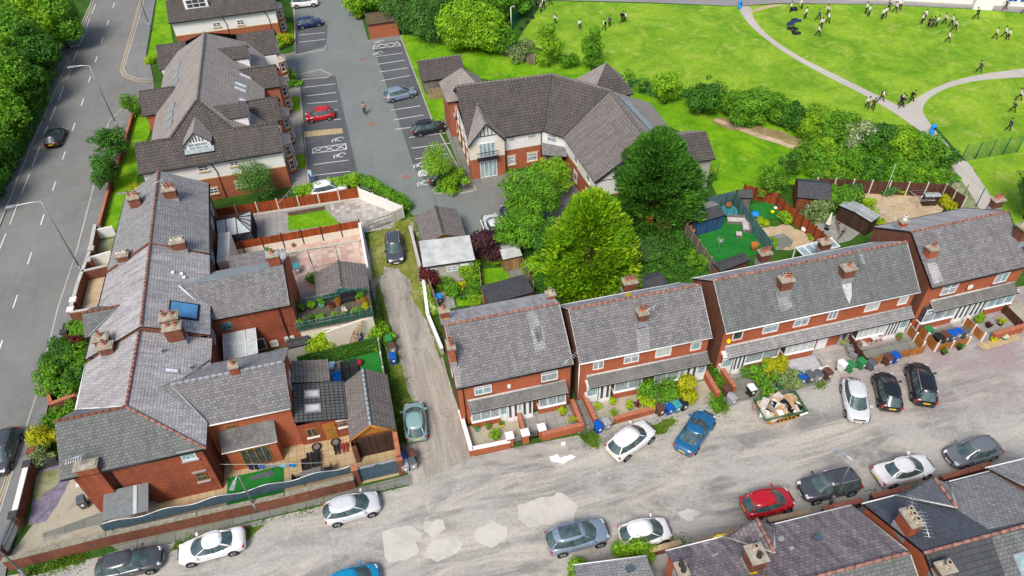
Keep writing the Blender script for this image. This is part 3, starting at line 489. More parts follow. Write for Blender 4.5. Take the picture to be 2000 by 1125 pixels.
def pots(ch, pts, z, m='clay_pot', r=.13, h=.5):
 for i, (x, y) in enumerate(pts):
  mm = m if isinstance(m, str) else m[i % len(m)]; hh = h*random.uniform(.75, 1.2)
  MB().lathe((x, y, z), [(r*1.25, 0), (r*1.25, .08), (r, .12), (r*.92, hh-.1), (r*1.2, hh-.08), (r*1.2, hh)], mm, 10).lathe((x, y, z+hh), [(r*.8, .0), (r*.8, .004)], 'dark_pot', 10).build('chimney_pot', ch)
def chimney(root, x, y, zb, zt, w, d, ang=0, m='brick_wall', npot=2, pm='clay_pot', cap='chimney_cap', ph=.42, flaunch=True):
 mb = MB().obox((x, y), ang, w, d, zb, zt-.32, m).obox((x, y), ang, w+.1, d+.1, zt-.32, zt-.18, m).obox((x, y), ang, w+.2, d+.2, zt-.18, zt-.06, cap)
 mb.obox((x, y), ang, w, d, zt-.06, zt, cap); ch = mb.build('chimney', root)
 if flaunch: MB().obox((x, y), ang, w+.07, d+.09, zb-.2, zb+.42, 'gutter_grey').build('flashing', ch)
 L = max(w, d); ax = ang if w >= d else ang+PI/2
 P = [(x+math.cos(ax)*L*((i+.5)/npot-.5)*.92, y+math.sin(ax)*L*((i+.5)/npot-.5)*.92) for i in range(npot)]
 pots(ch, P, zt, pm, h=ph); return ch
def ridge(root, a, b, m='clay_ridge', r=.11, seg=.45, jm='mortar'):
 a, b = Vector(a), Vector(b); d = b-a; n = max(1, int(d.length/seg)); e = d/n; mb = MB()
 for i in range(n):
  p = a+e*i+Vector((0, 0, .02+random.uniform(-.008, .012))); mb.tube([p+e*.03, p+e*.97], r, m, 8)
 mb.tube([a, b], r*.86, jm, 8); return mb.build('ridge_tiles', root)
def strip(root, name, pts, w, m, th=.05):
 mb = MB(); pts = [Vector(p) for p in pts]
 for a, b in zip(pts, pts[1:]):
  mb.tube([a, b], w/2, m, 6)
 return mb.build(name, root)
def aerial(root, x, y, z, rz=0, h=1.6, tilt=0):
 mb = MB().tube([(x, y, z), (x, y, z+h)], .025, 'metal_light', 5); c, s = math.cos(rz), math.sin(rz)
 mb.tube([(x-c*.9, y-s*.9, z+h-.1), (x+c*.9, y+s*.9, z+h-.1)], .025, 'metal_light', 5)
 for i in range(8):
  t = -.85+i*.22; mb.tube([(x+c*t-s*.3, y+s*t+c*.3, z+h-.1), (x+c*t+s*.3, y+s*t-c*.3, z+h-.1)], .014, 'metal_light', 4)
 return mb.build('aerial', root)
class House:
 """gabled block; (p0,p1) = eave pixels at height he, (r0,r1) = ridge pixels at height hr; near=True if the eave faces the camera"""
 def __init__(s, name, label, cat, p0, p1, r0, r1, he=5., hr=7.5, near=True, roof='slate', roof2='slate_skylit', wall='brick', gable='brick_dark', ridgem='clay_ridge', oh=.3, verge='mortar', world=None, group=None, gut='white_paint', seg=.45):
  if world: A, B, C, D = world
  else:
   A, B, C, D = G(*p0, he), G(*p1, he), G(*r0, hr), G(*r1, hr)
  if not world:
   u = ((B-A)+(D-C)); u.z = 0; u.normalize(); v = Vector((-u.y, u.x, 0)); hd = ((C-A).dot(v)+(D-B).dot(v))/2
   a0 = (A.dot(u)+C.dot(u))/2; a1 = (B.dot(u)+D.dot(u))/2; vv = ((A.dot(v)+B.dot(v))/2+(C.dot(v)+D.dot(v))/2-hd)/2
   if hd < 0: vv -= 2*abs(hd); hd = abs(hd)
  else:
   (x0, y0), (x1, y1), hd = A, B, C; u = Vector((x1-x0, y1-y0, 0)); L = u.length; u.normalize(); v = Vector((-u.y, u.x, 0)); a0 = Vector((x0, y0, 0)).dot(u); a1 = a0+L; vv = Vector((x0, y0, 0)).dot(v)
  s.u, s.v, s.L, s.hd, s.he, s.hr, s.oh = u, v, a1-a0, hd, he, hr, oh
  s.o = u*a0+v*vv; s.k = (hr-he)/hd; s.ang = math.atan2(u.y, u.x)
  P = s.P; L = s.L
  s.root = thing(name, label, cat, P(L/2, hd, 0), 0, group)
  b = .06; zi = he-.12
  mb = MB(); q = [P(b, oh, 0), P(L-b, oh, 0), P(L-b, 2*hd-oh, 0), P(b, 2*hd-oh, 0)]; t = [Vector((p.x, p.y, zi+s.k*oh)) for p in q]
  mb.poly([q[0], q[1], t[1], t[0]], wall); mb.poly([q[2], q[3], t[3], t[2]], wall)
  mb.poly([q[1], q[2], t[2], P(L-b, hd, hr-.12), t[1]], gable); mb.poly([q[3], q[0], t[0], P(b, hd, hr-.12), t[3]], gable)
  mb.build('wall', s.root)
  R_ = MB().slab([P(0, 0, he), P(L, 0, he), P(L, hd, hr), P(0, hd, hr)], .12, roof, 'gutter_black'); R_.slab([P(L, 2*hd, he), P(0, 2*hd, he), P(0, hd, hr), P(L, hd, hr)], .12, roof2, 'gutter_black')
  s.roof = R_.build('roof', s.root)
  if ridgem: ridge(s.root, P(0, hd, hr), P(L, hd, hr), ridgem, seg=seg)
  if verge:
   for x in (0.02, L-.02): MB().tube([P(x, 0, he+.01), P(x, hd, hr+.02), P(x, 2*hd, he+.01)], .035, verge, 5).build('verge', s.root)
  if gut:
   for y in (-.05, 2*hd+.05): MB().tube([P(0, y, he-.06), P(L, y, he-.06)], .06, gut, 6).build('gutter', s.root)
  s.front = Face(P(0, oh, 0), u); s.back = Face(P(L, 2*hd-oh, 0), -u); s.left = Face(P(b, 2*hd, 0), -v); s.right = Face(P(L-b, 0, 0), v)
 def P(s, a, b, z): q = s.o+s.u*a+s.v*b; return Vector((q.x, q.y, z))
 def onroof(s, p, far=False):            # pixel -> point on the near / far slope
  r = ray(*p); n = s.v*(s.k if far else -s.k)+Z3; p0 = s.P(0, s.hd, s.hr); C0 = Vector((0, 0, CH)); t = (p0-C0).dot(n)/r.dot(n); return C0+r*t
 def chim(s, p, far=False, h=1.3, w=.9, d=.6, **k):
  q = s.onroof(p, far); return chimney(s.root, q.x, q.y, q.z-.15, max(q.z+h, s.hr+.4 if False else q.z+h), w, d, s.ang, **k)
 def canopy(s, a0, a1, zt, zb, dep, m='slate_moss', cheek='brick'):
  f = s.front; mb = MB().slab([f.pt(a0, zb, dep), f.pt(a1, zb, dep), f.pt(a1, zt, 0.0), f.pt(a0, zt, 0.0)], .09, m, 'upvc')
  c = mb.build('canopy', s.root); MB().tube([f.pt(a0, zt+.02, .03), f.pt(a1, zt+.02, .03)], .09, 'mortar', 6).build('flashing', c); MB().tube([f.pt(a0, zb-.04, dep+.05), f.pt(a1, zb-.04, dep+.05)], .045, 'gutter_black', 6).build('gutter', c)
  return c
 def skylight(s, p, w=.8, h=1.0, far=False, m='pane_sky'):
  q = s.onroof(p, far); k = s.k if not far else -s.k; sl = (s.v+Z3*k).normalized(); nn = s.u.cross(sl); nn = nn if nn.z > 0 else -nn
  def bx(mb, w, h, t0, t1, m):
   c = [q+s.u*x*w/2+sl*y*h/2 for x, y in ((-1, -1), (1, -1), (1, 1), (-1, 1))]; mb.hexa([p+nn*t0 for p in c]+[p+nn*t1 for p in c], m)
  a = MB(); bx(a, w, h, 0, .07, 'gutter_grey'); A = a.build('skylight', s.root); b_ = MB(); bx(b_, w-.16, h-.16, .07, .085, m); b_.build('pane', A)
 def patch(s, px, m, far=False):
  nn = (Z3-s.v*s.k if not far else Z3+s.v*s.k).normalized(); pts = [s.onroof(p, far)+nn*.02 for p in px]
  return MB().poly(pts if (pts[1]-pts[0]).cross(pts[2]-pts[0]).z > 0 else pts[::-1], m).build('roof_patch', s.root)
# ---------- right-hand row
C8 = lambda x, y: (820+x/4, 640+y/4)
h1 = House('semi_detached_house', 'red brick pair of houses nearest the alley with white capped garden wall', 'house', (892.5, 758), (1122, 712.5), (868, 636), (1091, 591), gut='gutter_black', he=5., hr=7.7)
r = h1.root; f = h1.front
for bl, t in (((428, 530), (558, 440)), ((948, 425), (1078, 325))): winpx(r, f, C8(*bl), C8(*t), nx=2 if bl[0] < 500 else 1, tr=.72, pane='pane_blue' if bl[0] < 500 else 'pane_curtain', sill='brick_dark')
h1.canopy(f.px(C8(375, 580))[0], f.px(C8(1138, 425))[0], 2.95, 2.45, .85)
g2 = .75
def lower(h, bays, d=.55, zc=2.45, wall='brick'):
 """bays: list of (kind, a0, a1, z0, opts) on the plane d in front of the wall"""
 f = h.front
 for kind, a0, a1, o_ in bays:
  if kind == 'bay':
   mb = MB(); f.box(mb, a0, a1, 0, .75, -.05, d, wall); f.box(mb, a0-.04, a1+.04, .75, .83, -.02, d+.06, 'upvc'); mb.build('bay_wall', h.root)
   mb = MB(); f.box(mb, a0+.02, a1-.02, .83, zc-.05, -.02, d-.06, 'pane_dark'); mb.build('bay_return', h.root)
   window(h.root, f, a0, a1, .83, zc-.02, d-.06, sill=None, **o_)
  elif kind == 'door': door(h.root, f, a0, a1, .1, 2.2, d*.9 if 'd' not in o_ else o_['d'], lights=o_.get('lights', 2)); mb = MB(); f.box(mb, a0, a1, 2.2, zc+.05, 0, d*.9, 'upvc'); mb.build('fascia_panel', h.root); mb = MB(); f.box(mb, a0-.03, a1+.03, 0, .1, 0, d+.2, 'concrete'); mb.build('door_step', h.root)
  elif kind == 'side': window(h.root, f, a0, a1, .9, 2.2, d-.08, nx=1, tr=.75, pane='pane_blue'); mb = MB(); f.box(mb, a0, a1, 0, .9, 0, d-.08, 'upvc'); mb.build('porch_panel', h.root); mb = MB(); f.box(mb, a0, a1, 2.2, zc, 0, d-.08, 'upvc'); mb.build('fascia_panel', h.root)
def ax(h, C, x, y, d=.55): return h.front.px(C(x, y), d)[0]
A = [ax(h1, C8, x, y) for x, y in ((412, 765), (632, 745), (690, 750), (775, 740), (800, 725), (885, 715), (930, 660), (1140, 620))]
lower(h1, [('bay', A[0], A[1], dict(nx=3, pane='pane_curtain')), ('side', A[1]+.02, A[2]-.02, {}), ('door', A[2], A[3], {}), ('side', A[3]+.02, A[4]-.02, {}), ('door', A[4], A[5], {}), ('bay', A[6], A[7], dict(nx=3, pane='pane_curtain'))])
h1.chim((884, 704), h=1.9, w=.45, d=.85, m='brick', npot=2, pm='clay_pot'); h1.chim((869, 622), far=True, h=1.1, w=.7, d=.5, m='brick_old', npot=1); h1.chim((1075, 585), far=True, h=.8, w=.6, d=.5, npot=1, pm='buff_pot', m='brick_old')
f.box(MB(), 0, 1, 0, 1, 0, 1, 'brick'); mb = MB(); a, z = f.px(C8(697, 482)); f.box(mb, a-.12, a+.12, 3.5, 3.85, 0, .1, 'plastic_white'); mb.build('alarm_box', r)
for xx in (335, 1175): mb = MB(); a = f.px(C8(xx, 480))[0]; mb.tube([f.pt(a, 0.1, .06), f.pt(a, 4.8, .06)], .045, 'gutter_black', 6).build('downpipe', r)
a = h1.P(h1.L-.1, .3, 4.9); aerial(r, a.x, a.y, a.z-.3, .6, 1.1)
fl = h1.left
for p, q in (((866, 690), (858, 645)), ((890, 745), (882, 730))): a, z = fl.px(p, .02); a2, z2 = fl.px(q, .02); mb = MB(); fl.box(mb, min(a, a2), min(a, a2)+.9, min(z, 2.6), min(z, 2.6)+1.2, 0, .06, 'upvc'); mb.build('window', r)
h1.patch([(1028, 612), (1048, 608), (1068, 680), (1046, 690)], 'slate_grey'); h1.patch([(1040, 640), (1058, 636), (1066, 664), (1050, 668)], 'slate_pale'); h1.patch([(868, 620), (877, 618), (877, 624), (868, 626)], 'plastic_yellow', far=True); h1.patch([(884, 712), (896, 709), (902, 752), (890, 756)], 'slate_grey')
h2 = House('semi_detached_house', 'red brick pair of houses between two side passages with overgrown front shrub', 'house', (1143, 707.5), (1394, 657.5), (1098.5, 607), (1366, 556), he=5., hr=7.7)
r = h2.root; f = h2.front; C12 = lambda x, y: (1250+x/4, 580+y/4)
for bl, t, k in ((C8(1350, 330), C8(1438, 255), dict(nx=2, tr=0)), (C8(1590, 282), C8(1715, 200), dict(nx=2, tr=.75)), (C8(1835, 235), C8(1968, 150), dict(nx=1, tr=0, pane='pane_blind')), (C12(388, 420), C12(482, 345), dict(nx=1, tr=0, pane='pane_blue'))): winpx(r, f, bl, t, sill='brick', **k)
h2.canopy(f.px(C8(1300, 395))[0], f.px(C12(520, 440))[0], 2.95, 2.45, .85)
A = [ax(h2, C8, x, y) for x, y in ((1300, 580), (1388, 570), (1392, 600), (1480, 590), (1510, 560), (1728, 500))]; B_ = [ax(h2, C12, x, y) for x, y in ((110, 650), (300, 640), (340, 660), (430, 650), (500, 635))]
lower(h2, [('side', A[0], A[1], {}), ('door', A[2], A[3], {}), ('bay', A[4], A[5], dict(nx=2)), ('bay', B_[0], B_[1], dict(nx=2)), ('side', B_[1]+.05, B_[2]-.03, {}), ('door', B_[2], B_[3], {}), ('side', B_[3]+.03, B_[4], {})])
h2.chim((1228, 568), far=True, h=1.3, w=1.1, d=.7, npot=3); h2.chim((1253, 628), h=1.2, w=.7, d=.6, npot=2); q = h2.onroof((1262, 628)); aerial(r, q.x+.5, q.y, q.z, .4, 1.7)
h2.skylight((1285, 566), 1.6, .5, far=True)
mb = MB().tube([f.pt(.1, .1, .07), f.pt(.1, 4.8, .07)], .045, 'white_paint', 6); mb.build('downpipe', r)
h2.patch([(1240, 630), (1266, 626), (1270, 680), (1246, 686)], 'slate_grey'); h2.patch([(1242, 628), (1262, 625), (1262, 640), (1244, 644)], 'slate_pale'); h2.patch([(1222, 574), (1232, 572), (1232, 578), (1222, 580)], 'plastic_yellow', far=True)
h3 = House('terraced_house_block', 'long red brick terrace of four houses with four chimney stacks behind the rubbish skip', 'terrace', (1420, 649), (1805, 568.5), (1390.6, 549.5), (1764, 472.4), he=5., hr=7.7, roof='slate_green', roof2='slate_skylit', gable='brick_dark')
r = h3.root; f = h3.front; C16 = lambda x, y: (1600+x/5, 480+y/5)
for bl, t, k in ((C12(715, 340), C12(810, 258), dict(nx=1, tr=0, pane='pane_dark')), (C12(950, 288), C12(1090, 200), dict(nx=1, tr=.75, pane='pane_sky')), (C12(1190, 238), C12(1330, 150), dict(nx=2, tr=.8, pane='pane_curtain')), (C12(1455, 182), C12(1555, 100), dict(nx=2, tr=0, pane='pane_curtain')), (C12(1745, 118), C12(1880, 35), dict(nx=1, tr=0, pane='pane_blind')), (C16(755, 580), C16(885, 480), dict(nx=1, tr=0, pane='pane_blind'))): winpx(r, f, bl, t, sill='brick', **k)
h3.canopy(f.px(C12(660, 400))[0], f.px(C16(885, 610))[0], 2.95, 2.45, .85, m='slate_grey')
A = [ax(h3, C12, x, y) for x, y in ((632, 565), (700, 600), (705, 610), (795, 595), (800, 560), (1070, 490), (1120, 470), (1350, 420))]; B_ = [ax(h3, C16, x, y) for x, y in ((345, 940), (620, 880), (630, 920), (735, 880), (750, 860), (840, 830))]
lower(h3, [('side', A[0], A[1], {}), ('door', A[2], A[3], dict(lights=3)), ('bay', A[4]+.05, A[5], dict(nx=2)), ('bay', A[6], A[7], dict(nx=4, tr=.8, pane='pane_blind')), ('bay', B_[0], B_[1], dict(nx=5, pane='pane_blind')), ('door', B_[1]+.05, B_[3], dict(lights=4)), ('side', B_[4], B_[5], {})])
a0, _ = f.px(C12(1365, 400), .1); door(r, f, a0, a0+.95, .1, 2.1, .1, lights=0); a0, _ = f.px(C12(1545, 340), .1); door(r, f, a0, a0+.9, .1, 2.1, .1, m='plastic_lightgrey', lights=1)
for p, kw in (((1489, 512), dict(far=True, h=1.3, npot=4)), ((1607, 488), dict(far=True, h=1.1, npot=1)), ((1529, 567), dict(h=1.4, npot=3, pm=('buff_pot', 'clay_pot', 'clay_pot'))), ((1650, 543), dict(h=1.3, npot=1))): h3.chim(p, w=.95, d=.7, **kw)
q = h3.onroof((1660, 530)); aerial(r, q.x+.6, q.y, q.z+.3, 1.2, 1.3); h3.patch([(1641, 548), (1662, 545), (1664, 575), (1659, 594), (1652, 580)], 'mortar')
mb = MB(); a, z = f.px(C12(682, 368)); c = f.pt(a, 3.7, .1); mb.lathe((c.x, c.y, 3.55), [(.16, 0), (.18, .15), (.1, .3)], 'plastic_yellow').build('alarm_box', r)
h4 = House('semi_detached_house', 'red brick pair of houses at the right end with fenced front gardens and satellite dish', 'house', (1821, 561.5), (2010, 520), (1777.5, 453.8), (1972, 411.5), he=5., hr=7.7, roof='slate', verge='gutter_black', gut='gutter_black')
r = h4.root; f = h4.front
for bl, t, k in ((C16(1170, 488), C16(1372, 355), dict(nx=2, tr=.6)), (C16(1690, 372), C16(1870, 250), dict(nx=2, tr=0, pane='pane_blue'))): winpx(r, f, bl, t, sill='brick_dark', **k)
h4.canopy(f.px(C16(1075, 560))[0], f.px(C16(1870, 400))[0], 2.95, 2.45, .85)
A = [ax(h4, C16, x, y) for x, y in ((990, 770), (1290, 720), (1310, 740), (1430, 700), (1450, 720), (1560, 690), (1590, 660), (1860, 580))]
lower(h4, [('bay', A[0], A[1], dict(nx=3)), ('door', A[1]+.05, A[3], dict(lights=3)), ('door', A[3]+.1, A[5], dict(lights=3)), ('bay', A[6], A[7], dict(nx=3, pane='pane_blue'))])
h4.chim((1813, 505), h=1.3, w=.8, d=.6, m='brick', npot=1); h4.chim((1760, 445), far=True, h=.9, w=.6, d=.5, npot=1, m='brick', pm='white_paint'); h4.chim((1940, 408), far=True, h=1.2, w=.9, d=.6, npot=3); h4.chim((1988, 470), h=1.6, w=.8, d=.9, npot=3, pm='buff_pot')
mb = MB(); a, z = f.px(C16(1458, 385)); c = f.pt(a, z, .2); mb.tube([c-f.n*.2, c, c+f.n*.04], .05, 'white_paint', 12).tube([c+f.n*.02, c+f.n*.05], .28, 'white_paint', 14).build('satellite_dish', r)
h3.patch([(1515, 572), (1540, 567), (1548, 600), (1524, 612)], 'slate_grey'); h4.patch([(1810, 515), (1828, 512), (1842, 548), (1824, 556)], 'slate_pale')
# ---------- bottom right row (seen from behind; their near slopes are cut by the frame)
b1 = House('semi_detached_house', 'purple slate roofed house with yellow splashed chimney at the bottom edge', 'house', (1283, 1081), (1664, 987), (1393, 1178), (1777.5, 1079), near=False, roof='slate_green', roof2='slate_purple', he=5., hr=7.6, seg=.55, gable='brick')
b1.chim((1468, 1105), far=True, h=1.6, w=.85, d=1.0, npot=2, pm=('dark_pot', 'buff_pot')); b1.chim((1328, 1125), far=True, h=1.0, w=.5, d=.7, npot=2, pm='dark_pot')
b1.patch(wob([(1430, 1038), (1450, 1035), (1456, 1045), (1452, 1053), (1436, 1050), (1428, 1042)], 1.5, 6, 3), 'plastic_yellow', far=True); b1.patch(wob([(1392, 1051), (1404, 1044), (1420, 1043), (1418, 1047), (1400, 1052)], 1, 5, 4), 'plastic_yellow', far=True); b1.patch([(1461, 1115), (1480, 1112), (1478, 1121), (1464, 1122)], 'plastic_yellow', far=True)
for q in ([(1373, 1061), (1385, 1058), (1386, 1062), (1374, 1065)], [(1390, 1085), (1402, 1080), (1403, 1084), (1392, 1088)], [(1540, 1070), (1549, 1066), (1552, 1072), (1543, 1076)], [(1518, 1050), (1529, 1048), (1533, 1056), (1522, 1058)]): b1.patch(q, 'mortar', far=True)
def cross_gable(h, apx, ridge_px, base_px, zr, half, m, m2, far=True, ridgem='clay_ridge', name='dormer_roof'):
 """small gable roof running out of the far slope: ridge from inner pixel to outer pixel at height zr"""
 a = G(*apx, zr); d = h.v if far else -h.v; b = a+d*((G(*ridge_px, zr)-a).dot(d)); e = half
 zl = h.he+.05; dl = (h.hr-zl)/h.k; k = (zr-zl)/e
 inner = a; vall = []
 for sgn in (-1, 1):
  q = a+h.u*sgn*e+d*0; s0 = (h.P(0, 0, 0)).dot(h.v)
  target = (2*h.hd if far else 0.)+s0; q = q+d*((target-q.dot(h.v))*(1 if far else -1)); vall.append(Vector((q.x, q.y, zl)))
 out = [Vector((b.x, b.y, 0))+h.u*sgn*e+Z3*zl for sgn in (-1, 1)]
 mb = MB()
 for i, (vq, oq) in enumerate(zip(vall, out)):
  pts = [a, b, oq, vq]; nn = (pts[1]-pts[0]).cross(pts[2]-pts[0]); pts = pts if nn.z > 0 else pts[::-1]; mb.slab([p+Z3*.03 for p in pts], .1, m if i == 0 else m2)
 R_ = mb.build(name, h.root); ridge(h.root, a+Z3*.04, b+Z3*.04, ridgem)
 mb = MB();
 for vq in vall: mb.tube([a+Z3*.05, vq+Z3*.05], .06, 'mortar', 5)
 mb.build('valley_flashing', h.root)
 w = MB().poly([Vector((p.x, p.y, 0))-d*.2 for p in (out[0], out[1])]+[out[1]-d*.2-Z3*.1, b-d*.2-Z3*.1, out[0]-d*.2-Z3*.1], 'brick'); w.build('gable_wall', h.root)
cross_gable(b1, (1512, 1080), (1482, 1012), None, 6.9, 1.7, 'slate_purple', 'slate_purple')
b2 = House('semi_detached_house', 'dark blue and grey slate roofed houses with red ridge tiles at bottom right corner', 'house', (1684, 983), (1975, 912), (1806, 1082), (2108, 996), near=False, roof='tile_dark', roof2='slate_blue', he=5., hr=7.6, seg=.6, gable='brick', verge='gutter_black')
b2.patch([(1844, 946), (1930, 925), (1978, 915), (2120, 992), (1932, 1035), (1872, 998)], 'slate_grey', far=True); b2.patch([(1935, 1049), (2100, 1010), (2100, 1130), (1965, 1130)], 'slate_green')
b2.chim((1765, 1035), far=True, h=1.6, w=.7, d=1.1, npot=3, pm='buff_pot', m='brick_old'); b2.chim((1836, 1122), h=1., w=.8, d=.6, npot=1, pm='buff_pot')
cross_gable(b2, (1868, 992), (1820, 934), None, 6.7, 1.9, 'slate_blue', 'slate_grey')
q = b2.onroof((1790, 1045), True); aerial(b2.root, q.x, q.y, q.z, 1.2, 1.5); q = b2.onroof((1768, 1008), True); aerial(b2.root, q.x, q.y, q.z, .9, 1.3); b2.skylight((2000, 1100), 1., 1.2)
b3 = House('brick_house', 'pale slate roofed house cut by the right edge beside the dark grey hatchback', 'house', (1952, 908), (2080, 878), (2010, 975), (2150, 940), near=False, roof='slate', roof2='slate_pale', he=5., hr=7.4)
b0 = House('single_storey_extension', 'low grey felt roofed extension with small vent at the bottom edge', 'extension', (1108, 1106), (1256, 1087), (1150, 1190), (1300, 1170), near=False, roof='felt_grey', roof2='slate_grey', he=2.7, hr=3.6, ridgem=None, gable='brick')
mb = MB(); q = b0.onroof((1230, 1113), True); mb.obox((q.x, q.y), .2, .5, .35, q.z-.1, q.z+.2, 'metal_slate').build('roof_vent', b0.root)
q = b1.onroof((1597, 1052), True); mb = MB(); mb.obox((q.x, q.y), .2, .45, .35, q.z-.1, q.z+.2, 'metal_slate').build('roof_vent', b1.root)
# ============================================================ left terrace
def roofs(root, polys, name='roof', th=.12):
 mb = MB()
 for pts, m in polys:
  pts = [Vector(p) for p in pts]; nz = sum(pts[i-1].x*pts[i].y-pts[i].x*pts[i-1].y for i in range(len(pts))); mb.slab(pts if nz > 0 else pts[::-1], th, m, 'gutter_black')
 return mb.build(name, root)
def walls(root, plan, z1, m, z0=0, name='wall', caps=None):
 mb = MB(); a = sum(plan[i-1][0]*plan[i][1]-plan[i][0]*plan[i-1][1] for i in range(len(plan))); plan = plan if a > 0 else plan[::-1]
 for i in range(len(plan)):
  p, q = plan[i], plan[(i+1) % len(plan)]; mb.poly([(p[0], p[1], z0), (q[0], q[1], z0), (q[0], q[1], z1), (p[0], p[1], z1)], m if isinstance(m, str) else m[i % len(m)])
 if caps: mb.poly([(p[0], p[1], z1) for p in plan], caps)
 return mb.build(name, root)
def pent(root, pts, m, name='gable_wall'): return MB().poly(pts, m).build(name, root)
def wing(root, x0, x1, yc, half, ze, zr, m, m2=None, name='roof', rd=None, ends=True, wall='render_white'):
 """gable roof whose ridge runs east-west"""
 roofs(root, [([(x0, yc-half, ze), (x1, yc-half, ze), (x1, yc, zr), (x0, yc, zr)], m), ([(x0, yc, zr), (x1, yc, zr), (x1, yc+half, ze), (x0, yc+half, ze)], m2 or m)], name)
 if rd: ridge(root, (x0, yc, zr), (x1, yc, zr), rd)
eh = thing('terraced_house', 'brick end house with hipped grey slate roof and large brick side wall beside gated drive', 'house', (-19.2, 39.5, 0)); r = eh
e, rz = 5.2, 7.5
walls(r, [(-23.7, 34.4), (-15.05, 34.4), (-15.05, 44.72), (-23.85, 44.72), (-23.85, 40), (-23.7, 40)], 5.15, 'brick_old')
walls(r, [(-19.75, 34.08), (-15.05, 34.08), (-15.05, 34.5), (-19.75, 34.5)], 5.08, 'brick_old', name='wall_pier')
pent(r, [(-23.72, 34.4, 5.1), (-23.72, 40.1, 5.1), (-23.72, 37.25, 7.4)], 'brick_old')
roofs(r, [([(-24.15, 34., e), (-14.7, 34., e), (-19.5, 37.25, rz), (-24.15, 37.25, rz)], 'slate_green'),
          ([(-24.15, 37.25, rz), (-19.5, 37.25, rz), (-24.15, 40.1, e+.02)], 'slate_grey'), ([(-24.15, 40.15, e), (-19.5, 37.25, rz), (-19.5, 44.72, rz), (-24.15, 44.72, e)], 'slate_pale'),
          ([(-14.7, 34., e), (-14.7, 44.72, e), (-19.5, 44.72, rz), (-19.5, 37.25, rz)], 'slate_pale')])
ridge(r, (-24.15, 37.25, rz), (-19.5, 37.25, rz), 'brick_dark', jm='coping_brick'); ridge(r, (-19.5, 37.25, rz), (-19.4, 44.6, rz)); ridge(r, (-19.5, 37.25, rz), (-14.7, 34., e))
strip(r, 'valley_flashing', [(-24.15, 40.12, e+.04), (-21.8, 38.7, 6.36), (-19.7, 37.4, rz)], .09, 'white_paint'); strip(r, 'gutter', [(-24.22, 40.1, e-.05), (-24.22, 44.7, e-.05)], .13, 'white_paint'); strip(r, 'gutter', [(-24.2, 33.95, e-.05), (-14.7, 33.95, e-.05)], .12, 'gutter_black')
strip(r, 'valley_flashing', [(-16.9, 39.2, 6.66), (-14.75, 36.3, 5.3)], .12, 'lead'); strip(r, 'valley_flashing', [(-16.9, 39.2, 6.66), (-14.75, 42.3, 5.3)], .1, 'lead')
chimney(r, -22.3, 34.2, 0, 6.1, 1.35, .6, 0, 'brick_old', 0, cap='chimney_cap', flaunch=False)
q = (-22.5, 34.15, 6.3); mb = MB()
for i in range(7): mb.tube([(-23.1+i*.16, 33.8, 6.9+.02*i), (-23.1+i*.16, 34.7, 6.9+.02*i)], .025, 'metal_light', 4)
mb.tube([(-23.3, 34.2, 6.85), (-21.9, 34.25, 7.05)], .035, 'metal_light', 5).tube([(-22.4, 34.2, 6.2), (-22.4, 34.2, 6.95)], .035, 'metal_light', 5); mb.build('aerial', r)
fs = Face((-24, 34.4), (1, 0)); fs2 = Face((-24, 34.08), (1, 0)); fe = Face((-15.05, 34), (0, 1)); C5 = lambda x, y: (80+x/5, 760+y/5)
winpx(r, fs2, C5(1390, 700), C5(1490, 600), nx=1, tr=0, pane='pane_blue', sill='stone_sill', lintel='stone_sill'); winpx(r, fs, C5(1020, 790), C5(1070, 690), nx=1, tr=.5, frame='wood_gold', pane='pane_dark', sill='stone_sill', lintel='stone_sill', d=.02)
winpx(r, fs2, C5(1540, 900), C5(1600, 800), nx=1, tr=.5, frame='wood_gold', pane='pane_dark', sill='stone_sill', lintel='stone_sill')
for x in (640, 430): a, z = fs.px(C5(x, 780), .1); MB().tube([fs.pt(a, .1, .1), fs.pt(a, 5, .1)], .06, 'gutter_black', 6).build('downpipe', r)
fw = Face((-23.7, 45), (0, -1)); window(r, fw, 8.2, 9.2, 2.9, 4.3, sill='stone_sill', lintel='stone_sill'); window(r, fw, 8.2, 9.2, .8, 2.2, sill='stone_sill', lintel='stone_sill'); MB().box((-24.5, 35.2, 2.5), (-23.7, 36.6, 2.6), 'white_paint').build('porch_canopy', r)
for x, y in ((-17.8, 42.7), (-15.9, 41.3)): MB().lathe((x, y, e+(-14.7-x)*.479), [(.09, 0), (.09, .3), (.14, .32), (.14, .4)], 'lead', 8).build('vent_pipe', r)
def slope_box(root, name, x, y, w, h, zf, m, t=.08, ax='x', sub=None):
 mb = MB(); P = [(x-w/2, y-h/2), (x+w/2, y-h/2), (x+w/2, y+h/2), (x-w/2, y+h/2)]; mb.hexa([(a, b, zf(a, b)) for a, b in P]+[(a, b, zf(a, b)+t) for a, b in P], m); o = mb.build(name, root)
 if sub: k = .12; P = [(x-w/2+k, y-h/2+k), (x+w/2-k, y-h/2+k), (x+w/2-k, y+h/2-k), (x-w/2+k, y+h/2-k)]; MB().hexa([(a, b, zf(a, b)+t) for a, b in P]+[(a, b, zf(a, b)+t+.012) for a, b in P], sub).build('pane', o)
zE = lambda a, b: 5.2+(-14.7-a)*.479
slope_box(r, 'skylight', -17.1, 40.9, .95, .55, zE, 'gutter_grey', sub='light_glass')
roofs(r, [([(-17.9, 39.2, 6.7), (-14.9, 36.2, 5.), (-8.85, 36.2, 5.), (-8.85, 39.2, 6.7)], 'slate'), ([(-17.9, 39.2, 6.7), (-14.9, 42.2, 5.), (-8.85, 42.2, 5.), (-8.85, 39.2, 6.7)], 'slate_grey')], name='rear_roof')
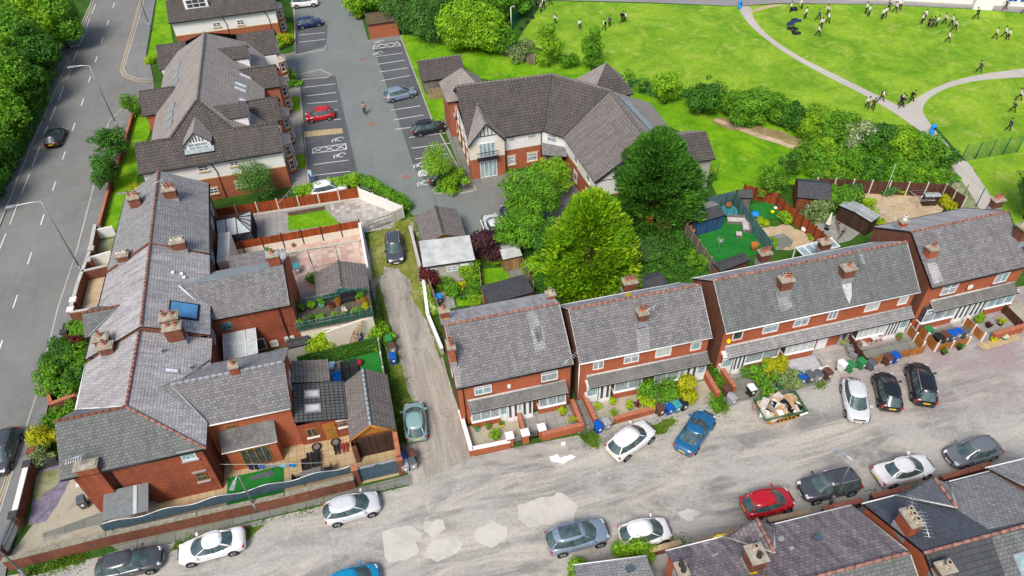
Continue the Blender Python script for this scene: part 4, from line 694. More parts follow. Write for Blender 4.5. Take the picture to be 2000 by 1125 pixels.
ridge(r, (-16.9, 39.2, 6.72), (-8.9, 39.2, 6.72), 'gutter_grey', .12); strip(r, 'gutter', [(-14.7, 36.12, 4.98), (-8.9, 36.12, 4.95)], .12, 'white_paint')
walls(r, [(-15.1, 36.5), (-9.05, 36.5), (-9.05, 41.95), (-15.1, 41.95)], 5.05, ['brick', 'brick', 'brick', 'brick_old'], name='rear_wall'); pent(r, [(-9.05, 36.45, 5), (-9.05, 41.95, 5), (-9.05, 39.2, 6.6)], 'brick')
chimney(r, -12.35, 39.25, 6.4, 7.5, .6, .5, 0, 'brick_old', 1, flaunch=False)
fo = Face((-15, 36.5), (1, 0)); C4 = lambda x, y: (400+x/4, 680+y/4)
winpx(r, fo, C4(180, 655), C4(250, 590), nx=2, tr=.5, frame='wood_gold', pane='pane_dark', sill='stone_sill')
roofs(r, [([(-14.4, 35.2, 2.75), (-10.4, 35.2, 2.75), (-10.4, 36.5, 3.7), (-14.4, 36.5, 3.7)], 'slate_moss')], name='bay_roof'); strip(r, 'gutter', [(-14.4, 35.15, 2.72), (-10.4, 35.15, 2.72)], .1, 'white_paint')
walls(r, [(-14.2, 35.4), (-10.6, 35.4), (-10.6, 36.5), (-14.2, 36.5)], 2.7, 'brick', name='bay_wall'); fb = Face((-14.2, 35.4), (1, 0)); D = MB(); window(r, fb, .9, 3., .2, 2.3, nx=4, tr=0, frame='wood_gold', pane='pane_dark')
fo2 = Face((-9.05, 36), (0, 1)); window(r, fo2, 3.2, 4.6, 3., 4.3, nx=1, tr=0, pane='pane_blue')
roofs(r, [([(-9., 36.0, 3.45), (-5.2, 36.0, 2.6), (-5.2, 39.75, 2.6), (-9., 39.75, 3.45)], 'tile_rib'), ([(-9., 39.85, 3.5), (-6.2, 39.85, 2.8), (-6.2, 42.2, 2.8), (-9., 42.2, 3.5)], 'tile_garage')], name='extension_roof')
walls(r, [(-9.04, 36.35), (-5.3, 36.35), (-5.3, 39.7), (-6.3, 39.7), (-6.3, 42.1), (-9.04, 42.1)], 2.55, 'brick_old', name='extension_wall')
for y in (38.6, 37.2): slope_box(r, 'skylight', -7.6, y, 1.15, .75, lambda a, b: 3.45+(-9-a)*.2237, 'gutter_grey', .1, sub='felt_grey')
fx = Face((-9, 36.35), (1, 0)); window(r, fx, .5, 1.3, .9, 1.9, nx=2, tr=0, frame='wood_gold', pane='pane_dark', sill='coping_white'); door(r, fx, 1.8, 2.7, .05, 2.05, m='wood_door', lights=1, pane='wood_gold'); window(r, fx, 2.95, 3.7, 1.3, 2., nx=1, tr=.6, frame='wood_timber', pane='pane_dark', sill='coping_white', lintel='coping_white')
# ---- northern part of the terrace
nt = thing('terraced_house_block', 'long slate roofed terrace facing the main road with solar panel and three pairs of chimneys', 'terrace', (-19.3, 55.5, 0)); r = nt; e, rz = 5.6, 7.9
def tl(t, a, b): return a+(b-a)*t
yN, yS = 66.3, 44.76
def ex(y, a, b): t = (y-yS)/(yN-yS); return a+(b-a)*t
WE, EE, RX = lambda y: ex(y, -24.05, -23.65), lambda y: ex(y, -14.72, -15.75), lambda y: ex(y, -19.15, -19.75)
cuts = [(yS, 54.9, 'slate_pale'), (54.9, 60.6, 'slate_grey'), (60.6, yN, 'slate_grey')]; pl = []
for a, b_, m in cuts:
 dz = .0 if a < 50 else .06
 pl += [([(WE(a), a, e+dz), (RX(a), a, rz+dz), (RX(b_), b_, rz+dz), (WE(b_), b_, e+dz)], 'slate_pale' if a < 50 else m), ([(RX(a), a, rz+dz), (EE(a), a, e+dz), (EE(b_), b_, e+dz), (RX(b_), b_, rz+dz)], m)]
roofs(r, pl); ridge(r, (RX(yS), yS, rz+.02), (RX(yN), yN, rz+.08))
walls(r, [(WE(yS)+.3, yS+.02), (EE(yS)-.3, yS+.02), (EE(yN)-.3, yN-.1), (WE(yN)+.3, yN-.1)], 5.6, 'brick_dark'); pent(r, [(WE(yS)+.1, yS+.02, 4.8), (EE(yS)-.1, yS+.02, 4.8), (EE(yS)-.1, yS+.02, 5.62), (RX(yS), yS+.02, 7.82), (WE(yS)+.1, yS+.02, 5.62)], 'brick_dark')
pent(r, [(WE(yN)+.3, yN-.1, 5.5), (EE(yN)-.3, yN-.1, 5.5), (RX(yN), yN-.1, 7.8)], 'brick_dark'); mb = MB()
for y in (54.9,): mb.tube([(WE(y), y, e+.1), (RX(y), y, rz+.12)], .1, 'brick_dark', 5); mb.tube([(RX(y), y, rz+.12), (EE(y), y, e+.1)], .07, 'brick_dark', 5)
mb.build('party_parapet', r)
zW = lambda x, y: e+(x-WE(y))*(rz-e)/(RX(y)-WE(y)); zEE = lambda x, y: e+(EE(y)-x)*(rz-e)/(EE(y)-RX(y))
for x, y, z_, n, pm, w_ in ((-21.7, 62.6, 1.3, 3, ('clay_pot', 'buff_pot', 'clay_pot'), 1.0), (-18.4, 62.4, 1.2, 3, ('buff_pot', 'clay_pot', 'clay_pot'), 1.1), (-17.3, 55., 1.1, 3, 'concrete_post', 1.15), (-22., 55., .9, 3, 'concrete_post', .95), (-22.3, 44.95, 1.1, 1, 'clay_pot', 1.0), (-17.1, 45.05, 1.4, 2, 'clay_pot', 1.3)):
 zb = (zW if x < -19.5 else zEE)(x, y); chimney(r, x, y, zb-.3, zb+z_, w_, .75, 0, 'brick_wall', n, pm, ph=.45 if pm != 'concrete_post' else .22)
chimney(eh, -21.95, 44.15, 6.0, 7.3, .95, .6, 0, 'brick_wall', 1); chimney(eh, -16.9, 44.2, 6., 7.9, 1.25, .75, 0, 'brick_wall', 2)
slope_box(r, 'solar_panel', -16.55, 47.1, 2.0, 1.9, zEE, 'gutter_black', .12, sub='solar'); aerial(r, -18.9, 63.2, 7.7, .5, 1.2)
for x, y in ((-17.6, 51.6), (-17., 51.6), (-16.8, 51.2)): MB().lathe((x, y, zEE(x, y)), [(.13, 0), (.15, .12), (.1, .18)], 'coping_white', 10).build('roof_vent', r)
strip(r, 'gutter', [(WE(yS)-.05, yS, e-.05), (WE(yN)-.05, yN, e-.05)], .13, 'gutter_black'); strip(r, 'gutter', [(EE(yS)+.05, yS, e-.05), (EE(yN)+.05, yN, e-.05)], .13, 'gutter_black')
wing(r, -24.5, -21.6, 48.9, 1.75, 5.65, 6.75, 'slate_green', 'slate', name='bay_roof', rd='brick_dark'); pent(r, [(-24.3, 47.3, 0), (-24.3, 50.5, 0), (-24.3, 50.5, 5.6), (-24.3, 48.9, 6.65), (-24.3, 47.3, 5.6)], 'brick')
walls(r, [(-24.29, 47.3), (-24.29, 50.5), (-23.7, 50.5), (-23.7, 47.3)], 5.55, 'brick', name='bay_wall'); strip(r, 'valley_flashing', [(-24.2, 47.15, 5.7), (-21.7, 48.85, 6.8)], .09, 'lead')
fE = Face((-15.05, 44), (.0, 1)); fE = Face((EE(yS)-.3, yS), (EE(yN)-EE(yS), yN-yS))
for a, z in ((17., 3.2), (19.3, 3.2), (17., .9), (1.1, 3.3), (11.6, 3.2)): window(r, fE, a, a+1.1, z, z+1.3, nx=2, tr=.6, pane='pane_dark')
walls(r, [(-15.3, 56.5), (-14.2, 56.5), (-14.2, 60.8), (-15.3, 60.8)], 3.4, 'render_cream', name='rear_wall', caps='felt_grey')
fW = Face((-23.75, 66.2), (0, -1))
for k in range(5): window(r, fW, 1.5+k*3.6, 2.6+k*3.6, 3.3, 4.7, nx=1, sill='stone_sill', lintel='stone_sill'); window(r, fW, 1.2+k*3.6, 2.9+k*3.6, .8, 2.4, nx=2, sill='stone_sill', lintel='stone_sill')
roofs(r, [([(-17.2, 50.15, 6.7), (-15.3, 47.05, 5.), (-8.6, 47.05, 5.), (-8.6, 50.15, 6.7)], 'slate'), ([(-17.2, 50.15, 6.7), (-15.3, 53.25, 5.), (-8.6, 53.25, 5.), (-8.6, 50.15, 6.7)], 'lead')], name='rear_roof')
walls(r, [(-15.1, 47.35), (-8.5, 47.35), (-8.5, 53.2), (-15.1, 53.2)], 5.05, ['brick_old', 'brick', 'brick', 'brick_dark'], name='rear_wall'); pent(r, [(-8.45, 46.95, 4.6), (-8.45, 53.45, 4.6), (-8.45, 53.45, 5.25), (-8.45, 50.15, 6.95), (-8.45, 46.95, 5.25)], 'brick'); pent(r, [(-8.6, 46.95, 5.1), (-8.6, 53.45, 5.1), (-8.6, 50.15, 6.95)], 'brick')
chimney(r, -9.35, 51.2, 5.9, 7.5, .95, .7, 0, 'brick_old', 1, flaunch=False); strip(r, 'valley_flashing', [(-17.1, 50.1, 6.75), (-14.75, 47.1, 5.38)], .13, 'white_paint'); strip(r, 'verge', [(-8.6, 47., 5.08), (-8.6, 50.15, 6.8)], .1, 'lead')
fn = Face((-15, 47.35), (1, 0)); Cn = lambda x, y: (400+x/4, 480+y/4)
for bl, t, k in ((Cn(340, 830), Cn(460, 720), dict(nx=1, tr=0, pane='pane_dark')), (Cn(520, 790), Cn(565, 735), dict(nx=1, tr=0, pane='pane_blind')), (Cn(640, 770), Cn(695, 700), dict(nx=1, tr=.8, pane='pane_blue')), (Cn(140, 660), Cn(200, 595), dict(nx=1, tr=.6, frame='plastic_teal', pane='pane_dark'))): winpx(r, fn, bl, t, **k)
for x in (600,): a, z = fn.px(Cn(x, 560), .1); MB().tube([fn.pt(a, .1, .1), fn.pt(a, 5, .1)], .05, 'gutter_black', 6).build('downpipe', r)
roofs(r, [([(-14.6, 44.9, 2.3), (-11.9, 44.9, 2.3), (-11.9, 47.3, 3.), (-14.6, 47.3, 3.)], 'poly_roof')], name='lean_to_roof', th=.06); mb = MB()
for i in range(4): x = -14.6+.9*i; mb.tube([(x, 44.9, 2.34), (x, 47.3, 3.04)], .04, 'white_paint', 4)
mb.tube([(-14.6, 44.9, 2.34), (-11.9, 44.9, 2.34)], .05, 'white_paint', 4).tube([(-14.6, 46.1, 2.68), (-11.9, 46.1, 2.68)], .03, 'white_paint', 4).build('lean_to_frame', r)
roofs(r, [([(-14.1, 53.9, 3.1), (-10.9, 53.9, 3.1), (-10.9, 56.4, 3.9), (-14.1, 56.4, 3.9)], 'slate')], name='rear_roof'); walls(r, [(-14.2, 54.), (-11., 54.), (-11., 56.3), (-14.2, 56.3)], 3.05, ['render_cream', 'render_cream', 'brick', 'brick'], name='rear_wall')
cv = thing('conservatory', 'brown framed conservatory with hipped polycarbonate roof at the top of the yard', 'conservatory', (-14.2, 63.3, 0)); x0, x1, y0, y1 = -15.7, -12.5, 61.6, 65.2
roofs(cv, [([(x0, y0, 2.3), (x1, y0, 2.3), (x1-1.3, (y0+y1)/2, 3.1), (x0, (y0+y1)/2, 3.1)], 'poly_roof'), ([(x1, y0, 2.3), (x1, y1, 2.3), (x1-1.3, (y0+y1)/2, 3.1)], 'poly_roof'), ([(x1, y1, 2.3), (x0, y1, 2.3), (x0, (y0+y1)/2, 3.1), (x1-1.3, (y0+y1)/2, 3.1)], 'fence_brown')], th=.05)
mb = MB(); ym = (y0+y1)/2
for a, b_ in (((x0, y0), (x0, ym)), ((x0+.9, y0), (x0+.9, ym)), ((x1-1.3, y0), (x1-1.3, ym)), ((x1, y0), (x1-1.3, ym)), ((x1, y1), (x1-1.3, ym)), ((x1, ym), (x1-1.3, ym)), ((x1, y0+.9), (x1-1.3, ym)), ((x1, y1-.9), (x1-1.3, ym))): mb.tube([(a[0], a[1], 2.35), (b_[0], b_[1], 3.15)], .045, 'shed_dark', 4)
mb.tube([(x0, ym, 3.15), (x1-1.3, ym, 3.15)], .06, 'shed_dark', 5); mb.tube([(x0, y0, 2.33), (x1, y0, 2.33), (x1, y1, 2.33)], .06, 'shed_dark', 5)
for i in range(7): mb.box((x0+i*.53-.03, y0-.03, 0), (x0+i*.53+.03, y0+.03, 2.3), 'shed_dark'); mb.box((x1-.03, y0+i*.6-.03, 0), (x1+.03, y0+i*.6+.03, 2.3), 'shed_dark')
mb.build('frame', cv); walls(cv, [(x0+.02, y0+.02), (x1-.02, y0+.02), (x1-.02, y1-.02), (x0+.02, y1-.02)], 2.25, 'pane_dark', name='glazing')
def garage(name, label, x0, x1, y0, y1, ze, zr, m, m2, wall, group=None, cat='garage', axis='y', oh=.15, rd=True, gm='wood_door', gw=True, sidew=None):
 t = thing(name, label, cat, ((x0+x1)/2, (y0+y1)/2, 0), 0, group); xm, ym = (x0+x1)/2, (y0+y1)/2
 if axis == 'y':
  roofs(t, [([(x0, y0, ze), (x0, y1, ze), (xm, y1, zr), (xm, y0, zr)], m), ([(x1, y0, ze), (x1, y1, ze), (xm, y1, zr), (xm, y0, zr)], m2)])
  for y in (y0+oh, y1-oh): pent(t, [(x0+oh, y, ze-.05), (x1-oh, y, ze-.05), (xm, y, zr-.12)], gm)
  if rd: ridge(t, (xm, y0, zr), (xm, y1, zr), rd if isinstance(rd, str) else 'lead', .1)
  if gw: strip(t, 'bargeboard', [(x0, y0-.03, ze-.02), (xm, y0-.03, zr-.02), (x1, y0-.03, ze-.02)], .16, gw if isinstance(gw, str) else 'wood_door')
 else:
  roofs(t, [([(x0, y0, ze), (x1, y0, ze), (x1, ym, zr), (x0, ym, zr)], m), ([(x0, y1, ze), (x1, y1, ze), (x1, ym, zr), (x0, ym, zr)], m2)])
  for x in (x0+oh, x1-oh): pent(t, [(x, y0+oh, ze-.05), (x, y1-oh, ze-.05), (x, ym, zr-.12)], gm)
  if rd: ridge(t, (x0, ym, zr), (x1, ym, zr), rd if isinstance(rd, str) else 'lead', .1)
 walls(t, [(x0+oh, y0+oh), (x1-oh, y0+oh), (x1-oh, y1-oh), (x0+oh, y1-oh)], ze, wall); return t
g1 = garage('garage', 'gabled brown tile garage with dark timber doors at the corner of the alley and yard', -5.25, -1.75, 34.0, 39.6, 2.45, 3.75, 'tile_garage', 'tile_garage', 'brick_old', oh=.18)
walls(g1, [(-5.2, 33.6), (-4.85, 33.6), (-4.85, 34.2), (-5.2, 34.2)], 2.3, 'brick_wall', name='pier'); walls(g1, [(-2.1, 31.9), (-1.75, 31.9), (-1.75, 34.2), (-2.1, 34.2)], 2.3, 'brick_wall', name='pier', caps='coping_brick'); MB().box((-4.8, 34.05, .05), (-2.15, 34.14, 2.3), 'shed_dark').build('garage_door', g1)
g2_ = garage('garage', 'wide gabled grey tile garage with small white aerial above the green roof terrace', -6.75, -2.0, 49.5, 53.3, 2.6, 3.6, 'tile_garage', 'tile_garage', 'brick_old', rd='tile_garage', gw='metal_green', gm='plastic_teal')
g3 = garage('garage', 'brown tiled garage beside the courtyard with curved dark tiles', 3.6, 7.9, 54.9, 59.6, 2.2, 3.05, 'tile_garage', 'tile_garage', 'brick_dark', rd='tile_brown', gw='shed_dark')
g4 = thing('garage', 'flat white felt roofed garage with white door and windows next to maroon shrub', 'garage', (5.5, 53.2, 0)); walls(g4, [(3.35, 51.7), (7.75, 51.35), (7.9, 54.4), (3.5, 54.9)], 2.45, 'render_grey')
roofs(g4, [([(3.1, 51.45, 2.5), (7.95, 51.1, 2.5), (8.15, 54.5, 2.75), (3.3, 55.0, 2.75)], 'felt_grey')], th=.16); f4 = Face((3.35, 51.7), (4.4, -.35))
window(g4, f4, .25, .95, 1.3, 1.9, nx=1, tr=.5); window(g4, f4, 1.9, 3., 1.3, 1.95, nx=2, tr=.5); door(g4, f4, 3.2, 4., .02, 2.05, lights=2)
mb = MB(); [mb.lathe(tuple(f4.pt(1.0+.16*i, 1.05, .06)), [(.03, 0), (.03, .08)], 'flower_white', 5) for i in range(8)]; mb.build('white_wall_ornament', g4)
# ============================================================ retirement flats
def flats(name, label, oy, full=True):
 t = thing(name, label, 'apartment building', (-16, 86+oy, 0)); ze = 4.8; T, TP = 'tile_brown', 'tile_brown_pale'
 ys, yr, ya = 71.4+oy, 74.25+oy, 77.55+oy; yb, yn = 94.8+oy, 101+oy; W, E_, M = -22.65, -10.35, -16.5; x0, x1 = -23.3, -8.55
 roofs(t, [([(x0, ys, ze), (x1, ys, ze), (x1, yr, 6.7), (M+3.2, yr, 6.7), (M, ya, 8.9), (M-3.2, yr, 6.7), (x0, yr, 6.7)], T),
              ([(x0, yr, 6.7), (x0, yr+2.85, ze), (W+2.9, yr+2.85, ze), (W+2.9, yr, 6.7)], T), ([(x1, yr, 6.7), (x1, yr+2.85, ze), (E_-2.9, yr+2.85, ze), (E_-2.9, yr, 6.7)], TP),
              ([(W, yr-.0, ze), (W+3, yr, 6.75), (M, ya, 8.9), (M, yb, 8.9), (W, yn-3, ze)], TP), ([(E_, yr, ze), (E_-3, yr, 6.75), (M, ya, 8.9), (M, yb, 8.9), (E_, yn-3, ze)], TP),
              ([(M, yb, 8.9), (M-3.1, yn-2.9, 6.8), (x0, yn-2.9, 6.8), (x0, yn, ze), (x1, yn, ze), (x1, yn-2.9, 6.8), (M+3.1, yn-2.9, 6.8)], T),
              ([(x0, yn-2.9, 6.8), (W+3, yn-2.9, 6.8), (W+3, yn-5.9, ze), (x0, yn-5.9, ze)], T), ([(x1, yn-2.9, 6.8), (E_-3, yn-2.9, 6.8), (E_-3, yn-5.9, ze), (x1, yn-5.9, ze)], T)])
 ridge(t, (M, ya, 8.9), (M, yb, 8.9), 'tile_brown_pale', .16, jm='mortar')
 for s in (-1, 1): ridge(t, (M, ya, 8.9), (M+s*3.2, yr, 6.72), 'tile_brown', .14); ridge(t, (M+s*3.2, yr, 6.72), (x1 if s > 0 else x0, yr, 6.72), 'tile_brown', .12)
 B = 'brick_flats'; mb = MB()
 plan = [(x0+.3, ys+.35), (x1-.2, ys+.35), (x1-.2, ys+6), (E_-.2, ys+6), (E_-.2, yn-6), (x1-.2, yn-6), (x1-.2, yn-.3), (x0+.3, yn-.3), (x0+.3, yn-6), (W+.2, yn-6), (W+.2, ys+6), (x0+.3, ys+6)]
 walls(t, plan, 2.75, B); walls(t, plan, 4.75, 'render_white', z0=2.75, name='upper_wall'); mb = MB(); mb.box((x0+.28, ys+.31, 2.68), (x1-.18, ys+.4, 2.8), 'stone_buff'); mb.build('string_course', t)
 strip(t, 'gutter', [(x0, ys-.05, ze-.06), (x1, ys-.05, ze-.06)], .13, 'gutter_black')
 f = Face((x0+.3, ys+.35), (1, 0)); f.box(mb := MB(), 0, 0, 0, 0, 0, 0, B)
 if full:
  D = [(389, 322, 405, 335, 0), (450, 314, 465, 325, 0), (462, 352, 480, 367, 1), (411, 366, 424, 379, 1)]
 else: D = [(417, 43, 429, 53, 0), (464, 38, 475, 49, 0), (472, 71, 485, 80, 1)]
 for a, b_, c, d_, k in D: winpx(t, f, (a, d_), (c, b_), nx=2, tr=.5, pane='pane_dark', sill='stone_buff', lintel='stone_buff' if k else None)
 for px in (((422, 330),) if full else ((442, 45), (525, 35))): a, z = f.px(px, .08); MB().tube([f.pt(a, .1, .08), f.pt(a, 3.4, .08), f.pt(a-.3, 4.5, .12)], .05, 'gutter_black', 6).build('downpipe', t)
 def wg(xa, xb, yc, half, zr, m=T): roofs(t, [([(xa, yc-half, ze), (xb, yc-half, ze), (xb, yc, zr), (xa, yc, zr)], m), ([(xa, yc, zr), (xb, yc, zr), (xb, yc+half, ze), (xa, yc+half, ze)], m)], 'wing_roof'); ridge(t, (xa, yc, zr), (xb, yc, zr), 'tile_brown', .1)
 if full:
  yy = [G(*p).y for p in ()]
  wg(-24.2, -20.2, G(300, 175, 6.6).y, 2.5, 6.6); walls(t, [(-23.9, G(300, 175, 6.6).y-2.2), (-22.5, G(300, 175, 6.6).y-2.2), (-22.5, G(300, 175, 6.6).y+2.2), (-23.9, G(300, 175, 6.6).y+2.2)], ze, B, name='wing_wall')
  for py in (G(505, 130, 6.6).y, G(512, 192, 6.6).y): wg(-13., -8.5, py, 2.3, 6.5); walls(t, [(-10.5, py-2.1), (-8.7, py-2.1), (-8.7, py+2.1), (-10.5, py+2.1)], ze, B, name='wing_wall')
  for (pa, pb) in (((432, 91), (487, 86)), ((429, 201), (490, 196))):      # box dormers with white faces
   ym = G(*pb, 8.).y; zr = 8.; xa, xb = -14.6, -11.6;
   roofs(t, [([(xa-1, ym-1.5, 7.), (xb, ym-1.5, 7.), (xb, ym, zr), (xa-1, ym, zr)], T), ([(xa-1, ym, zr), (xb, ym, zr), (xb, ym+1.5, 7.), (xa-1, ym+1.5, 7.)], T)], 'dormer_roof')
   pent(t, [(xb-.15, ym-1.35, 5.6), (xb-.15, ym+1.35, 5.6), (xb-.15, ym+1.35, 7.), (xb-.15, ym, 7.9), (xb-.15, ym-1.35, 7.)], 'white_paint', 'dormer_wall'); pent(t, [(xb-.15, ym-1.35, 5.6), (xa, ym-1.35, 6.9), (xb-.15, ym-1.35, 7.)], 'white_paint', 'dormer_cheek')
   window(t, Face((xb-.15, ym-1), (0, 1)), .3, 1.7, 5.9, 6.9, nx=2, tr=0); roofs(t, [([(xb-.1, ym-1.5, 5.6), (xb+.9, ym-1.5, 5.), (xb+.9, ym+1.5, 5.), (xb-.1, ym+1.5, 5.6)], 'lead')], 'dormer_apron', .05)
  k = .6667
  for p in ((343, 122), (339, 139), (339, 154), (332, 202), (329, 219), (328, 237)): q = G(*p, 6.9); slope_box(t, 'skylight', max(q.x, -21.5), q.y, .8, 1.25, lambda a, b: ze+(a-W)*k, 'gutter_grey', .08, sub='pane_sky')
  for p in ((476, 137), (468, 158), (467, 167), (475, 185)): q = G(*p, 6.9); slope_box(t, 'skylight', q.x, q.y, 1.3, .75, lambda a, b: ze+(E_-a)*k, 'gutter_grey', .08, sub='light_glass')
  p = G(387, 282, 6.3); x, y = p.x, 73.2; zr = 7.9; roofs(t, [([(x-1.45, y-.6, 6.55), (x, y-.6, zr), (x, y+4.2, zr), (x-1.45, y+2, 6.55)], TP), ([(x+1.45, y-.6, 6.55), (x, y-.6, zr), (x, y+4.2, zr), (x+1.45, y+2, 6.55)], TP)], 'dormer_roof')
  pent(t, [(x-1.25, y-.4, 5.6), (x+1.25, y-.4, 5.6), (x+1.25, y-.4, 6.6), (x, y-.4, 7.75), (x-1.25, y-.4, 6.6)], 'white_paint', 'dormer_wall'); fd = Face((x-1.25, y-.4), (1, 0)); window(t, fd, .25, 2.25, 5.75, 6.6, nx=3, tr=.5, pane='pane_curtain')
  mb = MB(); [fd.box(mb, 1.25+d-.04, 1.25+d+.04, 6.66, 7.5-abs(d)*.8, .01, .05, 'gutter_black') for d in (-.6, -.3, 0, .3, .6)]; mb.build('gable_timbers', t); strip(t, 'bargeboard', [(x-1.45, y-.62, 6.52), (x, y-.62, 7.88), (x+1.45, y-.62, 6.52)], .1, 'gutter_black')
  for s in (-1, 1): pent(t, [(x+s*1.25, y-.4, 5.7), (x+s*1.25, y+1.2, 6.6), (x+s*1.25, y-.4, 6.6)], 'white_paint', 'dormer_cheek')
  roofs(t, [([(x-1.5, y-.9, 5.65), (x+1.5, y-.9, 5.65), (x+1.5, y-.35, 5.98), (x-1.5, y-.35, 5.98)], 'lead')], 'dormer_apron', .1)
 L = [G(*p, 4.6).y for p in ((540, 104), (541, 150), (546, 210), (550, 262))] if full else [108.5+oy-37, 110.5+oy-37] ; L = L if full else [113.]
 for y in L:
  pl = [(-8.75, y-1.3), (-7.95, y-.75), (-7.95, y+.75), (-8.75, y+1.3)]; walls(t, pl, 3.9, B, name='bay_wall')
  roofs(t, [([(-7.8, y-.9, 3.9), (-7.8, y+.9, 3.9), (-8.75, y, 4.7)], 'cloth_beige'), ([(-7.8, y-.9, 3.9), (-8.75, y-1.45, 3.9), (-8.75, y, 4.7)], 'cloth_beige'), ([(-7.8, y+.9, 3.9), (-8.75, y+1.45, 3.9), (-8.75, y, 4.7)], 'cloth_beige')], 'bay_roof', .06)
  fb_ = Face((-7.95, y-.75), (0, 1)); fc = Face((-8.75, y-1.3), (.8, .55))
  for z in (.6, 2.5): window(t, fb_, .3, 1.2, z, z+1.15, nx=2, tr=.5, pane='pane_dark', sill='stone_buff', lintel='stone_buff'); window(t, fc, .2, .8, z, z+1.15, nx=1, tr=.5, pane='pane_dark', sill='stone_buff', lintel='stone_buff')
 return t
fl2 = flats('apartment_building', 'long brown tiled retirement flats with row of roof windows beside the main road', 0)
fl1 = flats('apartment_building', 'brown tiled flats cut off by the top edge with white dormer window', 38.1, False)
q = G(384, 8, 6.2); x, y = q.x, 111.4; pent(fl1, [(x-1.6, y-.4, 5.6), (x+1.6, y-.4, 5.6), (x+1.6, y-.4, 7.3), (x-1.6, y-.4, 7.3)], 'white_paint', 'dormer_wall'); window(fl1, Face((x-1.6, y-.4), (1, 0)), .3, 2.9, 5.9, 7.1, nx=3, tr=.5, pane='pane_dark'); roofs(fl1, [([(x-1.9, y-1.5, 4.95), (x+1.9, y-1.5, 4.95), (x+1.9, y-.4, 5.65), (x-1.9, y-.4, 5.65)], 'lead')], 'dormer_apron', .05)
# ---- angled block in the middle
cb = thing('apartment_building', 'angled brown tiled flats with half timbered gable and small balcony behind the big trees', 'apartment building', (21, 70, 0)); t = cb; ze, zr = 4.5, 8.3; T, TP = 'tile_brown', 'tile_brown_pale'
P0, P1, P2, P3 = (10.9, 73.2), (21.75, 72.6), (26.65, 67.3), (26.85, 56.8); A0, A1, A2, A3 = (10.8, 67.5), (19.3, 67.6), (21.1, 66.1), (21.55, 56.8); B0, B1, B2, B3 = (11.2, 78.9), (24., 78.4), (32.6, 69.6), (32.6, 56.8)
def h3d(p, z): return (p[0], p[1], z)
AM = (21.0, 65.7)
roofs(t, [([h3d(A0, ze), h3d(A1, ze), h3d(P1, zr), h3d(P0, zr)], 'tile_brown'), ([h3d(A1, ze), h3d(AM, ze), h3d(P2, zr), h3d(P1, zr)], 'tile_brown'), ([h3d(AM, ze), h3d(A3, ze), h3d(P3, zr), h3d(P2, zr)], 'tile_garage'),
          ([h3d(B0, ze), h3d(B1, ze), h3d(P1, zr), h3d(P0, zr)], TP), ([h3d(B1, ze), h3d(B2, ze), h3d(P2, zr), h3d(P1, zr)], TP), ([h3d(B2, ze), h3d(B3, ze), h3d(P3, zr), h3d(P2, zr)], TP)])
for a, b_ in ((P0, P1), (P1, P2), (P2, P3)): ridge(t, h3d(a, zr), h3d(b_, zr), 'tile_garage', .14)
strip(t, 'valley', [h3d(A1, ze+.06), h3d(P1, zr+.03)], .1, 'felt_dark'); strip(t, 'valley', [h3d(AM, ze+.06), h3d(P2, zr+.03)], .1, 'felt_dark')
roofs(t, [([(27.3, 66.6, zr-.3), (28.6, 66.5, zr-1.15), (30.2, 58, zr-2.2), (28.9, 57.8, zr-1.3)], 'lead')], 'roof_stain', .01)
pl = [(11, 67.8), (19.2, 67.9), (21.3, 66.2), (21.8, 57), (32.3, 57), (32.3, 69.4), (23.8, 78.1), (11.3, 78.6)]; walls(t, pl, 2.6, 'brick_flats'); walls(t, pl, ze, 'render_white', z0=2.6, name='upper_wall'); pent(t, [(21.6, 57, ze-.1), (32.4, 57, ze-.1), (26.85, 57, zr-.1)], 'render_white')
strip(t, 'bargeboard', [(21.5, 56.75, ze), (26.85, 56.75, zr), (32.6, 56.75, ze)], .2, 'gutter_black')
fz = Face((11, 67.8), (8.2, .1)); fy = Face((19.2, 67.9), (2.1, -1.7))
a, z = fz.px((944, 242), .5); gxl, gxr, gy = 10.85, 14.75, 67.1; gm = (gxl+gxr)/2; gz = 7.0
roofs(t, [([(gxl-.15, gy-.35, ze), (gm, gy-.35, gz), (gm, 71.4, gz), (gxl-.15, 67.5, ze)], TP), ([(gxr+.15, gy-.35, ze), (gm, gy-.35, gz), (gm, 71.4, gz), (gxr+.15, 67.5, ze)], TP)], 'gable_roof'); ridge(t, (gm, gy-.35, gz), (gm, 71.3, gz), 'tile_garage', .11)
walls(t, [(gxl, gy), (gxr, gy), (gxr, 67.9), (gxl, 67.9)], 2.6, 'brick_flats', name='bay_wall'); walls(t, [(gxl, gy), (gxr, gy), (gxr, 67.9), (gxl, 67.9)], ze, 'render_cream', z0=2.6, name='bay_wall'); pent(t, [(gxl, gy, ze-.02), (gxr, gy, ze-.02), (gm, gy, gz-.12)], 'render_white')
strip(t, 'bargeboard', [(gxl-.15, gy-.36, ze), (gm, gy-.36, gz), (gxr+.15, gy-.36, ze)], .15, 'gutter_black'); fg = Face((gxl, gy), (1, 0)); mb = MB()
for d in (-.6, -.2, .2, .6): fg.box(mb, 1.95+d-.04, 1.95+d+.04, 5.4, 6.6-abs(d)*1.2, .01, .04, 'gutter_black')
fg.box(mb, .9, 3., 5.32, 5.4, .01, .045, 'gutter_black'); mb.build('gable_timbers', t)
window(t, fg, 1.05, 2.85, 2.75, 4.5, nx=4, tr=0, pane='pane_blue'); window(t, fg, 1.05, 2.95, .1, 2.2, nx=4, tr=0, pane='pane_blue', lintel='stone_buff'); mb = MB()
for i in range(14): x = gxl+.8+i*.18; mb.tube([(x, gy-.5, 2.7), (x, gy-.5, 3.6)], .015, 'gutter_black', 4)
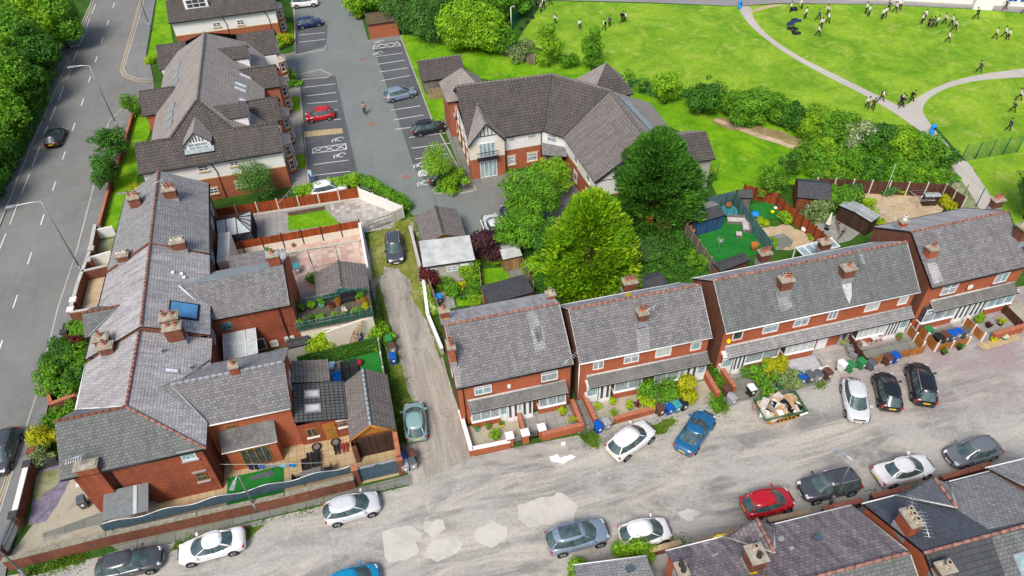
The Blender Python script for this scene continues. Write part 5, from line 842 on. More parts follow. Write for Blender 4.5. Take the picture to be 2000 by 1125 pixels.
mb.box((gxl+.75, gy-.55, 3.6), (gxr-.75, gy-.48, 3.65), 'gutter_black').box((gxl+.75, gy-.55, 2.62), (gxr-.75, gy-.0, 2.72), 'gutter_black').build('balcony', t)
for x0_, y0_, x1_, y1_, k in ((992, 265, 1006, 278, 0), (1030, 259, 1048, 271, 0), (992, 304, 1006, 322, 1), (1030, 297, 1049, 315, 1)): winpx(t, fz, (x0_, y1_), (x1_, y0_), nx=1, tr=.6, pane='pane_curtain', sill='stone_buff' if k else None, lintel='stone_buff' if k else None)
window(t, fy, .6, 1.8, 3.2, 4.2, nx=1, tr=.6); mb = MB(); roofs(t, [([(18.7, 66.0, 2.5), (21.2, 64.9, 2.5), (21.4, 66., 2.95), (19.1, 67.8, 2.95)], 'slate')], 'porch_roof'); walls(t, [(19., 66.5), (20.6, 65.5), (21.2, 66.2), (19.3, 67.8)], 2.45, 'brick_flats', name='porch_wall'); window(t, Face((19., 66.5), (1.6, -1.)), .2, 1.7, .1, 2.2, nx=2, tr=0, pane='pane_dark')
for p in ((983, 275), (1057, 258)): a, z = fz.px(p, .08); MB().tube([fz.pt(a, .1, .08), fz.pt(a, 4.4, .08)], .05, 'gutter_black', 6).build('downpipe', t)
fl_ = Face((11.15, 78.6), (-.15, -10.8)); [window(t, fl_, a, a+.9, z, z+1.1, nx=1, sill='stone_buff', lintel='stone_buff' if z < 2 else None) for a in (1.5, 3.6, 6.2, 8.6) for z in (.8, 3.)]
fr_ = Face((21.3, 66.2), (.5, -9.2)); [window(t, fr_, a, a+1., z, z+1.2, nx=1, sill='stone_buff') for a in (3., 6.5) for z in (.8, 3.)]
def pyr(root, x, y, h, z0, z1, m=T, w='brick_flats'):
 roofs(root, [([(x-h, y-h, z0), (x+h, y-h, z0), (x, y, z1)], m), ([(x+h, y-h, z0), (x+h, y+h, z0), (x, y, z1)], TP), ([(x+h, y+h, z0), (x-h, y+h, z0), (x, y, z1)], m), ([(x-h, y+h, z0), (x-h, y-h, z0), (x, y, z1)], TP)], 'turret_roof'); walls(root, [(x-h+.3, y-h+.3), (x+h-.3, y-h+.3), (x+h-.3, y+h-.3), (x-h+.3, y+h-.3)], z0, w, name='turret_wall')
pyr(t, 12.6, 78.6, 2.5, 4.9, 7.6, TP); q = G(1184, 122, 7.4); pyr(t, q.x, q.y, 2.7, 4.4, 7.4, T)
roofs(t, [([(31, 57.9, 4.2), (35.0, 57.6, 4.2), (35.0, 60.6, 5.7), (31, 60.9, 5.7)], T), ([(31, 63.6, 4.2), (35.0, 63.4, 4.2), (35.0, 60.6, 5.7), (31, 60.9, 5.7)], TP)], 'wing_roof'); walls(t, [(32, 58.2), (34.7, 58.), (34.7, 62.6), (32, 62.9)], 4.2, 'render_grey', name='wing_wall')
MB().tube([(10.85, 75.6, 3.3), (10.7, 75.6, 3.3)], .4, 'gutter_grey', 14).build('satellite_dish', t)
bs = garage('bin_store', 'small brick outbuilding with mossy tiled roof at the top of the car park', 3.7, 8.4, 105.9, 109.2, 2.3, 3.2, 'tile_moss', 'tile_moss', 'brick_flats', cat='outbuilding', axis='x', rd='tile_moss', oh=.2)
b2_ = garage('bin_store', 'tiled timber sided bin store on the lawn edge beside the angled flats', 8.8, 14.5, 87.2, 92.8, 2.1, 3.5, 'tile_brown', 'tile_brown_pale', 'fence_grey', cat='outbuilding', axis='x', rd='tile_garage', oh=.2, gm='fence_grey')
mb = MB()
for i in range(12): mb.box((9.2+i*.22, 85.9+i*.0, 0), (9.38+i*.22, 85.95, 1.6+.03*(i % 2)), 'wood_timber')
mb.build('screen_fence', b2_)
sb = thing('school_building', 'white walled school block with blue windows at the top right edge', 'school', (90, 92, 0)); A_, B2 = G(1520, -6), G(2120, 24); fS = Face(A_, B2-A_); L = (B2-A_).length; mb = MB(); fS.box(mb, 0, L, 0, 4.5, -8, 0, 'render_white', top='felt_grey'); fS.box(mb, -.05, L, 0, .35, 0, .06, 'render_grey'); mb.build('wall', sb)
n = int(L/1.6)
for i in range(n):
 if i % 5 != 4: window(sb, fS, i*1.6+.3, i*1.6+1.6, 1.0, 2.9, nx=2, tr=.3, frame='upvc', pane='plastic_blue')
mb = MB(); p = G(1915, 14); c = (p-fS.o).dot(fS.u); fS.box(mb, c-1.3, c+1.3, 0, 2.2, 0, 1.1, 'white_paint', top='poly_roof'); mb.build('lobby', sb)

# ============================================================ fences and walls
def panel_fence(label, a, b, h=1.5, n=6, m='fence_red', post='concrete_post', pw=.12, base=.0, bm='concrete_post', name='fence', cat='fence', z0=0, th=.05, group=None, ph=.15, inset=True, both=False):
 a, b = Vector((a[0], a[1], 0)), Vector((b[0], b[1], 0)); d = b-a; L = d.length; ang = math.atan2(d.y, d.x); t = thing(name, label, cat, (a.x, a.y, z0), 0, group)
 u = d/L
 for i in range(n):
  c = a+u*L*(i+.5)/n; w = L/n-(pw if post else 0)
  MB().obox((c.x, c.y), ang, w, th, z0+base, z0+h, m).build('panel', t)
  if base: MB().obox((c.x, c.y), ang, w, th+.03, z0, z0+base, bm).build('gravel_board', t)
 if post:
  for i in range(n+1): c = a+u*L*i/n; MB().obox((c.x, c.y), ang, pw, pw, z0, z0+h+ph, post).build('post', t)
 return t
def wall_run(label, pts, h=1., th=.25, m='brick_wall', cap='stone_cap', ch=.08, name='garden_wall', group=None, over=.05):
 pts = [Vector((p[0], p[1], 0)) for p in pts]; t = thing(name, label, 'wall', pts[0], 0, group); mb = MB(); cp = MB()
 for i, (a, b) in enumerate(zip(pts, pts[1:])):
  d = b-a; c = (a+b)/2; mb.obox((c.x, c.y), math.atan2(d.y, d.x), d.length+(th if i % 2 == 0 and len(pts) > 2 else -th if len(pts) > 2 else 0), th, 0, h, m)
  if cap: cp.obox((c.x, c.y), math.atan2(d.y, d.x), d.length+(th if i % 2 == 0 and len(pts) > 2 else -th if len(pts) > 2 else 0)+over, th+over, h, h+ch, cap)
 mb.build('wall', t)
 if cap: cp.build('coping', t)
 return t
def Gp(*px): return [G(*p) for p in px]
gate_grp = None
panel_fence('red brown panel fence with concrete posts between flats and northernmost yard', (-16.6, 67.75), (-1.55, 67.2), 1.5, 7, 'fence_red', base=.25)
panel_fence('white concrete panel wall running diagonally along the car park corner', (-1.5, 67.15), (2.6, 62.6), 1.5, 3, 'coping_white', post='coping_white', name='concrete_fence')
panel_fence('red brown panel fence on cream concrete base between the two northern yards', (-15.6, 61.15), (-2.0, 61.15), 1.75, 7, 'fence_red', post='fence_brown', base=.85, bm='render_cream')
panel_fence('short concrete panel fence beside the black yard gate', (2.6, 62.6), (1.5, 62.0), 1.4, 1, 'concrete_post', name='concrete_fence'); mb = MB()
a, b_ = G(721, 451), G(769, 434)
for i in range(19): p = a+(b_-a)*i/18; mb.tube([(p.x, p.y, .05), (p.x, p.y, 1.25)], .018, 'metal_dark', 4)
for z in (.12, .7, 1.15): mb.tube([(a.x, a.y, z), (b_.x, b_.y, z)], .025, 'metal_dark', 4)
one(mb, 'metal_gate', 'black railing gate between the checker paved yard and alley', 'gate')
wall_run('cream rendered wall closing the pink paved yard on the alley', [(-2.0, 61.0), (-1.95, 53.8)], 1.5, .2, 'render_cream', 'coping_white')
wall_run('low raised bed wall below the red fence in pink yard', [(-10.4, 59.9), (-2.3, 59.9)], .3, .2, 'stone_cap', None)
wall_run('low brick wall with red railings in front of the flats lawn', Gp((262, 232), (246, 290), (221, 362), (199, 446)), .7, .22, 'brick_wall', 'coping_brick');
wall_run('brick front wall of the northern terrace gardens along the pavement', Gp((196, 458), (188, 500)), 1.3, .3, 'brick_wall', 'stone_cap'); wall_run('dark brick front wall with stone coping beside the foot of the lamp post', Gp((184, 512), (163, 570), (150, 618)), 1.2, .28, 'brick_wall', 'stone_cap')
for p, q, lb in (((196, 466), (228, 459), 'white panel dividing wall between lawn and first terrace garden'), ((184, 520), (225, 508), 'white topped wall below the mossy garden'), ((170, 548), (216, 537), 'dark brick dividing wall between the sandy gardens'), ((148, 628), (186, 622), 'dark brick dividing wall above the big front shrubs')):
 w_ = 'render_white' if 'white' in lb else 'brick_wall'; wall_run(lb, Gp(p, q), 1.2, .2, w_, 'stone_cap' if 'white' not in lb else None)
def pillar(px, lb, h=1.5, s=.5, m='brick_wall', cap='stone_cap'):
 p = G(*px); t = thing('gate_pillar', lb, 'pillar', p); MB().obox((p.x, p.y), 0, s, s, 0, h, m).build('shaft', t); MB().obox((p.x, p.y), 0, s+.14, s+.14, h, h+.14, cap).build('cap', t)
for px, lb, c_ in (((189, 505), 'stone capped brick gate pillar at the northern front garden', 'stone_cap'), ((183, 527), 'stone capped gate pillar just above the sandy garden', 'stone_cap'), ((155, 605), 'white capped gate pillar beside the sandy garden path', 'coping_white'), ((150, 624), 'white capped gate pillar nearest the big front shrubs', 'coping_white'), ((143, 656), 'dark gate pillar at the path above the shrubs', 'felt_dark'), ((137, 668), 'second dark gate pillar next to the shrubs', 'felt_dark'), ((76, 900), 'brick pillar beside the yellow shrub and black gate', 'brick_wall'), ((69, 925), 'dark capped pillar where white wall starts', 'felt_dark'), ((43, 1024), 'dark capped pillar at the drive gates', 'felt_dark'), ((14, 1092), 'stone gate pillar at the bottom left corner of drive', 'felt_dark')): pillar(px, lb, 1.3, .45, cap=c_)
wall_run('brick wall around the big front shrubs of the end house', Gp((130, 690), (100, 775), (108, 800), (150, 785)), .8, .25, 'brick_wall', 'coping_brick')
wall_run('white painted coping wall along the pavement beside the drive', Gp((67, 925), (45, 1015)), 1.2, .3, 'brick_wall', 'coping_white', over=.08)
mb = MB(); a, b_ = G(15, 1088), G(42, 1028)
for i in range(22): p = a+(b_-a)*i/21; mb.tube([(p.x, p.y, .1), (p.x, p.y, 1.25+.25*math.sin(PI*i/21))], .02, 'metal_slate' if i % 11 else 'metal_dark', 4)
for z in (.15, .75, 1.15): mb.tube([(a.x, a.y, z), (b_.x, b_.y, z)], .03, 'metal_slate', 4)
one(mb, 'drive_gate', 'grey metal bar gates closing the concrete drive of the end house', 'gate'); mb = MB(); a, b_ = G(80, 918), G(116, 908)
for i in range(10): p = a+(b_-a)*i/9; mb.obox((p.x, p.y), .2, .14, .04, .05, 1.05, 'felt_dark')
mb.tube([(a.x, a.y, .8), (b_.x, b_.y, .8)], .03, 'felt_dark', 4); one(mb, 'garden_gate', 'black slatted garden gate left of the end house', 'gate')
wall_run('long weathered brick boundary wall along the gravel lot below the end house', [G(17, 1112)+Vector((.3, 0, 0)), G(217, 1062), G(400, 1021), G(560, 985), G(700, 950)], 1.2, .3, 'brick_wall', 'cap_dirty', name='boundary_wall')
t = thing('screen_fence', 'wavy topped dark grey slatted screen standing on the boundary wall', 'fence', (-22.6, 31.9, 0)); a, b_ = Vector((-22.6, 31.95, 0)), Vector((-5.3, 32.1, 0)); mb = MB(); N_ = 150
for i in range(N_): p = a+(b_-a)*i/(N_-1); mb.obox((p.x, p.y), 0, .1, .04, 1.2, 2.05+.14*math.sin(i*.21), 'metal_slate')
mb.build('slats', t); mb = MB().tube([(a+(b_-a)*i/60)+Z3*(2.07+.14*math.sin(i/60*150*.21)) for i in range(61)], .04, 'metal_light', 5); mb.build('top_rail', t)
p = G(705, 938); mb = MB().box((-5.0, 31.9, .1), (-2.15, 31.98, 1.75), 'metal_slate').box((-5.0, 31.87, 1.7), (-2.15, 32.01, 1.78), 'metal_light').box((-3.75, 31.85, 1.4), (-3.4, 31.9, 1.8), 'metal_slate'); one(mb, 'yard_gate', 'solid dark slate grey gate between brick piers of the buff patio', 'gate')
for x, lb in ((-5.2, 'left brick pier of the slate grey yard gate'), (-1.95, 'right brick pier of the slate grey yard gate')): t = thing('gate_pillar', lb, 'pillar', (x, 31.9, 0)); MB().obox((x, 31.9), 0, .42, .42, 0, 1.95, 'brick_wall').build('shaft', t); MB().obox((x, 31.9), 0, .5, .5, 1.95, 2.03, 'coping_brick').build('cap', t)
t = thing('lean_to_shelter', 'grey corrugated lean to roof against the end house side wall', 'shelter', (-20.8, 33.2, 0)); roofs(t, [([(-22.4, 32.1, 2.2), (-19.4, 32.1, 2.2), (-19.4, 34.1, 2.75), (-22.4, 34.1, 2.75)], 'shelter_grey')], th=.05); roofs(t, [([(-20.4, 32.08, 2.25), (-20.15, 32.08, 2.25), (-20.15, 34.05, 2.8), (-20.4, 34.05, 2.8)], 'poly_roof')], 'roof_light', .02); mb = MB()
for x in (-22.3, -19.5): mb.box((x-.05, 32.15, 0), (x+.05, 32.25, 2.15), 'wood_timber')
mb.build('post', t)
wall_run('cream rendered flank wall below the green roof terrace', [(-6.3, 45.8), (-2.15, 46.6)], 2.35, .2, 'render_cream', None, name='terrace_wall')
panel_fence('artificial ivy screen fence between the deck yard and small lawn', (-8.9, 44.2), (-2.1, 44.6), 1.7, 1, 'under_green', post=None, name='ivy_fence', th=.15)
panel_fence('grey rendered wall beside the alley bins', (-2.05, 44.6), (-2.05, 39.7), 1.4, 3, 'render_grey', post='coping_white')
wall_run('brick and stone wall running down the alley beside the flat roofed garage', [(2.9, 59.5), (2.9, 52.)], 1.1, .25, 'brick_wall', 'stone_cap'); wall_run('white capped low wall along the alley below the garage', [(2.95, 51.5), (2.6, 47.), (3.1, 42.5)], .8, .25, 'render_grey', 'coping_white')
wall_run('low grey coping strip along the alley beside parked black car', [(-1.9, 61.2), (-1.75, 57.), (-1.85, 54.)], .5, .3, 'stone_cap', None)
panel_fence('thin timber fence left side of the first garden beside the alley', G(832, 545), G(862, 625), 1.5, 5, 'fence_grey', post='wood_timber'); panel_fence('timber fence between the first two gardens behind the row', G(938, 545), G(945, 600), 1.4, 4, 'fence_grey', post='wood_timber')
panel_fence('timber fence between small lawn garden and conifer garden', G(1010, 500), G(1042, 575), 1.5, 4, 'fence_grey', post='wood_timber'); panel_fence('low brown fence at the bottom of the courtyard parking', G(915, 478), G(1000, 462), 1.1, 4, 'fence_brown', post='wood_timber')
panel_fence('grey timber fence left side of the artificial lawn garden', G(1328, 445), G(1398, 545), 1.5, 6, 'fence_grey', post='wood_timber'); panel_fence('teal painted fence at the back of the artificial lawn', G(1368, 416), G(1428, 398), 1.7, 3, 'fence_teal', post=None); panel_fence('teal painted fence between artificial lawn and toy strewn garden', G(1428, 398), G(1502, 500), 1.7, 7, 'fence_teal', post=None)
panel_fence('orange brown close boarded fence between the summerhouse and toy garden', G(1515, 408), G(1625, 500), 1.6, 9, 'fence_red', post='fence_brown'); panel_fence('red brown fence behind the small green trees', G(1450, 383), G(1518, 402), 1.5, 3, 'fence_red', post='fence_brown')
panel_fence('dark brown panel fence with white posts behind the sandy yard', G(1590, 374), G(1838, 386), 1.7, 7, 'fence_brown', post='concrete_post'); panel_fence('dark brown fence turning down the right side of sandy yard', G(1838, 386), G(1875, 412), 1.7, 2, 'fence_brown', post='concrete_post')
wall_run('white capped brick garden wall of the first house on the alley corner', Gp((900, 815), (921, 888), (1000, 872)), .75, .28, 'brick', 'coping_white'); pillar((996, 868), 'white capped brick pillar left of the two front gates', 1.1, .5, 'brick', 'coping_white'); pillar((1026, 862), 'white capped brick pillar between the two front gates', 1.1, .5, 'brick', 'coping_white'); pillar((1058, 852), 'white capped brick pillar right of the black gate', 1.1, .5, 'brick', 'coping_white')
wall_run('brick wall dividing the two front paths of the first house', Gp((1014, 820), (1025, 858)), .75, .25, 'brick', 'coping_brick'); wall_run('brick front wall around the paved garden of the first house', Gp((1062, 858), (1136, 840), (1116, 790)), .75, .28, 'brick', 'coping_brick')
for px0, px1, lb, m_ in (((1003, 868), (1021, 864), 'low grey metal front gate of the first house', 'metal_grey'), ((1033, 860), (1053, 855), 'black checked front gate beside the white pillar', 'gutter_black')):
 mb = MB(); a, b_ = G(*px0), G(*px1)
 for i in range(7): p = a+(b_-a)*i/6; mb.tube([(p.x, p.y, .05), (p.x, p.y, .95)], .022, m_, 4)
 for z in (.1, .35, .65, .95): mb.tube([(a.x, a.y, z), (b_.x, b_.y, z)], .022, m_, 4)
 one(mb, 'front_gate', lb, 'gate')
wall_run('brick front wall below the potted palms of the second pair', Gp((1141, 785), (1162, 830)), .75, .25, 'brick', 'coping_brick'); wall_run('low brick front wall behind the white crossover car', Gp((1200, 826), (1275, 806)), .6, .28, 'brick', 'coping_brick'); wall_run('stepped brick wall at the right end of the second pair', Gp((1374, 735), (1400, 780)), .8, .3, 'brick', 'coping_brick')
wall_run('brick wall left of the long terrace front garden', Gp((1403, 725), (1432, 768)), .8, .28, 'brick', 'coping_brick'); wall_run('white painted kerb wall behind the row of bins', Gp((1552, 742), (1615, 724)), .5, .2, 'concrete', 'coping_white')
panel_fence('brown picket fence beside the metal garden chairs', G(1655, 672), G(1688, 718), 1., 3, 'fence_brown', post='fence_brown'); panel_fence('orange timber fence with pale rail in front of green table', G(1688, 715), G(1800, 690), .9, 4, 'fence_orange', post='fence_tan'); panel_fence('orange timber fence right of the green table', G(1770, 650), G(1798, 685), 1., 2, 'fence_orange', post='coping_white')
panel_fence('orange scalloped fence around the blue lidded bins', G(1788, 648), G(1824, 688), 1., 2, 'fence_orange', post='coping_white', th=.07); panel_fence('orange fence panels in front of the sunken bins', G(1824, 688), G(1888, 672), .8, 2, 'fence_orange', post='coping_white'); panel_fence('orange fence with black gate beside the buff doorstep', G(1880, 635), G(1915, 668), 1., 2, 'fence_orange', post='coping_white')
wall_run('pinkish brick wall around the patio of the right end house', Gp((1935, 665), (1992, 648)), .8, .3, 'brick', 'coping_brick'); panel_fence('dark brown curved fence on the right end patio', G(1955, 610), G(1990, 645), 1., 2, 'fence_brown', post=None)
for p, q, lb, m_, c_ in (((1145, 1108), (1222, 1084), 'pale stone coping wall left of the green hedge', 'brick_wall', 'coping_tan'), ((1255, 1078), (1330, 1058), 'pale stone coping wall below the white small car', 'brick_wall', 'coping_tan'), ((1352, 1060), (1443, 1032), 'pale stone coping wall beside the yellow stained roof', 'brick_wall', 'coping_tan'), ((1502, 1015), (1583, 998), 'pale stone coping wall below the red car', 'brick_wall', 'coping_tan'), ((1610, 994), (1685, 976), 'brick topped wall below the black off roader', 'brick_wall', 'coping_brick'), ((1705, 968), (1778, 952), 'brick topped wall below the white saloon', 'brick_wall', 'coping_brick'), ((1842, 932), (1938, 906), 'brick topped wall below the dark grey hatchback', 'brick_wall', 'coping_brick')):
 wall_run(lb, [G(*p, .75), G(*q, .75)], .65, .32, m_, c_, .1)
def mesh_fence(label, px, h=2.4, n=4, m='metal_green', solid=False, side=None):
 P = Gp(*px); t = thing('mesh_fence', label, 'fence', P[0])
 for a, b in zip(P, P[1:]):
  for i in range(n+1): p = a+(b-a)*i/n; MB().tube([p, p+Z3*(h+.15)], .05, m, 5).build('post', t)
  mb = MB(); L = (b-a).length; k = int(L/.18)
  for i in range(k): p = a+(b-a)*i/k; mb.box((p.x-.008, p.y-.008, 0), (p.x+.008, p.y+.008, h), m)
  for j in range(9): z = .1+j*(h-.15)/8; mb.tube([a+Z3*z, b+Z3*z], .012, m, 4)
  mb.build('mesh_panel', t)
 return t
mesh_fence('green mesh school fence at the gate near the lower path', [(1876, 316), (1985, 298)], 2.2, 4); mesh_fence('dark green fence climbing to the top beside the waiting pupils', [(1000, 58), (1036, 8)], 2.4, 5); mesh_fence('green mesh fence hidden behind the lawn edge bushes', [(1170, 160), (1290, 195)], 2., 6)
for px, lb in (((1836, 340), 'tall dark green fence post nearest the lower path gate'), ((1852, 374), 'second tall dark green fence post along the waste ground'), ((1874, 398), 'third tall dark green fence post along the waste ground'), ((1905, 405), 'lowest dark green fence post behind the end roof')): p = G(*px); one(MB().tube([p, p+Z3*2.4], .05, 'metal_green', 6), 'fence_post', lb, 'post')
panel_fence('grey timber fence under the trees behind the flats lawn', G(940, 92), G(1045, 128), 1.5, 8, 'fence_grey', post='wood_timber');
for p, q, lb in (((577, 108), (583, 60), 'low black railing by the upper flats garden'), ((592, 245), (600, 330), 'low black railing by the lower flats gardens')):
 a, b_ = G(*p), G(*q); mb = MB(); [mb.tube([a+(b_-a)*i/24, a+(b_-a)*i/24+Z3*.9], .02, 'metal_dark', 4) for i in range(25)]; mb.tube([a+Z3*.9, b_+Z3*.9], .025, 'metal_dark', 4); one(mb, 'railing', lb, 'railing')
# ============================================================ plants
def leafmesh(name, P, N_, size, mat, parent, asp=.6, origin=None, spray=None):
 n = len(P)
 if spray is not None: T = P-np.array(spray); T[:, 2] = T[:, 2]*.3; T /= np.linalg.norm(T, axis=1)[:, None]+1e-9; T[:, 2] += .75; T += rng.normal(size=(n, 3))*.35; N_ = np.cross(T, rng.normal(size=(n, 3))); N_ /= np.linalg.norm(N_, axis=1)[:, None]+1e-9
 else: T = np.cross(N_, rng.normal(size=(n, 3)))
 T /= np.linalg.norm(T, axis=1)[:, None]+1e-9; Bn = np.cross(N_, T)
 s = (size*rng.uniform(.6, 1.3, n))[:, None]; T = T*s*.5; Bn = Bn*s*asp*.5
 V = np.stack([P-T, P+Bn*.9-T*.1, P+T, P-Bn*.9-T*.1], 1).reshape(-1, 3)
 o = np.zeros(3); p = parent
 while p is not None: o += np.array(p.location); p = p.parent
 if origin is not None: o = np.array(origin)
 V = V-o; me = bpy.data.meshes.new(name); me.vertices.add(4*n); me.vertices.foreach_set('co', V.astype(np.float32).ravel())
 me.loops.add(4*n); me.loops.foreach_set('vertex_index', np.arange(4*n, dtype=np.int32)); me.polygons.add(n); me.polygons.foreach_set('loop_start', np.arange(0, 4*n, 4, dtype=np.int32))
 mats = mat if isinstance(mat, (list, tuple)) else [mat]
 for m in mats: me.materials.append(MATS[m])
 if len(mats) > 1: me.polygons.foreach_set('material_index', rng.choice(len(mats), n, p=[.85]+[.15/(len(mats)-1)]*(len(mats)-1)).astype(np.int32))
 me.update(calc_edges=True); ob = bpy.data.objects.new(name, me); COL.objects.link(ob)
 if parent: ob.parent = parent
 return ob
def crown(c, R, H, dens=1., size=.3, kind='round', clump=.34, up=.35):
 """points and normals of leaves: clumps scattered through an ellipsoid (R, R, H) or a cone"""
 nc = max(6, int(16*(R*R+R*H)/4*(.34/clump)**2)); nc = min(nc, 260 if kind == 'cone' else 90); nc = max(nc, 14); Ps = []; Ns = []
 for i in range(nc):
  d = rng.normal(size=3); d /= np.linalg.norm(d); rad = rng.uniform(.35, .82)
  if kind == 'cone':
   t = rng.uniform(0, 1)**.8; a = rng.uniform(0, 2*PI); rr = R*(1-t**1.25)**.68*min(1, .62+t*1.9)*(rng.uniform(.68, .97) if i % 4 else rng.uniform(.1, .6))+.03*R; q = np.array([rr*math.cos(a), rr*math.sin(a), (-1+2*t*.97)*H]); rc = R*clump*(1.05-.4*t)*rng.uniform(.55, 1.3)
  else:
   rad = rad if kind == 'bush' or rng.random() > .15 else rng.uniform(.85, 1.08); q = d*rad*np.array([R, R, H]); rc = min(R, H)*clump*rng.uniform(.55, 1.4)*(1.15 if kind in ('round', 'bush') else 1)*(.6 if rad > .84 else 1)
  n = int(dens*rc*rc*4*PI*.75/(size*size*.55)*.9)+8; e = rng.normal(size=(n, 3)); e /= np.linalg.norm(e, axis=1)[:, None]; rr = rc*rng.uniform(.55, 1.08, n)**.7
  pts = q+e*rr[:, None]*np.array([1, 1, .8]); nn = e+rng.normal(size=(n, 3))*.45+np.array([0, 0, up]);
  if kind == 'willow': pts[:, 2] -= rng.uniform(0, .8, n)*rc; nn[:, 2] *= .2
  Ps.append(pts); Ns.append(nn)
 P = np.concatenate(Ps)+np.array(c); N_ = np.concatenate(Ns); N_ /= np.linalg.norm(N_, axis=1)[:, None]
 k = P[:, 2] > .02; return P[k], N_[k]
def tree(label, base, h, R, mat='leaf_mid', kind='round', name='tree', cat='tree', size=.3, dens=1., cb=.25, clump=.34, trunk=.16, group=None, core=True, lean=(0, 0)):
 b = Vector((base[0], base[1], 0)); t = thing(name, label, cat, b, 0, group)
 H = h*(1-cb)/2; c = (b.x+lean[0], b.y+lean[1], h-H); P, N_ = crown(c, R, H, dens*(1.35 if kind == 'round' and dens == 1 else 1), size, kind, clump)
 leafmesh('crown', P, N_, size*(1.5 if kind == 'cone' else 1), mat, t, .32 if kind == 'cone' else .6, spray=c if kind == 'cone' else None)
 mb = MB(); top = Vector((c[0], c[1], h*(.75 if kind != 'cone' else .9))); mid = (b+top)/2+Vector((random.uniform(-.1, .1), random.uniform(-.1, .1), 0))
 mb.tube([b, mid, top], trunk, 'bark', 7, r1=trunk*.25)
 for i in range(7):
  s0 = b.lerp(top, random.uniform(.3, .8)); a = random.uniform(0, 2*PI); rr = R*random.uniform(.5, .8); e = Vector((c[0]+rr*math.cos(a), c[1]+rr*math.sin(a), s0.z+random.uniform(.1, .5)*H)); mb.tube([s0, e], trunk*.35, 'bark', 5, r1=.02)
 mb.build('trunk', t); return t
def bush(label, base, R, h, mat='leaf_mid', name='shrub', cat='shrub', size=.22, dens=1., kind='bush', clump=.5, mats=None, group=None, z0=0):
 b = Vector((base[0], base[1], z0)); t = thing(name, label, cat, b, 0, group); H = h/2; P, N_ = crown((b.x, b.y, z0+H), R*1.12, H*1.08, dens*1.9, size, kind, clump); leafmesh('foliage', P, N_, size, mat, t)
 mb = MB()
 for i in range(5): a = i*1.3; mb.tube([b, b+Vector((math.cos(a)*R*.5, math.sin(a)*R*.5, h*.6))], .035, 'bark', 4, r1=.012)
 mb.build('stem', t); return t
def TP(px, h, *a, **k): return None
tree('large golden green cypress filling the garden between the two flats and brick row', G(1150, 550), 10.4, 5.2, 'leaf_conifer', 'cone', 'cypress_tree', size=.34, dens=1.6, cb=.02, clump=.17, trunk=.18)
_gt = bpy.data.objects['cypress_tree']; P, N_ = crown((G(1150, 550).x, G(1150, 550).y, 5.5), 5.3, 5.1, .14, .3, 'cone', .13); leafmesh('golden_tips', P, N_, .5, 'leaf_yellow', _gt, .3, spray=(G(1150, 550).x, G(1150, 550).y, 5.))
tree('dark green fir tree hiding the end of the angled flats', G(1272, 420), 10.0, 5.7, 'leaf_fir', 'cone', 'fir_tree', size=.36, dens=1.9, cb=.06, clump=.18, trunk=.15)
for px, h, R, m, lb in (((1080, 385), 4.8, 2.3, 'leaf_bright', 'bright leafy tree against the angled flats porch wall'), ((1034, 430), 6.0, 3.1, 'leaf_mid', 'broad leafy tree left of the golden cypress'), ((1020, 492), 5.0, 2.9, 'leaf_mid', 'round leafy tree above the garden shed and courtyard'), ((1062, 510), 4.4, 2.1, 'leaf_dark', 'dark leafy tree tucked below the golden cypress')): tree(lb, G(*px), h, R, m, size=.26)
tree('slender pale birch beside the parked cars in the middle', G(858, 368), 6.0, 1.9, ['leaf_bright', 'leaf_pale'], 'round', 'birch_tree', size=.18, dens=.8, cb=.3, trunk=.06, clump=.5)
tree('feathery birch in front of the flats white wall', G(511, 398), 5.4, 1.75, ['leaf_willow', 'leaf_mid'], 'round', 'birch_tree', size=.17, dens=.75, cb=.12, trunk=.06, clump=.5)
for px, h, R, lb in (((222, 373), 4.6, 1.9, 'round pavement tree nearest the first slate roofed terrace'), ((230, 320), 4.6, 2.0, 'middle pavement tree beside the flats lawn'), ((268, 228), 3.6, 1.45, 'small pavement tree at the flats side entrance')): tree(lb, G(*px), h, R, 'leaf_dark' if R > 1.8 else 'leaf_mid', size=.24, cb=.2, trunk=.1)
wl = [(30, 40, 10, 5, 'leaf_mid', 'topmost'), (90, 60, 9, 4.6, 'leaf_bright', 'bright green'), (135, 52, 8, 3.3, 'leaf_mid', 'tree overhanging'), (-5, 90, 10, 5, 'leaf_mid', 'x'), (50, 105, 9, 4.3, 'leaf_mid', 'x'), (92, 112, 7.5, 3, 'leaf_dark', 'x'), (0, 160, 9.5, 4.2, 'leaf_bright', 'x'), (45, 170, 8.5, 3.5, 'leaf_mid', 'x'), (82, 170, 6, 2.1, 'leaf_dark', 'x'), (0, 235, 9, 3.6, 'leaf_bright', 'x'), (38, 240, 7, 2.7, 'leaf_mid', 'x'), (-12, 305, 8, 3.3, 'leaf_mid', 'x'), (18, 300, 6, 2.2, 'leaf_dark', 'x'), (-22, 370, 6.5, 2.4, 'leaf_mid', 'x')]
wlab = ['tall woodland tree at the extreme top left corner', 'bright green woodland tree below the top left corner tree', 'woodland tree overhanging the cycle lane marking', 'left edge woodland tree second from the top', 'woodland tree above the yellow lined pavement corner', 'dark low tree beside two people on the pavement corner', 'bright woodland tree on left edge opposite the flats', 'woodland tree opposite the long flats roof', 'small dark tree leaning over the left pavement', 'bright woodland tree left of the black car on the road', 'woodland tree just above the black car', 'woodland tree left edge below the black car', 'small dark tree by the pavement below black car', 'lowest woodland tree on the left edge']
for (x, y, h, R, m, _), lb in zip(wl, wlab): tree(lb, G(x-2, y+42 if y > 40 else y+30), h, R, m, size=.42, cb=.12, trunk=.22, clump=.36)
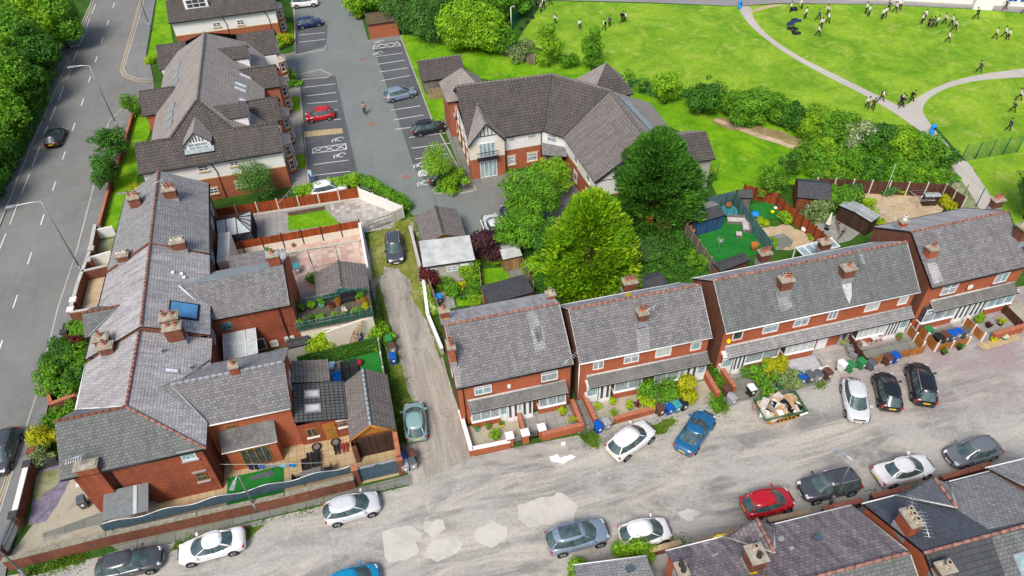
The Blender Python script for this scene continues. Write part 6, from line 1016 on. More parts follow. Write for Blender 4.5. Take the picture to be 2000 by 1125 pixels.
bush('long dark hedge strip under the woodland by the left pavement', G(20, 330), 1.3, 2., 'leaf_dark', 'hedge', 'hedge', size=.3)
for (x, y, h, R, m, k), lb in zip([(700, 22, 5, 2.3, 'leaf_bright', 'round'), (742, 12, 6, 3.2, 'leaf_mid', 'round'), (795, 40, 7.5, 3.6, 'leaf_willow', 'willow'), (850, 62, 9, 4.2, 'leaf_willow', 'willow'), (905, 85, 7, 3.1, 'leaf_bright', 'round'), (948, 88, 6.2, 3., 'leaf_bright', 'round'), (918, 20, 8, 4, 'leaf_mid', 'round'), (970, 30, 7, 3.2, 'leaf_mid', 'round'), (985, 92, 4.2, 2., 'leaf_mid', 'round'), (870, 2, 8, 4, 'leaf_mid', 'round'), (1010, 20, 5, 2.2, 'leaf_mid', 'round')],
 ['small bright tree at the top beside the car park', 'leafy tree behind the mossy brick outbuilding', 'drooping willow right of the mossy brick outbuilding', 'largest drooping willow above the flats back lawn', 'bright round tree between willow and yellow green tree', 'yellow green round tree beside the camera pole', 'tree at the top edge above the willows', 'tree at top edge next to the dark school fence', 'low leafy tree at the end of the grey timber fence', 'tree at the top edge left of the pupils fence', 'small top tree directly beside the pupils fence']): tree(lb, G(x, y+12), h, R, m, k, size=.36, cb=.08, clump=.36, name='willow_tree' if k == 'willow' else 'tree')
for px, h, R, m, lb, k in (((1072, 130), 6.5, 1.9, 'leaf_bright', 'tall loose tree left of the pair at the field edge', 'round'), ((1155, 140), 6.8, 1.7, 'leaf_mid', 'tall upright tree behind the pointed flats roof', 'round'), ((1018, 118), 3.2, 2., 'leaf_pale', 'pale hawthorn bush beside the timber fence end', 'round'), ((1112, 132), 2.6, 1.5, 'leaf_mid', 'small bush between the two tall field edge trees', 'round'), ((1228, 172), 2.6, 1.0, 'leaf_bright', 'small bright tree behind the angled flats roof', 'round'), ((1300, 203), 5.0, 1.9, 'leaf_bright', 'bright yellowish tree at the lower edge of the field', 'round'), ((1372, 222), 4.6, 2.3, 'leaf_dark', 'dark round tree at the lower edge of the field', 'round'), ((1258, 180), 2.2, 1.3, 'leaf_mid', 'low bush along the mesh fence', 'round')): tree(lb, G(*px), h, R, m, k, size=.28, cb=.06, clump=.36, trunk=.1)
hb = [(1452, 238, 2.7, 4.4, 'leaf_mid', 'rounded bush at the left end of the long field hedge'), (1500, 232, 2.2, 3.2, 'leaf_mid', 'second bush from the left in the long field hedge'), (1545, 246, 2.2, 3., 'leaf_dark', 'dark hedge bush above the dry bank'), (1588, 262, 2.4, 3.2, 'leaf_bright', 'bright hedge bush above the right end of dry bank'), (1632, 278, 2.4, 3.4, 'leaf_mid', 'hedge bush with white blossom in the middle'), (1672, 290, 2.4, 3.2, 'leaf_pale', 'white flowering bush in the long hedge'), (1715, 300, 2.4, 3.4, 'leaf_dark', 'dark bush right of the white flowering bush'), (1758, 306, 2.4, 3.6, 'leaf_bright', 'yellowish hedge bush below the path fork'), (1800, 318, 2.3, 3.4, 'leaf_mid', 'hedge bush at the lower end near blue bin'), (1835, 330, 1.6, 2.8, 'leaf_dark', 'last dark hedge bush before the mesh gate'), (1602, 310, 2., 2.4, 'leaf_bright', 'bramble clump right of the small upright trees'), (1648, 330, 2.2, 2.4, 'leaf_mid', 'bramble clump behind the brown panel fence left half'), (1700, 345, 2.2, 2.2, 'leaf_dark', 'dark bramble clump behind the middle of brown fence'), (1755, 352, 2.1, 2., 'leaf_mid', 'bramble clump behind the brown fence right half'), (1805, 362, 1.7, 1.8, 'leaf_bright', 'bright weeds at the right end behind brown fence'), (1620, 352, 1.6, 1.8, 'leaf_bright', 'bright weeds right behind the summerhouse'), (1850, 352, 1.1, 1.4, 'leaf_mid', 'weeds around the dark fence posts'), (1566, 322, 1.5, 2.8, 'leaf_mid', 'leafy bush between small trees and brambles')]
for x, y, R, h, m, lb in hb: bush(lb, G(x, y), R, h, [m, 'flower_white'] if m == 'leaf_pale' else m, 'hedge_bush', 'bush', size=.27, clump=.36)
for px, h, R, m, lb in (((1532, 352), 3.8, 1.1, 'leaf_dark', 'small upright dark tree above the summerhouse'), ((1500, 385), 3.8, 1.9, 'leaf_mid', 'leafy tree left of the summerhouse roof'), ((1548, 345), 2.8, .9, 'leaf_mid', 'thin sapling right of the small upright tree'), ((1998, 428), 7.8, 2.3, 'leaf_willow', 'willow cut by the right edge above the end roof')): tree(lb, G(*px), h, R, m, 'willow' if h > 7 else 'round', size=.24, cb=.15, trunk=.09)
gs = [((895, 372), 1.55, 2.2, 'leaf_bright', 'rounded shrub on the kerbed bed below the slender birch'), ((862, 368), 1.0, .9, 'leaf_mid', 'low shrub at the birch foot'), ((960, 500), 1.7, 2.9, 'leaf_purple', 'dark purple leaved tree by the little shed'), ((846, 552), 1.05, 2.0, 'leaf_maroon', 'maroon shrub in front of the flat roofed garage'), ((922, 540), .9, 1.9, 'leaf_bright', 'bright green ball shrub at the garage corner'), ((938, 500), .9, 1.3, 'leaf_mid', 'green shrub beside the purple tree'), ((966, 515), .6, .9, 'leaf_bright', 'small round shrub above the little lawn'), ((872, 560), .8, .9, 'leaf_mid', 'low green plants below the garage windows'), ((902, 566), .6, .8, 'leaf_gold', 'pale yellow flowering shrub in the first garden'), ((925, 570), .9, 1.1, 'leaf_mid', 'green shrub right of the pale yellow one'), ((898, 580), .9, .7, 'leaf_dark', 'dark shrub at the bottom of the first garden'), ((930, 588), .7, .9, 'leaf_bright', 'bright round shrub in the first garden bottom corner'), ((882, 575), .7, 1.0, 'leaf_mid', 'shrub beside the little paved square'),
      ((1258, 500), 1.5, 2.4, 'leaf_willow', 'grey green shrub right of the golden cypress'), ((1310, 480), 1.8, 1.6, 'leaf_dark', 'dark undergrowth beside the wooden compost store'), ((1358, 520), 1.2, 1.5, 'leaf_mid', 'shrub leaning over the artificial lawn fence'), ((1290, 515), 1.6, 1.3, 'leaf_dark', 'dark undergrowth behind the second pair of houses'), ((1225, 545), 1.4, 1.2, 'leaf_dark', 'dark undergrowth at the foot of the cypress'), ((1052, 540), 1.1, 1.8, 'leaf_bright', 'bright shrub at the left foot of the cypress'), ((1060, 560), .8, 1.9, 'leaf_dark', 'dark narrow shrub right of the timber fence'), ((1050, 520), 1., 1.4, 'leaf_mid', 'shrub along the timber fence near the shed'),
      ((1592, 425), 1.35, 1.9, 'leaf_pale', 'pale yellow green ball willow by the orange fence'), ((1640, 405), 1.9, 2.6, 'leaf_mid', 'spreading shrub right of the summerhouse'), ((1662, 395), 1.1, 2.0, 'leaf_willow', 'grey green shrub beside the dark shed'), ((1692, 420), .9, 1.9, 'leaf_yellow', 'conical golden conifer in the sandy yard'), ((1716, 438), .6, 1., 'leaf_yellow', 'small round golden conifer near the rotary line'), ((1846, 402), .8, 1.3, 'leaf_gold', 'bright yellow flowering shrub at the end of sandy yard'), ((1728, 378), .9, 1.3, 'leaf_willow', 'spiky dark plant with pale plumes in the raised bed'), ((1762, 378), .45, .7, 'leaf_yellow', 'small yellow plant in the raised bed'), ((1680, 375), .4, .5, 'leaf_bright', 'small green plant at the left of raised bed'), ((1782, 380), .6, .7, 'leaf_maroon', 'brown leaved plant in the raised bed'),
      ((1488, 440), .7, .9, 'leaf_yellow', 'yellow green shrub by the teal fence'), ((1530, 432), 1.0, .9, 'leaf_bright', 'clipped rounded hedge ball in the toy garden'), ((1508, 478), .7, .7, 'leaf_bright', 'small bright plant beside the sandy path'), ((1582, 468), .4, .5, 'leaf_bright', 'small plant at the bottom of the orange fence'),
      ((1284, 766), 1.7, 2.0, 'leaf_mid', 'large overgrown shrub in front of the second pair'), ((1262, 792), .8, .9, 'leaf_yellow', 'yellow tipped shrub at the left foot of the overgrown shrub'), ((1340, 772), 1.0, 1.6, 'leaf_gold', 'golden shrub right of the overgrown shrub'), ((1482, 752), 1.7, 1.6, 'leaf_mid', 'leafy shrub in front of the long terrace'), ((1512, 728), .8, 1.7, 'leaf_gold', 'golden shrub in front of the long terrace'), ((1532, 750), 1.1, 1.5, 'leaf_pale', 'variegated shrub above the green bin and skip'),
      ((158, 668), 1.4, 2., 'leaf_mid', 'topmost of the big front shrubs by the main road'), ((140, 705), 1.6, 2.2, 'leaf_dark', 'dark rounded shrub in the middle of the front shrubs'), ((165, 715), 1.3, 2., 'leaf_mid', 'front shrub touching the end house gutter'), ((118, 735), 1.3, 2., 'leaf_mid', 'left bulging front shrub over the pavement'), ((150, 750), 1.3, 1.6, 'leaf_dark', 'lower dark front shrub'), ((122, 772), 1.2, 1.6, 'leaf_mid', 'lowest front shrub above the brick wall'), ((158, 690), .7, 1.9, 'leaf_maroon', 'reddish brown shrub among the front shrubs'), ((96, 868), .9, 1.6, 'leaf_gold', 'golden shrub beside the end house west corner'), ((95, 898), .95, 1.3, 'leaf_pale', 'pale variegated shrub by the slatted garden gate'), ((228, 500), .6, .5, 'leaf_mid', 'small plants in the mossy front garden'),
      ((1128, 1118), .7, 1.2, 'leaf_bright', 'round bright bush at the bottom edge by the brick gate'), ((628, 680), 1.45, 1.8, 'leaf_yellow', 'orange tinged green bush below the roof terrace'), ((735, 650), 1.2, 1.3, 'leaf_bright', 'leafy climber at the alley corner of the roof terrace'), ((762, 668), .6, .8, 'leaf_bright', 'weedy bush beside the alley bins'), ((742, 680), .6, .8, 'leaf_mid', 'dark weedy bush behind the alley bins'), ((622, 552), 1.1, 1.3, 'leaf_mid', 'leafy shrub left of the wide gabled garage'), ((548, 92), 1.9, 1.4, 'leaf_bright', 'shrub bed at the top flats corner'), ((560, 86), .8, 1.6, 'leaf_gold', 'yellow flowering shrub at the top flats corner'), ((575, 165), 1.3, 1.5, 'leaf_mid', 'dark shrub by the flats parking bays'), ((562, 150), .6, 1.6, 'leaf_gold', 'yellow flowering plant between the flats bays'), ((292, 125), .6, 1., 'leaf_yellow', 'small yellow bush left of the flats upper corner'), ((272, 372), .9, .9, 'leaf_gold', 'yellow bush on the lawn at the flats lower corner'), ((1385, 352), .6, .8, 'leaf_dark', 'dark shrub beside the far right flats wall')]
for px, R, h, m, lb in gs: bush(lb, G(*px), R*1.12, h*1.05, m, size=.2 if R < 1 else .25, clump=.5, kind='cone' if 'conical' in lb else 'bush')
def hedge(label, pts, h, w, m='leaf_mid', name='hedge', cat='hedge', size=.2, z0=0, dens=1):
 t = thing(name, label, cat, pts[0]); Ps = []; Ns = []
 for a, b in zip(pts, pts[1:]):
  L = (b-a).length; k = max(2, int(L/(w*.55)))
  for i in range(k):
   c = a+(b-a)*(i+.5)/k; P, N_ = crown((c.x, c.y, z0+h*.5), w*.62, h*.55, dens, size, 'round', .6); Ps.append(P); Ns.append(N_)
 leafmesh('foliage', np.concatenate(Ps), np.concatenate(Ns), size, m, t); return t
hedge('leafy hedge growing behind the red brown fence by the car park', Gp((588, 388), (640, 375), (700, 362)), 1.5, 1.1, 'leaf_bright'); hedge('ivy hedge draped over the white diagonal concrete wall', Gp((706, 358), (745, 378), (800, 412)), 1.5, .8, 'leaf_mid')
hedge('dark hedge under the left woodland along the pavement', Gp((98, 145), (62, 245), (20, 320), (-20, 400)), 2.0, 1.8, 'leaf_dark', size=.3)
hedge('clipped green hedge between front shrubs and the golden shrub', Gp((148, 798), (92, 830)), .9, 1.0, 'leaf_mid'); hedge('overgrown green hedge behind the pale coping wall at the bottom', Gp((1205, 1092), (1240, 1082), (1268, 1092)), 1.4, 1.0, 'leaf_bright')
hedge('flowering border of plants along the alley wall', Gp((828, 560), (836, 590), (850, 615)), .7, .6, ['leaf_bright', 'flower_white']); hedge('white flowered border beside the tiled courtyard garage', Gp((812, 428), (820, 470)), .8, .5, ['leaf_pale', 'flower_white'])
hedge('ivy covering the screen fence between the deck yard and small lawn', [Vector((-8.8, 44.2, 0)), Vector((-2.2, 44.6, 0))], 1.75, .28, 'leaf_fir', size=.14)
hedge('planting against the east wall of the alley by first house', Gp((1392, 700), (1408, 740), (1395, 800)), .5, .8, 'leaf_mid')
def tufts(name, polys, n, size, mat, z=.02, hgt=.18):
 Ps = []
 for poly, k in zip(polys, n):
  xs = [G(*p) for p in poly]; x0, x1 = min(p.x for p in xs), max(p.x for p in xs); y0, y1 = min(p.y for p in xs), max(p.y for p in xs)
  P = [];
  while len(P) < k:
   x, y = random.uniform(x0, x1), random.uniform(y0, y1); c = False
   for i in range(len(xs)):
    a, b = xs[i], xs[i-1]
    if (a.y > y) != (b.y > y) and x < (b.x-a.x)*(y-a.y)/(b.y-a.y)+a.x: c = not c
   if c: P.append((x, y))
  cc = [random.choice(P) for _ in range(max(3, k//25))]
  for x, y in P:
   if random.random() < .75: q = random.choice(cc); x, y = q[0]+random.gauss(0, .28), q[1]+random.gauss(0, .28)
   Ps.append((x, y, z+random.uniform(0, hgt)))
 P = np.array(Ps); N_ = rng.normal(size=(len(P), 3)); N_[:, 2] = abs(N_[:, 2])*.8; N_ /= np.linalg.norm(N_, axis=1)[:, None]; o = leafmesh(name, P, N_, size, mat, None); return tag(o, 'low weeds and rough grass growing along the gravel edges', 'weeds', kind='stuff')
tufts('weeds', [[(722, 456), (800, 426), (822, 480), (836, 610), (806, 590), (775, 525), (742, 545), (722, 540)], [(738, 545), (768, 655), (800, 775), (812, 800), (790, 880), (768, 800), (742, 640)], [(822, 560), (858, 640), (868, 690), (846, 660)], [(1130, 848), (1152, 842), (1170, 850), (1168, 876), (1148, 870)], [(1272, 832), (1310, 815), (1325, 822), (1290, 848), (1270, 852)], [(1385, 800), (1390, 770), (1424, 790), (1415, 812)], [(330, 1075), (345, 1060), (480, 1030), (500, 1035), (470, 1062)], [(40, 1120), (110, 1096), (160, 1082), (165, 1098), (60, 1128)], [(470, 1022), (800, 945), (805, 952), (490, 1030)], [(1590, 750), (1606, 742), (1612, 752), (1596, 760)], [(755, 745), (768, 740), (790, 860), (780, 890)], [(1225, 1075), (1340, 1045), (1342, 1056), (1230, 1086)], [(1690, 968), (1800, 940), (1850, 925), (1848, 935), (1700, 975)]],
      [1500, 2200, 700, 1100, 500, 700, 1500, 1300, 500, 250, 900, 400, 300], .14, 'weed')
def undergrowth(name, poly, k, size, mat, hgt, lb):
 xs = [G(*p) for p in poly]; x0, x1 = min(p.x for p in xs), max(p.x for p in xs); y0, y1 = min(p.y for p in xs), max(p.y for p in xs); A_ = rng.uniform([x0, y0], [x1, y1], (k, 2)); ins = np.zeros(k, bool)
 for i in range(len(xs)):
  a, b = xs[i], xs[i-1]; m = (a.y > A_[:, 1]) != (b.y > A_[:, 1]); xi = (b.x-a.x)*(A_[:, 1]-a.y)/((b.y-a.y) or 1e-9)+a.x; ins ^= m & (A_[:, 0] < xi)
 A_ = A_[ins]; zz = hgt*(.35+.65*np.sin(A_[:, 0]*1.3+np.sin(A_[:, 1]*1.1)*2)**2)*rng.uniform(.5, 1, len(A_)); P = np.c_[A_, zz]; N_ = rng.normal(size=P.shape)*.6+np.array([0, 0, 1]); N_ /= np.linalg.norm(N_, axis=1)[:, None]
 return tag(leafmesh(name, P, N_, size, mat, None), lb, 'undergrowth', kind='stuff')
undergrowth('undergrowth', [(1480, 235), (1640, 240), (1850, 310), (1848, 375), (1580, 372), (1560, 330), (1590, 300), (1540, 262)], 42000, .26, 'leaf_mid', 2.0, 'tangled brambles filling the gaps below the field hedge')
undergrowth('undergrowth', [(1040, 500), (1240, 440), (1330, 450), (1395, 545), (1250, 560), (1060, 590)], 14000, .24, 'leaf_dark', .6, 'dark undergrowth covering the garden floor below the conifers')
undergrowth('undergrowth', [(-150, 60), (60, 70), (110, 120), (60, 240), (0, 330), (-60, 430), (-250, 500)], 16000, .4, 'leaf_dark', 1.2, 'dark woodland floor plants left of the main road')
undergrowth('undergrowth', [(690, -30), (1030, -30), (1000, 60), (980, 90), (930, 95), (800, 62), (700, 30)], 9000, .36, 'leaf_mid', 1.2, 'leafy undergrowth below the top woodland trees')
for px, s_, lb in (((727, 243), .8, 'square pinkish manhole cover in the middle of the car park'), ((708, 116), .6, 'small manhole cover near the upper parking rows'), ((793, 346), .7, 'manhole cover right of the lower car park lane'), ((748, 378), .7, 'manhole cover by the hedge at the car park corner'), ((640, 40), .5, 'small drain cover beside the dark blue hatchback'), ((251, 110), .4, 'road gully by the yellow lines at the side entrance')):
 q = G(*px); one(MB().box((q.x-s_/2, q.y-s_/2, .03), (q.x+s_/2, q.y+s_/2, .045), 'clay_ridge' if s_ > .55 else 'metal_grey'), 'manhole_cover', lb, 'manhole cover', 'manhole covers in the tarmac')
# ============================================================ cars
def car(label, cpx, fpx, col, kind='hatch', L=4.1, Wd=1.78, h=1.47, cat='car', rails=False, pan=False, front_plate=True):
 a, b = G(*cpx, .75), G(*fpx, .75); d = b-a; rz = math.atan2(d.y, d.x); t = thing('parked_car', label, cat, (a.x, a.y, .01), rz, None); P_ = 'paint_'+col; w = Wd/2; X = L/2
 loc = t.location.copy(); t.location = (0, 0, 0)
 low = .20 if kind != 'suv' else .26; bl = dict(hatch=.93, saloon=.90, suv=1.02, coupe=.84, mini=.90, estate=.92)[kind]
 tail = dict(hatch=(.86, .93), saloon=(.80, .93), suv=(.92, 1.0), coupe=(.80, .90), mini=(.84, .92), estate=(.86, .92))[kind]
 st = [(-1., .56, .44, tail[0]-.20), (-.985, .70, .32, tail[0]-.06), (-.955, .82, .26, tail[0]), (-.90, .91, low+.02, tail[1]), (-.76, .975, low, bl+.03), (-.5, 1., low, bl+.02), (-.2, 1., low, bl), (.1, 1., low, bl-.01), (.35, 1., low, bl-.015), (.48, .995, low, bl-.03), (.62, .98, low, bl-.07), (.76, .94, low+.01, bl-.12), (.86, .86, low+.03, bl-.18), (.93, .75, low+.06, bl-.25), (.975, .62, low+.11, bl-.34), (1., .44, low+.18, bl-.43)]
 prof = []
 for xs, wf, zl, zb in st:
  W_ = w*wf; s_ = zb-zl; prof.append([(0, zb+.035), (W_*.45, zb+.03), (W_*.80, zb+.005), (W_*.93, zb-.05), (W_*.985, zb-.05-.14*s_), (W_, zl+.55*s_), (W_*.985, zl+.22*s_), (W_*.95, zl+.06*s_), (W_*.86, zl), (0, zl)])
 mb = MB(); k = len(prof[0]); ring = []
 for (xs, _, _, _), pr in zip(st, prof):
  vs = [(xs*X, y, z) for y, z in pr]+[(xs*X, -y, z) for y, z in pr[-2:0:-1]]; base = len(mb.v); mb.v += vs; ring.append((base, len(vs)))
 for (b0, n), (b1, _) in zip(ring, ring[1:]):
  for j in range(n): mb.f.append((b0+j, b0+(j+1) % n, b1+(j+1) % n, b1+j)); dk = j in (7, 8, 9, 10) ; mb.m.append(mb.mi('rubber' if dk else P_)); mb.sm.append(True)
 mb.f.append(tuple(ring[0][0]+j for j in range(ring[0][1]-1, -1, -1))); mb.m.append(mb.mi(P_)); mb.sm.append(True); mb.f.append(tuple(ring[-1][0]+j for j in range(ring[-1][1]))); mb.m.append(mb.mi('rubber')); mb.sm.append(True)
 B = mb.build('body', t, uv=False)
 g = dict(hatch=(-.94, -.70, .13, .52), saloon=(-.66, -.36, .14, .50), suv=(-.95, -.76, .16, .50), coupe=(-.74, -.28, .06, .42), mini=(-.92, -.68, .16, .56), estate=(-.96, -.76, .13, .50))[kind]
 zb = bl+.005; wb, wt = w*.87, w*.69
 def rg(x0, x1, ww, z0, z1, bow):
  xm = (x0+x1)/2; return [(x1+bow, 0, z1), (x1+bow*.6, ww*.55, z1), (x1-.06, ww*.89, z1), (xm+(x1-xm)*.5, ww*.985, (z1*.75+z0*.25)), (xm, ww*1.02, (z0+z1)/2), (xm+(x0-xm)*.55, ww*.97, (z0*.75+z1*.25)), (x0+.06, ww*.80, z0-.02), (x0-bow*.35, ww*.45, z0-.02), (x0-bow*.5, 0, z0-.02)]
 bot = rg(g[0]*X, g[3]*X, wb, zb+.01 if kind not in ('saloon', 'coupe') else zb+.0, zb-.06, .26); top = rg(g[1]*X, g[2]*X, wt, h-.07, h-.06, .16)
 full = lambda R_: R_+[(x, -y, z) for x, y, z in R_[-2:0:-1]]
 bf, tf = full(bot), full(top); n = len(bf); mb = MB(); mb.v = bf+tf
 for j in range(n): mb.f.append((j, (j+1) % n, n+(j+1) % n, n+j)); mb.m.append(mb.mi('glass_car')); mb.sm.append(True)
 mb.build('window', t, uv=False)
 mb = MB(); mid = [(x*.6+(g[1]+g[2])*X/2*.4, y*.62, z+.065) for x, y, z in tf]; out = [(x, y*1.02, z+.012) for x, y, z in tf]; low_ = [(x*1.0, y*1.03, z-.03) for x, y, z in tf]
 mb.v = low_+out+mid;
 for q in (0, n):
  for j in range(n): mb.f.append((q+j, q+(j+1) % n, q+n+(j+1) % n, q+n+j)); mb.m.append(mb.mi(P_)); mb.sm.append(True)
 mb.f.append(tuple(range(2*n, 3*n))); mb.m.append(mb.mi(P_)); mb.sm.append(True)
 mb.build('roof_panel', t, uv=False)
 for s_ in (0, 1):
  for j, rad in ((2, .035), (6, .06), (4, .03)):
   jj = j if s_ == 0 else (n-j) % n; MB().tube([bf[jj], tf[jj]], rad, P_ if j != 4 else 'rubber', 5).build('pillar', t, uv=False)
  MB().tube([tf[i_ if s_ == 0 else n-i_] for i_ in (2, 3, 4, 5, 6)], .03, P_, 5).build('roof_edge', t, uv=False)
 if kind in ('hatch', 'suv', 'estate', 'mini'): pass
 rw = .31 if kind != 'suv' else .35
 for xs in (-.60, .62):
  for s_ in (-1, 1):
   x, y = xs*X, s_*(w-.10); mb = MB().tube([(x, s_*(w-.04), rw), (x, s_*(w+.006), rw)], rw+.055, 'rubber', 16, smooth=False); mb.build('wheel_arch', t, uv=False)
   wm = MB(); wm.tube([(x, s_*(w-.2), rw), (x, s_*(w+.012), rw)], rw, 'rubber', 16); Wh = wm.build('wheel', t, uv=False)
   rm = MB().tube([(x, s_*(w-.01), rw), (x, s_*(w+.022), rw)], rw*.66, 'rim' if col not in ('black',) else 'rim', 12, smooth=False)
   for q in range(5): an = q*2*PI/5; rm.tube([(x, s_*(w+.024), rw), (x+math.cos(an)*rw*.6, s_*(w+.024), rw+math.sin(an)*rw*.6)], .03, 'metal_dark' if q % 2 else 'rim', 4)
   rm.build('rim', Wh, uv=False)
 for s_ in (-1, 1):
  y = s_*w*.60; zf = bl-.24; mb = MB().hexa([(X*.90, y-.16, zf-.06), (X*.975, y-.16*(1 if s_ > 0 else .6), zf-.09), (X*.93, y+.16*(1 if s_ > 0 else 1), zf-.07), (X*.86, y+.16, zf-.05)] + [(X*.86, y-.15, zf+.065), (X*.935, y-.15, zf+.035), (X*.895, y+.15, zf+.04), (X*.82, y+.15, zf+.07)], 'light_glass'); mb.build('headlight', t, uv=False)
  z0 = tail[0]-.22; y = s_*w*.74; MB().box((-X*.965, y-.13, z0), (-X*.90, y+.15, z0+.22), 'light_red').build('tail_light', t, uv=False)
  MB().hexa([(X*.36, s_*w*.94, bl-.0), (X*.42, s_*w*.94, bl-.0), (X*.44, s_*(w+.17), bl+.02), (X*.37, s_*(w+.17), bl+.02)] + [(X*.36, s_*w*.94, bl+.1), (X*.42, s_*w*.94, bl+.1), (X*.44, s_*(w+.17), bl+.13), (X*.37, s_*(w+.17), bl+.13)], P_ if col not in ('white',) else 'paint_white').build('mirror', t, uv=False)
  segs = ((-.42, .02), (.04, .44)) if kind in ('hatch', 'saloon', 'suv', 'estate') else ((-.15, .42),)
  for a_, b_ in segs:
   mb = MB(); x0, x1 = a_*X, b_*X; z0, z1 = low+.17, low+(bl-low)*.72; yy = s_*w
   mb.box((x0, min(yy-s_*.02, yy+s_*.004), z0), (x1, max(yy-s_*.02, yy+s_*.004), z1), P_); D = mb.build('door', t, uv=False); MB().box((x0+.08, min(yy, yy+s_*.03), z1-.05), (x0+.24, max(yy, yy+s_*.03), z1-.02), 'rim').build('handle', D, uv=False)
 MB().box((-X-.008, -.26, tail[0]-.26), (-X+.03, .26, tail[0]-.14), 'plate_yellow').build('number_plate', t, uv=False)
 MB().box((X*.985, -.26, low+.16), (X+.012, .26, low+.27), 'plate_white').build('number_plate', t, uv=False)
 MB().box((X*.93, -w*.5, bl-.38), (X*.985, w*.5, bl-.27), 'gutter_black').build('grille', t, uv=False)
 if rails:
  for s_ in (-1, 1): MB().tube([(g[1]*X+.05, s_*wt*.93, h), (g[1]*X+.3, s_*wt*.95, h+.05), (g[2]*X-.2, s_*wt*.95, h+.05), (g[2]*X+.05, s_*wt*.93, h-.01)], .025, 'metal_light', 5).build('roof_rail', t, uv=False)
 if pan: MB().box((g[1]*X+.35, -wt*.72, h+.0), (g[2]*X-.25, wt*.72, h+.018), 'glass_car').build('sunroof', t, uv=False)
 MB().tube([(g[1]*X+.15, 0, h+.0), (g[1]*X+.0, 0, h+.16)], .012, 'rubber', 4).build('aerial', t, uv=False)
 t.location = loc; return t
cars = [
 ('black hatchback driving up the main road with red lights', (106, 265), (116, 243), 'black', 'hatch', 4.1, {}), ('dark blue car parked half cut by the left edge', (4, 880), (-10, 920), 'darkgrey', 'hatch', 4.3, {}),
 ('grey saloon parked on the weedy verge at bottom left', (252, 1098), (302, 1086), 'darkgrey', 'hatch', 4.3, {}), ('white saloon nose left beside the slab footway', (412, 1064), (352, 1080), 'white', 'saloon', 4.55, {}),
 ('silver three door hatchback below the slate grey yard gate', (687, 989), (734, 976), 'silver', 'hatch', 4.05, {}), ('bright blue small car cut by the bottom edge', (690, 1134), (728, 1122), 'cyan', 'mini', 3.6, {}),
 ('pale green hatchback parked nose up along the alley', (810, 820), (807, 790), 'teal', 'hatch', 3.7, {}), ('black estate car with roof rails on the grassy alley end', (770, 481), (774, 515), 'darkgrey', 'estate', 4.4, dict(rails=True)),
 ('white crossover with dark rear window outside the second pair', (1233, 857), (1262, 836), 'white', 'suv', 4.1, {}), ('metallic blue sports coupe parked askew near the skip', (1359, 840), (1384, 803), 'blue', 'coupe', 4.5, {}),
 ('silver grey off roader with large dark glass sunroof', (1128, 1046), (1178, 1033), 'bluegrey', 'suv', 4.4, dict(pan=True)), ('small white rounded car right of the grey off roader', (1260, 1038), (1300, 1029), 'white', 'mini', 3.6, {}),
 ('red small hatchback on the gravel beside black off roader', (1500, 979), (1538, 969), 'red', 'hatch', 3.75, {}), ('black off roader with silver rails by the lower lamp post', (1620, 946), (1572, 957), 'darkgrey', 'suv', 4.45, dict(rails=True)),
 ('white saloon on the gravel right of the black off roader', (1767, 915), (1815, 902), 'white', 'saloon', 4.5, {}), ('dark grey hatchback furthest right on the lower row', (1901, 880), (1862, 892), 'grey', 'hatch', 4.15, {}),
 ('silver hatchback nose down below the green bins', (1672, 779), (1678, 810), 'silver', 'hatch', 4.1, {}), ('small black hatchback between silver hatch and black off roader', (1735, 761), (1728, 732), 'black', 'hatch', 3.8, {}), ('black off roader with silver roof rails nosed toward the fences', (1801, 747), (1794, 716), 'black', 'suv', 4.3, dict(rails=True)),
 ('red hatchback in the left parking bays', (624, 222), (600, 226), 'red', 'mini', 3.6, {}), ('blue grey hatchback in the right parking bays', (781, 181), (806, 175), 'bluegrey', 'hatch', 4.3, {}), ('black hatchback partly behind the slender birch', (837, 247), (862, 242), 'black', 'hatch', 4.2, {}),
 ('dark blue hatchback in the top left bays', (604, 42), (628, 38), 'navy', 'hatch', 4.1, {}), ('white van at the top edge of the car park', (595, 3), (616, 1), 'white', 'suv', 4.3, {}), ('silver car reversed near the purple tree', (966, 440), (958, 422), 'silver', 'saloon', 4.3, {}), ('dark car half hidden by the leafy trees', (1000, 420), (992, 404), 'black', 'hatch', 4.1, {}),
 ('dark car hidden behind the birch and shrub', (872, 341), (895, 336), 'black', 'hatch', 4.2, {}), ('white car behind the hedge at the car park corner', (641, 366), (664, 361), 'white', 'hatch', 4.1, {})]
for lb, c, f_, col, kd, L_, kw in cars:
 v_ = car(lb, c, f_, col, kd, L_, 1.78 if kd != 'suv' else 1.84, dict(hatch=1.48, saloon=1.42, suv=1.66, coupe=1.30, mini=1.48, estate=1.47)[kd], **kw)
